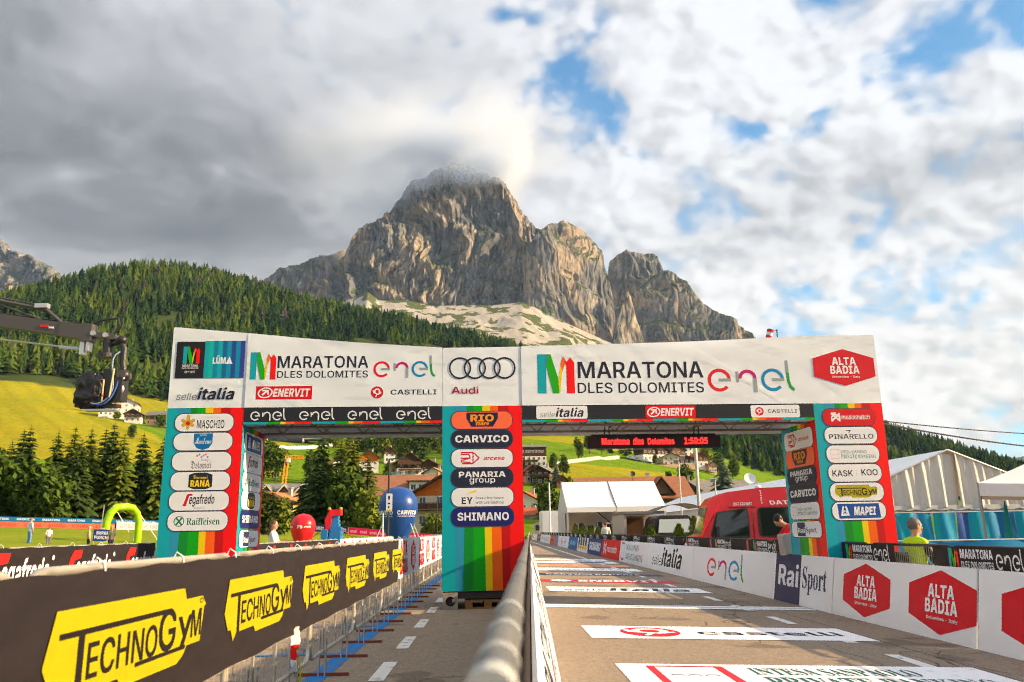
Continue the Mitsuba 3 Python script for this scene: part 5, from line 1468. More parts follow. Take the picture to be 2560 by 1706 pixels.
for (lab, x, y, w, d, he, hr, rot, wl, up, rf, zoff) in (
        ('white farmhouse with dark gable at the left of the hillside hamlet', 75.5, 414, 8, 8, 6.2, 8.8, 28, 'white_plaster', 'dark_timber', 'dark_tiles', 0),
        ('dark barn second from the left in the hillside hamlet', 84, 424, 7, 9, 4.6, 7.6, 26, 'white_plaster', 'dark_timber', 'dark_tiles', 1.5),
        ('cream house with peach terrace in front of the hillside hamlet', 88, 414, 8, 7, 4.6, 6.2, 0, 'cream_plaster', 'cream_plaster', 'dark_tiles', 0),
        ('reddish gabled farmhouse in the middle of the hillside hamlet', 94, 430, 8, 9, 6.4, 9.2, 18, 'grey_stone', 'brown_timber', 'dark_tiles', 1),
        ('grey walled barn right of the cream house in the hamlet', 97, 420, 7, 7, 4.4, 6.0, 4, 'grey_stone', 'dark_timber', 'dark_tiles', 0),
        ('red brown farmhouse at the right end of the hillside hamlet', 106, 430, 7.5, 9, 5.4, 7.8, 10, 'white_plaster', 'brown_timber', 'red_tiles', .5),
        ('peach coloured cottage at the far right of the hamlet', 111.5, 426, 4.2, 6, 3.8, 5.2, 8, 'peach_plaster', 'peach_plaster', 'red_tiles', 0),
        ('small white house above the roofs of the hillside hamlet', 104, 452, 8, 7, 5, 6.4, 10, 'white_plaster', 'white_plaster', 'grey_tiles', 4)):
    house(lab, x, y, w, d, he, hr, rot, wall=wl, upper=up, roof=rf, rows=2, cols=3, z=gz(x, y) + zoff)
k = thing('terrace_wall', 'peach coloured terrace wall in front of the hillside hamlet', 'wall')
scene[k] = mikit.ply(bx(20, .6, 2.4, (90.5, 408.5, gz(90.5, 408.5) + .6), rz=.12), 'peach_plaster')
for lab, x, ln in (('low white trailer parked left of the hillside hamlet', 67.5, 3.2), ('white car parked left of the hillside hamlet', 71.0, 3.6)):
    k = thing('parked_trailer' if ln < 3.5 else 'parked_car', lab, 'trailer' if ln < 3.5 else 'car')
    z0 = gz(x, 412)
    add(f'{k}__body', extrude(capsule(-ln / 2, .4, ln / 2, 1.6, .35), 1.7, frame_of((x, 413, z0), (1, 0, 0), (0, 0, 1))), 'print_white')
    add(f'{k}__window', extrude(capsule(-ln / 4, 1.05, ln / 4, 1.45, .1), .02, frame_of((x, 411.2, z0), (1, 0, 0), (0, 0, 1))), 'window_glass')
    for s in (-1, 1):
        add(f'{k}__wheel', trimesh.creation.cylinder(.34, 1.6, sections=14, transform=frame_of((x + s * ln * .3, 412.1, z0 + .34), (1, 0, 0), (0, 0, 1))), 'black_coat')
rk, rtw = house('long hotel with brown tiled roof and front gable behind the white marquee', 24.5, 152, 19, 14, 5.6, 9.2, 0, upper='brown_timber', split=.8, roof='brown_tiles', ridge='x', rows=1, cols=6, z=1.0, catg='hotel', name='hotel')
add(f'{rk}__gable', extrude(Polygon([(2.6, 6.0), (6.4, 6.0), (4.5, 8.6)]), 2.5, frame_of((0, -5.0, 0), (1, 0, 0), (0, 0, 1))), 'dark_timber', to_world=rtw)
add(f'{rk}__gable_roof', extrude(Polygon([(2.0, 5.8), (4.5, 8.9), (7.0, 5.8), (7.0, 6.05), (4.5, 9.15), (2.0, 6.05)]), 4.5, frame_of((0, -3.2, 0), (1, 0, 0), (0, 0, 1))), 'brown_tiles', to_world=rtw)
k = thing('satellite_dish', 'dark satellite dish on the brown roof behind the white marquee', 'satellite dish')
scene[k] = mikit.ply(cat([trimesh.Trimesh(*(lambda m: (m.vertices, m.faces))(lathe([(0, 0), (.3, .05), (.5, .16), (.5, .18), (.3, .07), (0, .02)], 18))).apply_transform(frame_of((24.3, 146.4, 10.6), (1, 0, 0), (0, .35, 1))), tube([(24.3, 146.8, 9.2), (24.3, 146.6, 10.6)], .05, 6)]), paint((.05, .06, .08), .5))
house('dark roofed house beside the grey barrel roofed barn', 52.5, 232, 9, 10, 4.0, 6.8, -18, wall='white_plaster', upper='dark_timber', roof='dark_tiles', rows=1, cols=3)
k = thing('barn', 'grey barn with a rounded roof left of the blue grey spruce', 'barn')
zb = gz(64, 240)
tw = T().translate([65, 240, zb]).rotate([0, 0, 1], 12)
add(f'{k}__roof', extrude(LineString([(7.2 * math.cos(a), 1.2 + 5.6 * math.sin(a)) for a in np.linspace(.05, math.pi - .05, 22)]).buffer(.15), 22, frame_of((11, 0, 0), (0, 1, 0), (0, 0, 1)) @ np.diag([1, 1, -1, 1]) if False else frame_of((-11, 0, 0), (0, 1, 0), (0, 0, 1))), 'grey_tiles', to_world=tw)
add(f'{k}__wall', extrude(Polygon([(7.0 * math.cos(a), 1.2 + 5.4 * math.sin(a)) for a in np.linspace(0, math.pi, 22)] + [(-7, -2), (7, -2)]), 20, frame_of((-10, 0, 0), (0, 1, 0), (0, 0, 1))), 'cream_plaster', to_world=tw)
k = thing('satellite_dish', 'white satellite dish on the meadow edge right of the blue grey spruce', 'satellite dish')
scene[k] = mikit.ply(cat([lathe([(0, 0), (.6, .12), (1.0, .36), (1.0, .4), (.6, .16), (0, .05)], 20).apply_transform(frame_of((43.5, 141, 9.1), (1, 0, 0), (0, .4, 1))), tube([(43.5, 141.4, 2), (43.5, 141.3, 9.1)], .1, 6)]), 'print_white', smooth=30)
k = thing('modern_building', 'modern dark glass building with a white frame at the top of the left opening', 'building')
zm = gz(-109, 432)
add(f'{k}__wall', b2(-119, -100, 430, 442, zm - 2, zm + 4), 'dark_timber')
add(f'{k}__upper_wall', b2(-122, -99, 433, 444, zm + 4.6, zm + 8.6), 'dark_timber')
add(f'{k}__frame', cat([b2(-119.4, -99.6, 428.6, 430.5, zm + 4, zm + 4.7), b2(-119.4, -118.6, 428.6, 430, zm - .6, zm + 4), b2(-100.4, -99.6, 428.6, 430, zm - .6, zm + 4), b2(-99.4, -90, 428.8, 440, zm + 1, zm + 1.6)]), 'white_plaster')
for i in range(5):
    add(f'{k}__window', b2(-118 + 3.5 * i, -114.9 + 3.5 * i, 429.8, 430.05, zm + .3, zm + 3.7), 'window_glass')
    add(f'{k}__window', b2(-120 + 4.2 * i, -117 + 4.2 * i, 432.8, 433.05, zm + 5.3, zm + 7.8), 'window_glass')
k = thing('tower_crane', 'small orange building crane above the hotel roof in the left opening', 'crane')
zc = gz(-56, 222)
cr = cprint(250, 150, 6)


def lattice(a, b, s, n):
    a, b = np.array(a, float), np.array(b, float)
    d = (b - a) / np.linalg.norm(b - a)
    u = np.cross(d, [0, 1, 0.0])
    u /= np.linalg.norm(u)
    v = np.cross(d, u)
    cs = [(u + v) * s, (u - v) * s, (-u - v) * s, (v - u) * s]
    ms = [tube([a + c, b + c], s * .26, 4) for c in cs]
    for i in range(n):
        for j in range(4):
            ms.append(tube([a + (b - a) * i / n + cs[j], a + (b - a) * (i + 1) / n + cs[(j + 1) % 4]], s * .15, 3))
    return cat(ms)


add(f'{k}__mast', lattice((-56.6, 222, zc - 1), (-55.8, 222, zc + 8.2), .42, 9), cr)
add(f'{k}__jib', lattice((-56.2, 222, zc + 8.3), (-51.6, 223, zc + 7.9), .34, 5), cr)
add(f'{k}__cab', bx(.9, .9, 1.0, (-55.4, 221.8, zc + 7.2)), 'print_white')


def ribbon(pts, w, off, m, name, label, catg, h=None, kind=None):
    p = np.array(pts, float)
    t = np.linspace(0, 1, 30)
    s = np.linspace(0, 1, len(p))
    q = np.stack([np.interp(t, s, p[:, 0]), np.interp(t, s, p[:, 1])], 1)
    d = np.gradient(q, axis=0)
    nn = np.stack([-d[:, 1], d[:, 0]], 1) / np.linalg.norm(d, axis=1, keepdims=True)
    z = land(q[:, 0], q[:, 1])
    if h is None:
        L, R = q + nn * w / 2, q - nn * w / 2
        zz = np.maximum(land(L[:, 0], L[:, 1]), land(R[:, 0], R[:, 1])) + off
        v = np.vstack([np.c_[L, zz], np.c_[R, zz]])
        f = [(i, i + 30, i + 31) for i in range(29)] + [(i, i + 31, i + 1) for i in range(29)]
        return struct(name, trimesh.Trimesh(v, np.array(f)[:, ::-1], process=False), m)
    k = thing(name, label, catg)
    ms = [bx(np.linalg.norm(q[i + 1] - q[i]) + .05, w, h + 1.2, ((q[i, 0] + q[i + 1, 0]) / 2, (q[i, 1] + q[i + 1, 1]) / 2, (z[i] + z[i + 1]) / 2 + h / 2 - .6), rz=math.atan2(d[i, 1], d[i, 0])) for i in range(29)]
    scene[k] = mikit.ply(cat(ms), m)
    return k


plaster('pale_gravel', (.52, .49, .43))
ribbon([(-98, 345), (-92, 372), (-88, 405), (-83, 432)], .5, 0, 'white_plaster', 'retaining_wall', 'long white retaining wall crossing the meadow in the left opening', 'wall', 1.5)
ribbon([(-79, 440), (-73, 452), (-67, 461)], .5, 0, 'white_plaster', 'retaining_wall', 'short white wall right of the long one, among the trees', 'wall', 1.5)
ribbon([(24.5, 342), (34, 362), (48, 385), (61, 405)], .5, 0, 'pale_gravel', 'retaining_wall', 'pale stone wall climbing the yellow meadow towards the hamlet', 'wall', 1.6)
ribbon([(24.0, 345), (33, 366), (47, 389), (64, 411), (80, 409), (112, 421)], 3.2, .35, 'pale_gravel', 'path', '', '')
ribbon([(-46, 262), (-43, 255), (-41, 246)], 1.6, .3, 'pale_gravel', 'path', '', '')

# ---------------------------------------------------------------- single trees
ROWX = sorted([-57.5, -54.5, -52.3, -49.6, -47.6, -45.9, -44.3, -43.9, -41.7, -40.4, -38.5, -37.6, -60.5, -36.5])
ROWLAB = [ORD[ROWX.index(q)] + ' spruce from the left in the row behind the playing field' for q in (-57.5, -54.5, -52.3, -49.6, -47.6, -45.9, -44.3, -43.9, -41.7, -40.4, -38.5, -37.6, -60.5, -36.5)]
i = 0
for px, top, yy, m in ((-57.5, 13.8, 101, 0), (-54.5, 13.6, 97, 0), (-52.3, 14.4, 103, 1), (-49.6, 12.6, 94, 0), (-47.6, 13.8, 101, 0), (-45.9, 12.9, 94, 1), (-44.3, 13.8, 96, 0), (-43.9, 11.0, 88, 0), (-41.7, 12.2, 93, 1), (-40.4, 12.4, 95, 0), (-38.5, 13.2, 97, 0), (-37.6, 11.0, 94, 1), (-60.5, 12.8, 104, 0), (-36.5, 12.0, 99, 0)):
    z0 = gz(px, yy)
    spruce('spruce_tree', px, yy, top - z0 + .6, (top - z0) * .235, ['spruce_needles_dark', 'spruce_needles'][m], ROWLAB[i], 'spruces in the left row', seed=i, z=z0)
    i += 1
for lab, px, yy, top, r, m in (('darkest tall spruce of the group in the left opening', -26.1, 124, 13.6, 2.9, 'spruce_needles_dark'), ('yellowish larch in the middle of the group in the left opening', -23.2, 124, 13.1, 3.2, 'larch_needles'), ('broad yellow green larch right of the dark spruces', -21.3, 123, 13.1, 3.3, 'larch_needles'),
                               ('sunlit spruce at the right end of the group behind the slide', -18.8, 122, 10.9, 3.0, 'spruce_needles'), ('dark spruce low behind the blue inflatable slide', -24.6, 117, 8.6, 2.6, 'spruce_needles_dark'), ('dark spruce at the left edge of the tall group', -28.4, 127, 9.6, 2.5, 'spruce_needles_dark'),
                               ('bright green spruce close to the left tower\'s inner side', -23.6, 84, 5.8, 1.6, 'spruce_needles'), ('small dark green spruce beside the bright one near the left tower', -22.4, 84, 4.9, 1.3, 'spruce_needles_dark')):
    spruce('spruce_tree', px, yy, top, r, m, lab, seed=i, wh=26)
    i += 1
spruce('spruce_tree', 55.5, 200, 15.5, 4.4, 'blue_spruce_needles', 'blue grey spruce standing alone behind the long white tent', seed=i, z=2.6)
spruce('spruce_tree', 19.3, 262, 9.0, 1.9, 'blue_spruce_needles', 'grey green spruce left of the white marquee\'s peak', seed=i + 1)
for j, (x, y, h) in enumerate(((8.8, 316, 6.5), (11.0, 315, 7.6), (13.2, 315, 7.0), (15.0, 316, 3.2), (8.3, 262, 6), (11.5, 240, 7.5))):
    spruce('spruce_tree', x, y, h, h * .16, 'spruce_needles_dark', 'narrow dark spruce in front of the white hotel right of the middle tower' if j < 4 else 'slim spruce among the chalets right of the middle tower', 'narrow spruces by the white hotel' if j < 4 else 'slim spruces by the chalets', seed=j, wh=14)
bl = 0
for lab, x, y, h, r, m in (('large dark leafy tree beside the orange crane\'s mast', -62.5, 236, 10.5, 4.6, 'broad_leaves'), ('dark leafy tree left of the crane at the tower\'s edge', -67.0, 240, 11, 4.4, 'broad_leaves'), ('round leafy tree right of the crane\'s jib', -50.5, 240, 9.5, 3.8, 'broad_leaves'), ('leafy tree under the crane\'s jib', -55.0, 248, 8.5, 3.6, 'broad_leaves'),
                           ('pale round bush in front of the yellow chalet', -21.6, 84.5, 3.0, 1.3, 'broad_leaves_pale'), ('leafy green tree low behind the larches', -20.8, 116, 7.2, 3.4, 'broad_leaves'), ('green leafy bush right of the larch group', -17.4, 114, 4.8, 2.4, 'broad_leaves_pale'),
                           ('pale leafy tree at the far left behind the field', -56.5, 88, 7.6, 3.8, 'broad_leaves_pale'), ('leafy green tree second from the left edge', -52.0, 86, 6.6, 3.2, 'broad_leaves'), ('dark leafy tree left of the spruce row', -47.6, 86, 5.8, 2.8, 'broad_leaves'), ('low dark leafy tree in front of the spruce row', -44.6, 85, 4.6, 2.4, 'broad_leaves'), ('leafy tree at the left border of the photo', -60.5, 86, 6.4, 3.0, 'broad_leaves'),
                           ('round tree alone in the yellow meadow under the timing display', 37.5, 371, 9.5, 3.3, 'broad_leaves'), ('leafy tree at the upper meadow left of the display', 47, 408, 8.5, 3.0, 'broad_leaves'), ('leafy tree half behind the timing display', 54, 416, 10.5, 3.8, 'broad_leaves'),
                           ('dark round bush by the pale wall right of the white hotel', 22.6, 322, 6.0, 2.4, 'broad_leaves'), ('round dark tree above the marquee\'s left end', 25.0, 305, 7.2, 3.0, 'broad_leaves'), ('small leafy bush on the meadow below the hamlet', 72.5, 345, 3.2, 1.7, 'broad_leaves'), ('round leafy tree right of the thin lamp mast', 60.2, 262, 8.8, 4.0, 'broad_leaves'), ('small round bush on the meadow above the dark roofed house', 45.5, 258, 3.0, 1.4, 'broad_leaves'),
                           ('leafy tree right of the hamlet\'s last cottage', 119, 440, 12, 5.2, 'broad_leaves'), ('pale leafy tree behind the hamlet\'s right end', 116, 452, 14, 5.0, 'broad_leaves_pale'), ('dark leafy tree on the meadow\'s edge right of the mast', 127, 440, 10, 4.6, 'broad_leaves'), ('leafy tree before the white farmhouse on the left meadow', -199, 432, 4.6, 2.4, 'broad_leaves_pale'), ('dark leafy tree right of the left farmhouses', -173, 425, 7.5, 3.8, 'broad_leaves'), ('dark leafy tree beside the left tower below the farm', -167, 430, 8.2, 4.2, 'broad_leaves'), ('lone small tree on the green meadow left of the tower', -154, 350, 5.4, 2.3, 'broad_leaves'),
                           ('leafy tree in the hamlet\'s front garden', 79.5, 408, 4.2, 1.8, 'broad_leaves'), ('yellow green tree beside the white gable of the marquee', 9.2, 112, 7.6, 2.6, 'broad_leaves_pale'), ('dark purple leafy tree beside the marquee\'s gable', 7.6, 122, 7.4, 2.2, 'broad_leaves'), ('dark bush beside the chalet left of the middle tower', -37.6, 290, 5.2, 2.2, 'broad_leaves'), ('bush beneath the large white chalet', -21.8, 287, 3.8, 1.6, 'broad_leaves'),
                           ('leafy bush at the foot of the front chalet right of the balloon', -8.2, 108, 2.8, 1.9, 'broad_leaves_pale'), ('bright bush at the middle tower\'s edge right of the balloon', -5.8, 106, 2.6, 1.5, 'broad_leaves_pale')):
    broadleaf('leafy_tree', x, y, h, r, m, lab, seed=bl, n=2200 if y < 130 else 900)
    bl += 1
for j, (x, y, h, r) in enumerate(((19, -24, 11, 4.2), (26, -28, 13, 5), (33, -22, 12, 4.5), (41, -30, 14, 5), (14, -34, 12, 4.5), (50, -24, 12, 5))):
    broadleaf('leafy_tree', x, y, h, r, 'broad_leaves', 'leafy tree mirrored in the red van\'s side windows', 'leafy trees mirrored in the van windows', seed=200 + j, n=900, z=-.1)
g = np.random.default_rng(77)
n_ = 0
while n_ < 235:
    x, y = (g.uniform(-185, 10), g.uniform(395, 640)) if n_ < 140 else (g.uniform(-72, -8), g.uniform(322, 450))
    az_ = math.degrees(math.atan2(x, y))
    if not -16.5 < az_ < -2.2 or (-128 < x < -88 and y < 452) or (n_ < 140 and abs(math.hypot(x, y) - 520) > 125) or (az_ > -7 and math.hypot(x, y) < 520 and n_ < 140) or (n_ >= 140 and math.hypot(x, y) < 352):
        continue
    h = g.uniform(5, 13)
    if g.random() < .38:
        spruce('spruce_tree', x, y, h * 1.25, h * .24, ['spruce_needles_dark', 'spruce_needles'][n_ % 2], 'spruce scattered among the bushes on the slope under the left beam', 'spruces on the bushy slope', seed=n_, wh=14)
    else:
        if (n_ % 9, n_ % 3) not in SPRUCE_VAR:
            gg = np.random.default_rng(900 + n_ % 9)
            SPRUCE_VAR[n_ % 9, n_ % 3] = (mikit.ply(leafy_crown(.05, 1.0, .42, gg, 420, 9, .075, .9), ['broad_leaves', 'broad_leaves_pale', 'broad_leaves'][n_ % 3]), mikit.ply(limbs(.1, 1, .4, gg, 4, .03), 'bark'))
        cw, tk = SPRUCE_VAR[n_ % 9, n_ % 3]
        key = thing('leafy_tree', ['dark', 'pale', 'green'][n_ % 3] + ' bushy tree on the slope under the left beam', 'tree', ['dark', 'pale', 'green'][n_ % 3] + ' bushy trees on the slope')
        tw = T().translate([x, y, gz(x, y) - .2]).rotate([0, 0, 1], n_ * 47 % 360).scale(h * .8)
        scene[f'{key}__crown'], scene[f'{key}__trunk'] = {**cw, 'to_world': tw}, {**tk, 'to_world': tw}
    n_ += 1
for j, (x, y, h) in enumerate(((50, 452, 9), (57, 448, 10), (63, 455, 9), (69, 450, 11), (75, 458, 10), (62, 440, 7), (70, 440, 8))):
    spruce('spruce_tree', x, y, h, 2.0, 'spruce_needles_dark', 'dark spruce in the hedge of trees below the timing display', 'dark spruces below the timing display', seed=j, wh=14)
key = add('field_grass', grid(lambda u, v: (u, v, land(u, v) + .05), 60, 60, (-75, -12), (28, 92)), mat('lawn', type='diffuse', reflectance=mikit.proc(lambda p, n, uv: mix((.13, .21, .02), (.26, .27, .03), .6 * fbm(p.x / 4, p.y / 4, octaves=4) + .4 * noise(p.x * 3, p.y * 3)))), True, kind='structure')

# ---------------------------------------------------------------- tents
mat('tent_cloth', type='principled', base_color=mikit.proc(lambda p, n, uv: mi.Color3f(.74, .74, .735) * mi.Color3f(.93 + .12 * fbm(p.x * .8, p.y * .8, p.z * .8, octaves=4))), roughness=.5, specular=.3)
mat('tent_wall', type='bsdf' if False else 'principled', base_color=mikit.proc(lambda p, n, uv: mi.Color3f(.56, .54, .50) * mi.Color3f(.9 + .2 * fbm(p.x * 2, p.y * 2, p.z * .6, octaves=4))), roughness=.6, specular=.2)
k = thing('marquee', 'white open sided marquee with two roof bays beside the road', 'marquee')
X0, X1, Y0, Y1, ZE, ZR = 5.95, 14.3, 70, 79.5, 3.0, 5.35
YM = (Y0 + Y1) / 2
for a, b in ((X0, (X0 + X1) / 2 - .05), ((X0 + X1) / 2 + .05, X1)):
    add(f'{k}__roof', cat([grid(lambda u, v: (u, Y0 - .1 + (YM - Y0 + .1) * v, ZE + (ZR - ZE) * v - .07 * np.sin(np.pi * v) * (1 + .3 * np.sin(u * 3))), 12, 10, (a, b), (0, 1)), grid(lambda u, v: (u, Y1 + (YM - Y1) * v, ZE + (ZR - ZE) * v), 6, 4, (a, b), (0, 1))]), 'tent_cloth', True)
    add(f'{k}__valance', b2(a, b, Y0 - .13, Y0 - .11, ZE - .42, ZE + .01), 'tent_cloth')
add(f'{k}__rafter', tube([(X0 / 2 + X1 / 2, Y0 - .1, ZE), (X0 / 2 + X1 / 2, YM, ZR - .02)], .06, 6), paint((.12, .12, .12), .5))
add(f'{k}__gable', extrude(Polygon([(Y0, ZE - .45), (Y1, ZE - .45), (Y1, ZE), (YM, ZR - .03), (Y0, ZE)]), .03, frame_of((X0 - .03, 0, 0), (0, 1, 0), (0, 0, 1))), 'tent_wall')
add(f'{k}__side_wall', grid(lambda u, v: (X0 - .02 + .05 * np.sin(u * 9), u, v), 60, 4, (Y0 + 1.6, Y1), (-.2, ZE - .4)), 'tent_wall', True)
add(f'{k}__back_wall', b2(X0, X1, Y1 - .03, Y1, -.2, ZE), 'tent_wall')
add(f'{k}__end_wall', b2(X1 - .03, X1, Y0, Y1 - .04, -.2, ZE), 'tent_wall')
add(f'{k}__front_wall', b2(10.25, X1 - .04, Y0 + .02, Y0 + .05, -.2, ZE - .43), 'tent_cloth')
for x in (X0 + .05, 10.15, X1 - .1):
    add(f'{k}__pole', b2(x - .07, x + .07, Y0 - .07, Y0 + .07, -.2, ZE), 'aluminium')
add(f'{k}__brace', tube([(8.7, 74, 2.9), (10.0, 72, 1.6)], .05, 5), 'black_coat')
for i, (x, y, h, w, c) in enumerate(((7.3, 72, 1.9, .5, (.05, .05, .06)), (8.2, 73, 1.7, .6, (.03, .03, .04)), (8.9, 72, 2.0, .45, (.04, .04, .05)), (9.6, 71.5, 1.8, .5, (.06, .06, .08)))):
    e = thing('equipment_case', f'dark equipment case inside the open marquee, number {["one", "two", "three", "four"][i]} from the left', 'equipment case')
    add(f'{e}__body', bx(w, .6, h, (x, y, h / 2 - .2)), paint(c, .5))
    add(f'{e}__edge', cat([bx(.05, .05, h + .05, (x + s * w / 2, y - .3, h / 2 - .2)) for s in (-1, 1)]), 'aluminium')
e = thing('heater_lamp', 'tall orange and black stand at the marquee\'s middle pole', 'stand')
add(f'{e}__post', b2(9.85, 9.98, 69.2, 69.35, -.2, 1.6), 'black_coat')
add(f'{e}__panel', b2(9.80, 10.05, 69.1, 69.2, 1.35, 2.6), cprint(220, 130, 30))

k = thing('long_marquee', 'very long white marquee with a gabled end, from the van to the right edge', 'marquee')
XA, XB, XM, YA, YB, ZE, ZR = 19.6, 30.4, 25.0, 45.0, 113.0, 2.9, 5.15
nb = 13
for i in range(nb):
    a, b = YA + (YB - YA) * i / nb, YA + (YB - YA) * (i + 1) / nb - .08
    add(f'{k}__roof', grid(lambda u, v: (XA - .2 + (XM - XA + .2) * v, u, ZE + (ZR - ZE) * v - .10 * np.sin(np.pi * v) * np.sin(np.pi * (u - a) / (b - a)) + .02), 7, 8, (a, b), (0, 1)), 'tent_cloth', True)
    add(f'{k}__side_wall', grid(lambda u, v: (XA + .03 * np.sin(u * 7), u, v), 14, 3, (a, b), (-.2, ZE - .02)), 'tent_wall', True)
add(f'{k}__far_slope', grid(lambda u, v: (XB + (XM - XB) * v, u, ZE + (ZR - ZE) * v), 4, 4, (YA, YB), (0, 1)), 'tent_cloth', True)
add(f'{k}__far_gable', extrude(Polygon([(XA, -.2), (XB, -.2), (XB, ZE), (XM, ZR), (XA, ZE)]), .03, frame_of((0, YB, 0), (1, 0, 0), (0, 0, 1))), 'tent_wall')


def gab(u, v):
    top = ZR - .05 - (ZR - ZE) * np.abs(u - XM) / (XM - XA)
    z = 2.05 + (top - 2.05) * v
    fold = .09 * np.sin(u * 6.1 + 1.1 * np.sin(u * 1.3)) * (1 - .6 * v) + .05 * np.sin(u * 13 + 2 * v) + .03 * meshkit.fbm(np.stack([u * 2, z * 2, 0 * u], -1), 3, 4)
    return u, YA + fold, z


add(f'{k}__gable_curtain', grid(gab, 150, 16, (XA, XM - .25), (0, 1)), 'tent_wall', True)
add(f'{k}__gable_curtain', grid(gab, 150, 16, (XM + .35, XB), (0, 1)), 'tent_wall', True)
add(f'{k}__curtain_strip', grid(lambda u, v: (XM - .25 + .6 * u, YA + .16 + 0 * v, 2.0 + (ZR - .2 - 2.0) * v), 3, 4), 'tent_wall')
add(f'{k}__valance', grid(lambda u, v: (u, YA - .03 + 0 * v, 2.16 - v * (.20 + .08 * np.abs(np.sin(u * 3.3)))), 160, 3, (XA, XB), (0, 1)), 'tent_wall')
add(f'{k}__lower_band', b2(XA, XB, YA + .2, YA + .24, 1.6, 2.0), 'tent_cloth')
for s in (XA, XB):
    add(f'{k}__rafter', tube([(s, YA - .02, ZE), (XM, YA - .02, ZR)], .06, 6), 'aluminium')
for x in (XA, XM - .35, XB):
    add(f'{k}__pole', b2(x - .06, x + .06, YA + .05, YA + .17, -.2, 2.9 if x != XM - .35 else ZR - .1), 'aluminium')

# teal hoarding before it
k = thing('hoarding', 'teal and blue printed fabric hoarding in front of the long marquee', 'hoarding')
cs = [(0, 150, 178), (0, 166, 186), (22, 112, 170), (0, 140, 182), (0, 170, 178), (10, 150, 190), (34, 84, 156), (0, 160, 184), (0, 128, 176), (16, 104, 160)]
xx = 20.4
gq = np.random.default_rng(5)
i = 0
while xx < 40:
    w = gq.uniform(.35, 1.1)
    lean = gq.uniform(-.25, .25)
    add(f'{k}__panel', grid(lambda u, v: (xx + (w + .01) * u + lean * v * .3, 43.9 + .07 * np.sin(3.1 * (xx + w * u)) + .04 * np.sin(7.3 * (xx + w * u) + 2 * v), -.2 + 1.95 * v), 8, 8), cprint(*cs[i % 10]), True)
    xx += w
    i += 1
put(k, frame_of((28.05, 43.70, -.1), (1, 0, 0), UZ), logo_m(0, .1, 1.2, 1.25), .01)
add(f'{k}__top_rail', tube([(20.4, 43.95, 1.76), (40, 43.95, 1.76)], .03, 6), 'aluminium')
k = thing('fence_banner', 'low sky blue cloth fence behind the black barriers at the right', 'banner')
scene[k] = mikit.ply(grid(lambda u, v: (u, 20 + .05 * np.sin(3 * u), -.17 + .95 * v), 60, 4, (8.2, 22), (0, 1)), cprint(24, 140, 196), True)
add(f'{k}__rail', tube([(8.2, 20, .79), (22, 20, .79)], .02, 6), 'aluminium')
k = thing('gazebo', 'white pop up gazebo with a grey pole at the right edge', 'gazebo')
gx0, gy0, GS = 17.3, 29.5, 5.4
cx_, cy_ = GS / 2, GS / 2
gtw = T().translate([gx0, gy0, 0]).rotate([0, 0, 1], -31)
for (ax, ay), (bx_, by_) in (((0, 0), (1, 0)), ((1, 0), (1, 1)), ((1, 1), (0, 1)), ((0, 1), (0, 0))):
    add(f'{k}__canopy', grid(lambda u, v: ((GS * (ax + (bx_ - ax) * u)) * (1 - v) + cx_ * v, (GS * (ay + (by_ - ay) * u)) * (1 - v) + cy_ * v, 2.58 + 1.25 * v ** 1.15 - .10 * np.sin(np.pi * u) * (1 - v)), 12, 10), 'tent_cloth', True, to_world=gtw)
    add(f'{k}__valance', grid(lambda u, v: (GS * (ax + (bx_ - ax) * u) + .02 * np.sin(u * 40), GS * (ay + (by_ - ay) * u) + .02 * np.sin(u * 37), 2.58 - .10 * np.sin(np.pi * u) - .45 * v), 50, 3), 'tent_cloth', True, to_world=gtw)
for a in (0, GS):
    for b in (0, GS):
        add(f'{k}__pole', bx(.06, .06, 2.8, (a + (.03 if a == 0 else -.03), b + (.03 if b == 0 else -.03), 1.2)), paint((.30, .30, .31), .5), to_world=gtw)
k = thing('parasol', 'folded teal parasol standing before the hoarding at the right', 'parasol')
add(f'{k}__cloth', lathe([(0, 1.95), (.05, 1.9), (.10, 1.4), (.16, .7), (.19, .45), (.12, .42), (0, .42)], 14, (18.9, 30.6, -.1)), cprint(0, 150, 150), True)
add(f'{k}__pole', tube([(18.9, 30.6, -.2), (18.9, 30.6, 1.95)], .025, 6), 'black_coat')
add(f'{k}__base', lathe([(0, 0), (.3, 0), (.28, .1), (0, .12)], 16, (18.9, 30.6, -.2)), 'black_coat')

# ---------------------------------------------------------------- vehicles
mat('red_lacquer', type='principled', base_color={'type': 'rgb', 'value': [.62, .004, .010]}, roughness=.25, specular=.5, clearcoat=.8, clearcoat_gloss=.9)
scene['car_glass'] = {'type': 'twosided', 'bsdf': {'type': 'principled', 'base_color': {'type': 'rgb', 'value': [.012, .018, .016]}, 'roughness': .04, 'specular': .75}}
k = thing('van', 'bright red high roofed van parked behind the black barriers', 'van')
VX, VY, VZ = 5.55, 24.3, -.17
FV = frame_of((VX, VY + 2.0, VZ), (1, 0, 0), (0, 0, 1))
prof = Polygon([(.02, .38), (.04, .98), (.25, 1.08), (.48, 1.15), (.72, 2.02), (.88, 2.22), (1.3, 2.37), (2.2, 2.47), (3.2, 2.50), (5.7, 2.50), (5.86, 2.35), (5.92, .4)]).buffer(-.08).buffer(.08, 6)
body = extrude(prof, 1.92, frame_of((0, 0, 0), (1, 0, 0), (0, 0, 1)))
# narrow the roof: lean the upper sides in
v = body.vertices
t_ = np.clip((v[:, 2] - 1.1) / 1.4, 0, 1)
mid = -.96
v[:, 1] = mid + (v[:, 1] - mid) * (1 - .13 * t_ ** 1.3)
body.vertices = v
body.apply_translation((VX, VY + 1.92, VZ))
add(f'{k}__body', body, 'red_lacquer', 25)


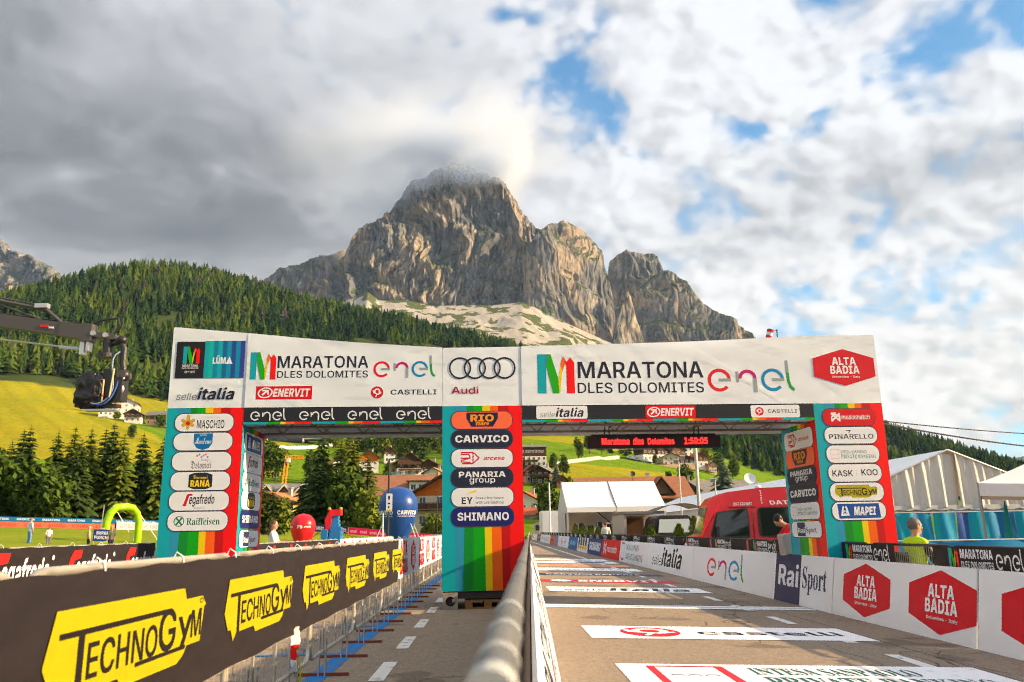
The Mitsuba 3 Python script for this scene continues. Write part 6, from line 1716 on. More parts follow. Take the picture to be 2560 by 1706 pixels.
def side(z):
    return .96 * .13 * np.clip((z - 1.1) / 1.4, 0, 1) ** 1.3


def side_panel(poly, off, m, part):
    p = flat(poly.segmentize(.15).buffer(0), 0)
    mm = np.c_[p.vertices[:, 0] + VX, VY + side(p.vertices[:, 1]) - off, p.vertices[:, 1] + VZ]
    add(f'{k}__{part}', trimesh.Trimesh(mm, p.faces, process=False), m)


w1 = Polygon([(.76, 1.08), (1.84, 1.05), (1.84, 1.87), (.96, 1.76)]).buffer(-.05).buffer(.05)
w2 = Polygon([(2.16, 1.10), (3.9, 1.02), (3.9, 1.88), (2.16, 1.88)]).buffer(-.08).buffer(.08)
w3 = Polygon([(4.1, 1.02), (5.6, 1.02), (5.6, 1.88), (4.1, 1.88)]).buffer(-.08).buffer(.08)
for w_ in (w1, w2, w3):
    side_panel(w_.buffer(.03), .004, 'black_coat', 'window_seal')
    side_panel(w_, .008, 'car_glass', 'window')
for a in (1.98, 4.0):
    side_panel(box(a, .42, a + .014, 2.2), .004, 'black_coat', 'door_gap')
side_panel(box(1.3, 1.90, 2.1, 1.93), .004, 'black_coat', 'roof_seam')
side_panel(txt('DATASPORT', 2.50, 1.98, 4.1, 2.10, w=800, lean=-.15), .006, PW, 'lettering')
side_panel(txt('DATASPORT', 1.45, 1.97, 2.0, 2.06, w=700, lean=-.15), .006, PW, 'lettering')
for j in range(6):
    side_panel(Polygon([(2.26, 2.02 + .07 * j), (2.30, 2.02 + .07 * j), (2.31 - .02 * (j % 2), 2.06 + .07 * j), (2.27 - .02 * (j % 2), 2.06 + .07 * j)]), .006, PW, 'mark')
add(f'{k}__windscreen', grid(lambda u, v: (VX + .485 + .215 * v - .012, VY + .16 + 1.6 * u, VZ + 1.15 + .80 * v), 6, 6), 'car_glass')
for x in (1.05, 4.75):
    for y in (.02, 1.72):
        wk_ = add(f'{k}__wheel', trimesh.creation.cylinder(.34, .2, sections=24, transform=frame_of((VX + x, VY + y + .1, VZ + .34), (1, 0, 0), (0, 0, 1))), 'black_coat')
        scene[f'{wk_}__rim'] = mikit.ply(trimesh.creation.cylinder(.2, .22, sections=18, transform=frame_of((VX + x, VY + y + .1, VZ + .34), (1, 0, 0), (0, 0, 1))), 'aluminium')
add(f'{k}__mirror', cat([bx(.08, .16, .30, (VX + .92, VY - .16, VZ + 1.22)), tube([(VX + .95, VY + .03, VZ + 1.1), (VX + .93, VY - .12, VZ + 1.15)], .02, 5)]), 'black_coat')
add(f'{k}__roof_lamp', cat([blob(2, (.09, .09, .07), (VX + 2.26, VY + .3, VZ + 2.50)), bx(.12, .12, .05, (VX + 2.26, VY + .3, VZ + 2.45))]), 'print_white', True)
add(f'{k}__headlamp', blob(2, (.10, .16, .12), (VX + .07, VY + .28, VZ + .82)), 'aluminium', True)
for q in [q for q in scene if q.startswith(f'{k}__')]:
    scene[q]['to_world'] = T().translate([VX + 3.0, VY, 0]).rotate([0, 0, 1], -6).translate([-VX - 3.0, -VY, 0])

k = thing('car', 'black off road car with pale windscreen between the tent and the red van', 'car')
CX, CY = 7.9, 36.0
pr = Polygon([(-1.0, .35), (1.0, .35), (1.0, 1.0), (.96, 1.15), (.78, 1.78), (.6, 1.9), (-.6, 1.9), (-.78, 1.78), (-.96, 1.15), (-1.0, 1.0)]).buffer(-.1).buffer(.1)
add(f'{k}__body', extrude(pr, 2.6, frame_of((CX, CY + 3.6, -.17), (1, 0, 0), (0, 0, 1))), 'black_coat')
add(f'{k}__bonnet', extrude(capsule(-.97, .40, .97, 1.12, .16), 1.3, frame_of((CX, CY + 1.2, -.17), (1, 0, 0), (0, 0, 1))), 'black_coat')
add(f'{k}__windscreen', grid(lambda u, v: (CX + (-.78 + 1.56 * u) * (1 - .16 * v), CY + .75 + .25 * v - .02, -.17 + 1.16 + .58 * v), 6, 6), paint((.32, .37, .38), .12, .6))
add(f'{k}__grille', extrude(capsule(-.5, .62, .5, .9, .05), .03, frame_of((CX, CY - .1, -.17), (1, 0, 0), (0, 0, 1))), 'aluminium')
for s in (-1, 1):
    add(f'{k}__headlamp', blob(2, (.13, .06, .1), (CX + s * .72, CY - .09, .62)), 'print_white', True)
    for y in (.5, 3.0):
        wk_ = add(f'{k}__wheel', trimesh.creation.cylinder(.36, .24, sections=20, transform=frame_of((CX + s * .9, CY + y, .19), (0, 1, 0), (0, 0, 1))), 'black_coat')
        scene[f'{wk_}__rim'] = mikit.ply(trimesh.creation.cylinder(.2, .26, sections=16, transform=frame_of((CX + s * .9, CY + y, .19), (0, 1, 0), (0, 0, 1))), 'aluminium')
    add(f'{k}__mirror', bx(.2, .1, .16, (CX + s * 1.1, CY + .8, .98)), 'black_coat')
k = thing('exhibition_trailer', 'dark open exhibition trailer with a raised curved roof flap', 'trailer')
TX, TY = 6.05, 39.5
add(f'{k}__wall', cat([b2(TX, TX + .12, TY, TY + 4, -.1, 1.85), b2(TX + .12, TX + 3.4, TY + 3.9, TY + 4, -.1, 1.85), b2(TX + .12, TX + 3.4, TY, TY + 3.9, .15, .3)]), paint((.34, .31, .29), .35))
add(f'{k}__roof', cat([b2(TX - .05, TX + 1.9, TY - .1, TY + 4, 1.86, 1.98)]), paint((.14, .14, .15), .4))
add(f'{k}__flap', grid(lambda u, v: (TX + 1.5 + 2.2 * u, TY - .3 + 3 * v, 1.98 + .5 * np.sin(u * 2.3) - .25 * u), 16, 6), paint((.035, .035, .04), .3), True)
add(f'{k}__flap_strut', tube([(TX + 3.5, TY, .3), (TX + 3.55, TY - .2, 2.05)], .03, 5), 'aluminium')
add(f'{k}__display_panel', b2(TX + .5, TX + 1.6, TY + 3.8, TY + 3.88, .4, 1.7), 'dark_timber')
k = thing('container', 'pale grey box container beyond the marquee\'s left wall', 'container')
add(f'{k}__body', b2(5.9, 8.2, 108, 114, -.2, 3.6), paint((.56, .58, .60), .4))
add(f'{k}__door', cat([b2(6.0, 7.0, 107.95, 108, 0, 3.4), b2(7.08, 8.1, 107.95, 108, 0, 3.4)]), paint((.60, .62, .64), .4))
k = thing('delivery_van', 'small silver van at the far end of the road beside the middle tower', 'van')
add(f'{k}__body', extrude(capsule(5.5, .2, 7.2, 2.5, .6), 4, frame_of((0, 126, -.2), (1, 0, 0), (0, 0, 1))), paint((.42, .42, .43), .3, .5))
add(f'{k}__windscreen', extrude(capsule(5.75, 1.3, 6.95, 2.1, .15), .03, frame_of((0, 121.99, -.2), (1, 0, 0), (0, 0, 1))), 'car_glass')
add(f'{k}__bumper', b2(5.6, 7.1, 121.9, 122, .15, .5), 'black_coat')

# potted thujas along the black barriers
for j, (x, y, h) in enumerate(((6.05, 64, 1.75), (6.5, 62, 1.6), (7.1, 63, 1.55), (7.3, 60, 1.5), (7.3, 52, 1.55), (7.5, 48, 1.6), (6.2, 33.6, 1.42), (7.0, 32.0, 1.45), (7.5, 31.6, 1.72), (5.95, 59, 1.4), (6.7, 60, 1.3))):
    lab = ['bright green potted conifer before the dark car', 'dark potted conifer left of the red van', 'tallest potted conifer left of the red van'][j - 6] if 6 <= j <= 8 else 'small green potted conifer in front of the open marquee'
    key = thing('potted_conifer', lab, 'potted plant', None if 6 <= j <= 8 else 'potted conifers before the marquee')
    gg = np.random.default_rng(60 + j)
    tw = T().translate([x, y, -.17])
    n = 700
    f = gg.random(n) ** .8
    z = .32 + (h - .32) * f
    r = .27 * np.minimum(1, (1 - f) * 2.2) ** .7 * np.minimum(1, .55 + f * 2.5) * np.sqrt(.35 + .65 * gg.random(n))
    a = gg.random(n) * 6.28
    P = np.stack([r * np.cos(a), r * np.sin(a), z], 1)
    e2 = np.stack([.4 * np.cos(a), .4 * np.sin(a), np.ones(n)], 1) + .3 * gg.normal(size=(n, 3))
    e1 = np.cross(e2, gg.normal(size=(n, 3)))
    e1 /= np.linalg.norm(e1, axis=1, keepdims=True)
    e2 /= np.linalg.norm(e2, axis=1, keepdims=True)
    V = np.stack([P - e1 * .025, P + e1 * .03, P + e2 * .12], 1).reshape(-1, 3)
    add(f'{key}__foliage', trimesh.Trimesh(V, np.arange(3 * n).reshape(-1, 3), process=False), 'thuja_leaves', to_world=tw)
    add(f'{key}__stem', tube([(0, 0, .25), (0, 0, h * .8)], [.025, .008], 5), 'bark', to_world=tw)
    add(f'{key}__pot', lathe([(0, 0), (.15, 0), (.2, .32), (.22, .34), (.19, .34), (.16, .28), (0, .28)], 14), paint((.06, .05, .045), .6), True, to_world=tw)

# ---------------------------------------------------------------- balloons and inflatables
def on_lathe(prof, c, a0, geoms, off=.02):
    """Flat lettering (metres along the girth, height) wrapped onto a body of revolution."""
    pr_ = np.array(prof, float)
    ms = []
    for gm in geoms:
        m = flat(gm.segmentize(.12), 0)
        vx, vz = m.vertices[:, 0], m.vertices[:, 1]
        o_ = np.argsort(pr_[:, 1])
        r = np.interp(vz, pr_[o_, 1], pr_[o_, 0]) + off
        r0 = pr_[:, 0].max()
        a = a0 + vx / r0
        m.vertices = np.stack([c[0] + r * np.sin(a), c[1] - r * np.cos(a), c[2] + vz], 1)
        ms.append(m)
    return cat(ms)


def drop(h, r, neck):
    t = np.linspace(0, 1, 30)
    z = h * t
    zc = h - r
    rad = np.where(z > zc, np.sqrt(np.maximum(0, r * r - (z - zc) ** 2)), neck + (r - neck) * np.sin(np.clip(z / zc, 0, 1) * np.pi / 2) ** 1.15)
    return [(0, 0)] + [(float(a), float(b)) for a, b in zip(rad, z)][:-1] + [(0, h)]


mat('blue_nylon', type='principled', base_color={'type': 'rgb', 'value': [.008, .058, .26]}, roughness=.35, specular=.4)
mat('red_nylon', type='principled', base_color={'type': 'rgb', 'value': [.66, .010, .022]}, roughness=.35, specular=.4)
k = thing('balloon', 'big dark blue drop shaped advertising balloon left of the middle tower', 'advertising balloon')
pb = drop(5.1, 1.74, .75)
cb_ = (-8.75, 75, .15)
add(f'{k}__envelope', lathe(pb, 40, cb_), 'blue_nylon', True)
lt = unary_union([txt('CARVICO', .12, 2.55, 2.15, 2.92, w=850), txt('TECHNO FABRICS', .12, 2.36, 2.1, 2.46)])
add(f'{k}__lettering', on_lathe(pb, cb_, 0, list(lt.geoms)), PW)
add(f'{k}__lettering', on_lathe(pb, cb_, -1.40, list(lt.geoms)), PW)
for a in (-.9, .9, 2.2, 4.0):
    add(f'{k}__guy_rope', tube([(cb_[0] + 1.55 * math.sin(a), cb_[1] - 1.55 * math.cos(a), 1.95), (cb_[0] + 2.5 * math.sin(a), cb_[1] - 2.5 * math.cos(a), .1)], .035, 5), PW)
k = thing('balloon', 'round red advertising balloon in the left opening of the arch', 'advertising balloon')
pb = drop(2.35, .80, .28)
cb_ = (-12.6, 55, .15)
add(f'{k}__envelope', lathe(pb, 36, cb_), 'red_nylon', True)
lt = unary_union([txt('arcese', .35, 1.42, .82, 1.54, w=800)] + [l.buffer(.025) for l in (LineString([(-.05, 1.38), (-.05, 1.58), (.15, 1.58), (.15, 1.38)]), LineString([(.0, 1.48), (.1, 1.48), (.18, 1.58), (.24, 1.48), (.18, 1.38)]))] + [txt('arcese', -.95, 1.42, -.45, 1.54, w=800)])
add(f'{k}__lettering', on_lathe(pb, cb_, -.15, list(getattr(lt, 'geoms', [lt]))), PW)
k = thing('inflatable_slide', 'blue inflatable slide with a red top beside the red balloon', 'inflatable slide')
sx, sy = -11.55, 60


def pillow(x0, x1, y0, y1, z0, z1, r=.14):
    return extrude(capsule(x0, z0, x1, z1, min(r, (z1 - z0) / 2 * .99, (x1 - x0) / 2 * .99)), y1 - y0, frame_of((0, y1, 0), (1, 0, 0), (0, 0, 1)))


mat('blue_vinyl', type='principled', base_color={'type': 'rgb', 'value': [.02, .17, .44]}, roughness=.35, specular=.4)
for i in range(9):
    add(f'{k}__tread', pillow(sx - .38 + .02 * i, sx + .52 - .035 * i * (i > 5), sy - .5 + .09 * i, sy + .9, -.1 + .285 * i, .20 + .285 * i), 'blue_vinyl')
add(f'{k}__side', pillow(sx - .85, sx - .40, sy - .4, sy + 1.4, -.1, 1.5, .2), 'blue_vinyl')
add(f'{k}__side', extrude(Polygon([(sx - .55, 1.5), (sx - .38, 1.35), (sx - .25, 2.2), (sx - .3, 2.75), (sx - .62, 2.1)]).buffer(.06), .5, frame_of((0, sy + .5, 0), (1, 0, 0), (0, 0, 1))), 'red_nylon')
add(f'{k}__top', pillow(sx - .38, sx + .42, sy + .1, sy + 1.0, 2.42, 2.86, .16), 'red_nylon')
for s in (-.42, .40):
    add(f'{k}__knob', blob(2, (.12, .12, .12), (sx + s, sy + .3, 2.92)), cprint(240, 160, 70), True)
for s, e in ((-.8, -2.2), (.5, 1.9)):
    add(f'{k}__guy_rope', tube([(sx + s, sy + .3, 1.5), (sx + e, sy + .2, .5)], .03, 5), 'red_nylon')
k = thing('inflatable_arch', 'lime green inflatable arch on the grass left of the striped tower', 'inflatable arch')
ZG = gz(-26.5, 60) - .1
add(f'{k}__tube', tube([(-27.5, 59.6, ZG - .3), (-27.45, 59.6, ZG + 1.6), (-27.3, 59.8, ZG + 2.25), (-27.0, 60, ZG + 2.62), (-26.6, 60.6, ZG + 2.68), (-26.3, 61, ZG + 2.58), (-26.1, 61.3, ZG + 2.2), (-26.0, 61.5, ZG + 1.6), (-25.98, 61.5, ZG - .3)], [.27, .27, .27, .27, .26, .26, .25, .25, .25], 18), cprint(160, 206, 10), True)
put(k, frame_of((-27.15, 59.75, ZG + 2.5), (.62, .42, .06), UZ), [('lettering', txt('VAUDE', 0, 0, .75, .24, w=800), WHITE)], .0)
put(k, frame_of((-27.7, 59.30, ZG + 1.1), (1, 0, 0), UZ), [('mark', box(.1, 0, .3, .1), WHITE)], .0)
for a, b in (((-26.0, 61.5, ZG + 2.2), (-24.6, 61.6, ZG + .3)), ((-27.0, 60.1, ZG + 2.3), (-26.4, 62, ZG + .2))):
    add(f'{k}__guy_rope', tube([a, b], .035, 5), PW)

# strips of cloth along the field's fences
def fence_cloth(label, p, q, h, fill, items, zoff=0.0):
    key = thing('fence_banner', label, 'banner')
    p, q = np.array([*p, gz(*p) + zoff]), np.array([*q, gz(*q) + zoff])
    L = np.linalg.norm(q - p)
    fr = frame_of(p, q - p, UZ)
    m = bx(L, h, .012, (L / 2, h / 2, -.006))
    m.apply_transform(fr)
    scene[key] = mikit.ply(m, fill)
    put(key, fr, items(L, h), .006)
    ps = cat([tube([p + (q - p) * t + [0, .03, -zoff - .3], p + (q - p) * t + [0, .03, h]], .03, 5) for t in np.linspace(.02, .98, int(L / 3) + 2)])
    add(f'{key}__post', ps, 'galvanised_steel', kind='stuff')
    return key


rep = lambda t, n, c, w=.7: (lambda L, h: [('lettering', unary_union([txt(t, L * (i + .5 - w / 2) / n, h * .25, L * (i + .5 + w / 2) / n, h * .75, w=800) for i in range(n)]), c)])  # noqa: E731
fence_cloth('navy fence banner with white capitals under the red balloon', (-25.5, 100), (-17.6, 100), .82, cprint(28, 44, 106), rep('CARVICO', 6, WHITE), .15)
fence_cloth('magenta fence banner with pale rounded lettering behind the inflatable slide', (-17.5, 100), (-7.0, 100), .82, cprint(226, 20, 90), rep('enel', 9, (240, 170, 196)), .15)
fence_cloth('long blue fence strip at the far left of the field', (-52, 78), (-32.8, 88), .42, cprint(10, 106, 164), rep('MARATONA', 10, (210, 224, 240)), .62)
fence_cloth('faded red fence banner under the blue strip at the far left', (-51, 78.3), (-38.2, 84.8), .6, cprint(204, 110, 84), rep('ALTA BADIA', 7, (190, 50, 50)), 0)
fence_cloth('white fence banner between the red one and the green arch', (-38.1, 84.9), (-26, 90.5), .8, PW, rep('ALTA BADIA', 6, (206, 160, 170)), 0)
fence_cloth('blue sign with white capitals left of the green arch', (-26.6, 56), (-25.3, 56.2), .75, cprint(22, 54, 146), lambda L, h: [('lettering', unary_union([txt('BURGER', .2, .42, 1.1, .64, w=800), txt('PUNCHER', .08, .12, 1.2, .34, w=800)]), WHITE)], .3)
for j, (x, y) in enumerate(((-33.6, 72), (-21.4, 70))):
    key = thing('pole', ['thin pole standing on the field left of the people', 'thin flag pole in front of the spruce row'][j], 'pole')
    add(f'{key}__shaft', tube([(x, y, gz(x, y) - .2), (x + .1, y, gz(x, y) + (2.4 if j == 0 else 4.2))], .04, 6), 'aluminium')
    add(f'{key}__foot', bx(.5, .5, .3, (x, y, gz(x, y) + .1)), paint((.1, .14, .2), .6))

# ---------------------------------------------------------------- masts, lamps, wires, wind sock
def lamp(name, label, x, y, z0, z1, r, arm, m, sign=None, heads=0):
    key = thing(name, label, 'lamp post')
    add(f'{key}__pole', tube([(x, y, z0 - .2), (x, y, z1)], [r, r * .75], 8), m)
    if arm:
        add(f'{key}__arm', tube([(x, y, z1 - .03), (x + arm * .5, y, z1), (x + arm, y, z1 - .02)], r * .6, 6), m)
        add(f'{key}__lamp_head', bx(.4, .16, .07, (x + arm, y, z1 - .03)), dark_metal)
    for h in range(heads):
        add(f'{key}__lamp_head', cat([bx(.34, .14, .30, (x - .22 + .5 * h, y - .1, z1 + .02 + .25 * h), rx=.4)]), 'aluminium')
    if sign:
        add(f'{key}__sign', bx(.36, .03, 1.05, (x + sign, y - .08, z1 * .53)), PW)
        put(f'{key}__sign', frame_of((x + sign - .18, y - .1, z1 * .53 - .52), (1, 0, 0), UZ), [('lettering', unary_union([box(.12, .68, .22, .9), box(.1, .42, .24, .5), box(.12, .18, .2, .3)]), INK), ('mark', box(.06, .02, .30, .10), (236, 196, 30))], .004)
    return key


lamp('street_lamp', 'dark lamp post with a white sign in front of the blue balloon', -6.42, 50, 0, 5.55, .07, .9, dark_metal, .05)
lamp('street_lamp', 'thin dark lamp post between the blue balloon and the middle tower', -4.35, 62, 0, 4.3, .05, .8, dark_metal)
lamp('flag_mast', 'white mast in front of the balloon\'s left side', -7.0, 52, 0, 2.35, .05, 0, PW)
lamp('light_mast', 'tall grey mast crossing the hillside under the timing display', 12.25, 50, -.2, 7.4, .13, 0, 'galvanised_steel', heads=2)
lamp('light_mast', 'thin mast with two floodlights left of the tall grey mast', 13.4, 60, -.2, 5.9, .06, 0, 'aluminium', heads=2)
lamp('light_mast', 'short thin mast before the blue grey spruce', 16.5, 62, -.2, 4.6, .06, 0, 'aluminium', heads=1)
lamp('flag_mast', 'white flag pole left of the white marquee', 5.95, 92, -.2, 6.3, .10, 0, PW)
for j, (z1, s) in enumerate(((3.40, 1.0), (2.95, 1.6))):
    key = thing('cable', ['upper', 'lower'][j] + ' of two dark cables running from the right tower to the photo\'s edge', 'cable')
    a, b = O + UX * 6.585 + UY * 1.2 + UZ * 3.12, np.array([17.5, 22.0, z1])
    scene[key] = mikit.ply(tube([a + (b - a) * t - [0, 0, s * .10 * 4 * t * (1 - t)] for t in np.linspace(0, 1, 14)], .012 + .006 * j, 5), dark_metal)
key = thing('wind_sock', 'red and white wind sock above the right beam', 'wind sock')
add(f'{key}__pole', tube([(14.35, 40, -.2), (14.35, 40, 10.9)], .035, 6), dark_metal)
add(f'{key}__ring', tube([(14.35, 40, 10.85), (14.0, 40, 10.9)], .012, 4), dark_metal)
for j in range(4):
    t0, t1 = j / 4, (j + 1) / 4
    c0, c1 = np.array([14.02, 39.98, 10.88]) + np.array([-.22, 0, -.62]) * t0, np.array([14.02, 39.98, 10.88]) + np.array([-.22, 0, -.62]) * t1
    add(f'{key}__band', tube([c0, c1], [.17 - .05 * t0, .17 - .05 * t1], 14, caps=False), [cprint(226, 40, 34), PW][j % 2], True)

# ---------------------------------------------------------------- camera crane at the left
k = thing('camera_crane', 'grey camera crane arm reaching in from the left edge over the car park', 'camera crane')
mat('crane_grey', type='principled', base_color={'type': 'rgb', 'value': [.085, .078, .074]}, roughness=.42, metallic=.3)
CYY = 9.0
ca = np.array([-8.8, CYY, 4.10])
cb2 = np.array([-4.56, CYY, 3.42])
dv = (cb2 - ca) / np.linalg.norm(cb2 - ca)
up_ = np.array([-dv[2], 0, dv[0]])
add(f'{k}__arm', extrude(capsule(0, -.072, float(np.linalg.norm(cb2 - ca)), .072, .02), .13, frame_of(ca + [0, .065, 0], dv, up_)), 'crane_grey')
add(f'{k}__arm_end', cat([extrude(capsule(0, -.08, .30, .08, .02), .15, frame_of(cb2 - dv * .28 + np.array([0, .075, 0]), dv, up_)), extrude(capsule(0, -.035, .34, .03, .01), .10, frame_of(cb2 + np.array([0, .05, .0]), dv, up_)), bx(.12, .14, .2, cb2 + dv * .02)]), 'crane_grey')
for o_ in (.10, .24):
    add(f'{k}__bolt', trimesh.creation.cylinder(.028, .16, sections=10, transform=frame_of(cb2 + dv * o_, (1, 0, 0), (0, 0, 1))), 'aluminium')
add(f'{k}__truss_rail', cat([tube([ca + up_ * .36, ca + dv * 3.78 + up_ * .20], .022, 7), tube([ca + up_ * .40 + [0, .06, 0], ca + dv * 3.78 + up_ * .24], .008, 5), tube([ca + dv * 3.78 + up_ * .20, ca + dv * 4.0 + up_ * .07], .022, 6), tube([ca + dv * 3.0 + up_ * .235, ca + dv * 3.75 + up_ * .08], .012, 5)]), 'crane_grey')
add(f'{k}__rail_clamp', bx(.14, .07, .05, ca + dv * 3.72 + up_ * .235), 'aluminium')
add(f'{k}__levelling_rod', tube([ca - up_ * .30, cb2 - dv * .06 - up_ * .185], .011, 7), 'aluminium')
add(f'{k}__rod_end', tube([cb2 - dv * .26 - up_ * .195, cb2 - dv * .05 - up_ * .183], .018, 8), 'print_white')
add(f'{k}__rod_bracket', cat([bx(.05, .08, .20, cb2 - up_ * .15), bx(.03, .09, .14, cb2 + dv * .06 - up_ * .13)]), 'aluminium')
add(f'{k}__tag', cat([bx(.09, .01, .028, cb2 - dv * .45 + up_ * .0 + np.array([0, -.072, 0]), ry=.06)]), cprint(224, 40, 50))
add(f'{k}__tag', cat([bx(.05, .01, .02, cb2 - dv * .37 + up_ * -.005 + np.array([0, -.072, 0]), ry=.06)]), PW)
add(f'{k}__cable', cat([tube([cb2 + dv * 0 + up_ * .09, cb2 + dv * .12 + up_ * .17, cb2 + dv * .30 + up_ * .22, cb2 + dv * .34 + up_ * .14, cb2 + dv * .29 - up_ * .0], .014, 6), tube([ca + dv * 1.5 + up_ * .08, cb2 - dv * .3 + up_ * .09, cb2 + dv * .05 + up_ * .1], .007, 4)]), 'black_coat')
add(f'{k}__pedestal', cat([tube([(-8.8, CYY, 0), (-8.8, CYY, 4.15)], .09, 10)] + [tube([(-8.8, CYY, 1.2), (-8.8 + .9 * math.cos(a), CYY + .9 * math.sin(a), .02)], .04, 6) for a in (0.4, 2.5, 4.6)] + [bx(.8, .4, .4, (-9.6, CYY, 4.2))]), 'crane_grey')
hd = thing('film_camera', 'black wrapped film camera hanging in a cradle from the grey crane arm', 'film camera')
H0 = cb2 + dv * .27
add(f'{hd}__pan_motor', cat([trimesh.creation.cylinder(.055, .17, sections=18, transform=frame_of(H0 - up_ * .12, (1, 0, 0), (0, 1, 0))), trimesh.creation.cylinder(.085, .05, sections=18, transform=frame_of(H0 - up_ * .22, (1, 0, 0), (0, 1, 0)))]), 'black_coat')
P0 = H0 - np.array([0, 0, .085])
add(f'{hd}__yoke', cat([tube([P0, P0 + [.13, -.02, .02], P0 + [.17, -.02, -.06], P0 + [.17, -.02, -.22], P0 + [.19, -.02, -.34]], [.03, .035, .035, .03, .035], 8), blob(2, (.055, .055, .055), P0 + [.14, -.02, .04]), blob(2, (.07, .06, .07), P0 + [.19, -.02, -.36])]), 'black_coat', 40)
add(f'{hd}__tilt_motor', trimesh.creation.cylinder(.05, .16, sections=18, transform=frame_of(P0 + [.19, 0, -.36], (1, 0, 0), (0, 0, 1))), 'crane_grey')


def wrap_blob():
    m = trimesh.creation.icosphere(subdivisions=4)
    v = m.vertices
    v = np.sign(v) * np.abs(v) ** .72
    f = meshkit.fbm(v * 2.6 + 5, 4, 3)[:, None]
    f2 = np.abs(2 * meshkit.fbm(v * [3, 3, 1.2] + 15, 3, 9)[:, None] - 1)
    m.vertices = v * [.185, .15, .215] * (1 + .45 * (f - .5) - .34 * np.minimum(f2, .4)) + [-.13, 0, -.53]
    return m


m = wrap_blob()
m.apply_translation(P0)
mat('black_wrap', type='principled', base_color={'type': 'rgb', 'value': [.010, .010, .011]}, roughness=.35, specular=.45)
add(f'{hd}__wrap', m, 'black_wrap', 30)
add(f'{hd}__body', cat([bx(.22, .17, .26, P0 + [.10, 0, -.52]), bx(.10, .12, .12, P0 + [.05, -.02, -.36]), bx(.20, .14, .03, P0 + [.06, 0, -.70])]), 'black_coat')
add(f'{hd}__base_plate', bx(.34, .10, .02, P0 + [-.02, 0, -.745]), 'aluminium')
add(f'{hd}__rod', cat([tube([P0 + [.02, -.10, -.42], P0 + [.02, -.10, -.66]], .010, 6), tube([P0 + [.12, -.10, -.30], P0 + [.10, -.11, -.62]], .010, 6)]), cprint(220, 205, 150))
for c_, pts in (((150, 170, 200), [(.15, -.06, -.10), (.10, -.10, -.30), (.12, -.10, -.55), (.0, -.11, -.68), (-.10, -.1, -.66)]), ((70, 110, 190), [(.17, -.06, -.34), (.13, -.11, -.60), (.02, -.12, -.70), (-.14, -.08, -.64)]), ((40, 42, 46), [(.1, -.05, -.2), (.19, -.08, -.45), (.14, -.09, -.66), (.02, -.1, -.62)])):
    pp = np.array(pts)
    tt = np.linspace(0, 1, len(pp))
    qq = np.linspace(0, 1, 16)
    from scipy.interpolate import CubicSpline
    add(f'{hd}__cable', tube(P0 + CubicSpline(tt, pp)(qq), .008, 6), cprint(*c_), 40)
add(f'{hd}__lamp', blob(1, (.012, .012, .012), P0 + [.03, -.12, -.60]), cprint(230, 30, 30))
add(f'{hd}__fitting', cat([blob(1, (.028, .02, .05), P0 + [.20, -.05, -.52]), blob(1, (.02, .02, .02), P0 + [.21, -.06, -.40])]), 'aluminium')

# ---------------------------------------------------------------- people
import manifold3d as m3
M3 = m3.Manifold


def ball(p, r):
    return M3.sphere(float(r), 14).translate([float(x) for x in p])


def bone(a, ra, b, rb):
    return M3.batch_hull([ball(a, ra), ball(b, rb)])


def fuse(parts, ref=.04, it=6):
    m = M3.batch_boolean(parts, m3.OpType.Add).refine_to_length(ref).to_mesh()
    t = trimesh.Trimesh(np.array(m.vert_properties[:, :3]), np.array(m.tri_verts), process=True)
    trimesh.smoothing.filter_taubin(t, iterations=it)
    return t


def ell(c, r, rot=None):
    s = M3.sphere(1.0, 24).scale([float(x) for x in r])
    if rot is not None:
        s = s.rotate([float(x) for x in rot])
    return s.translate([float(x) for x in c])


mat('skin', type='principled', base_color={'type': 'rgb', 'value': [.50, .27, .18]}, roughness=.5, specular=.3)


def hand(w, e, r=1.0, curl=.5):
    """Palm, four unequal bent fingers and a thumb at the end of a forearm."""
    w, e = np.array(w, float), np.array(e, float)
    d = (w - e) / np.linalg.norm(w - e)
    s = np.cross(d, [0, 0, 1.0])
    s = s / (np.linalg.norm(s) + 1e-9) if np.linalg.norm(s) > .1 else np.array([0, 1.0, 0])
    n = np.cross(s, d)
    out = [M3.batch_hull([ball(w, .026 * r), ball(w + d * .085 * r + s * .032 * r, .014 * r), ball(w + d * .09 * r - s * .030 * r, .013 * r)])]
    for i, ln in enumerate((.068, .078, .072, .056)):
        b = w + d * .088 * r + s * (.031 - .0205 * i) * r
        c = b + (d * math.cos(curl * .6) - n * math.sin(curl * .6)) * ln * .5 * r
        t = c + (d * math.cos(curl * 1.5) - n * math.sin(curl * 1.5)) * ln * .5 * r
        out += [bone(b, .0098 * r, c, .0088 * r), bone(c, .0088 * r, t, .0072 * r)]
    b = w + d * .03 * r + s * .03 * r
    c = b + (d * .7 + s * .7) * .035 * r
    out += [bone(b, .013 * r, c, .0105 * r), bone(c, .0105 * r, c + (d * .9 + s * .3 - n * .3) * .03 * r, .0085 * r)]
    return out


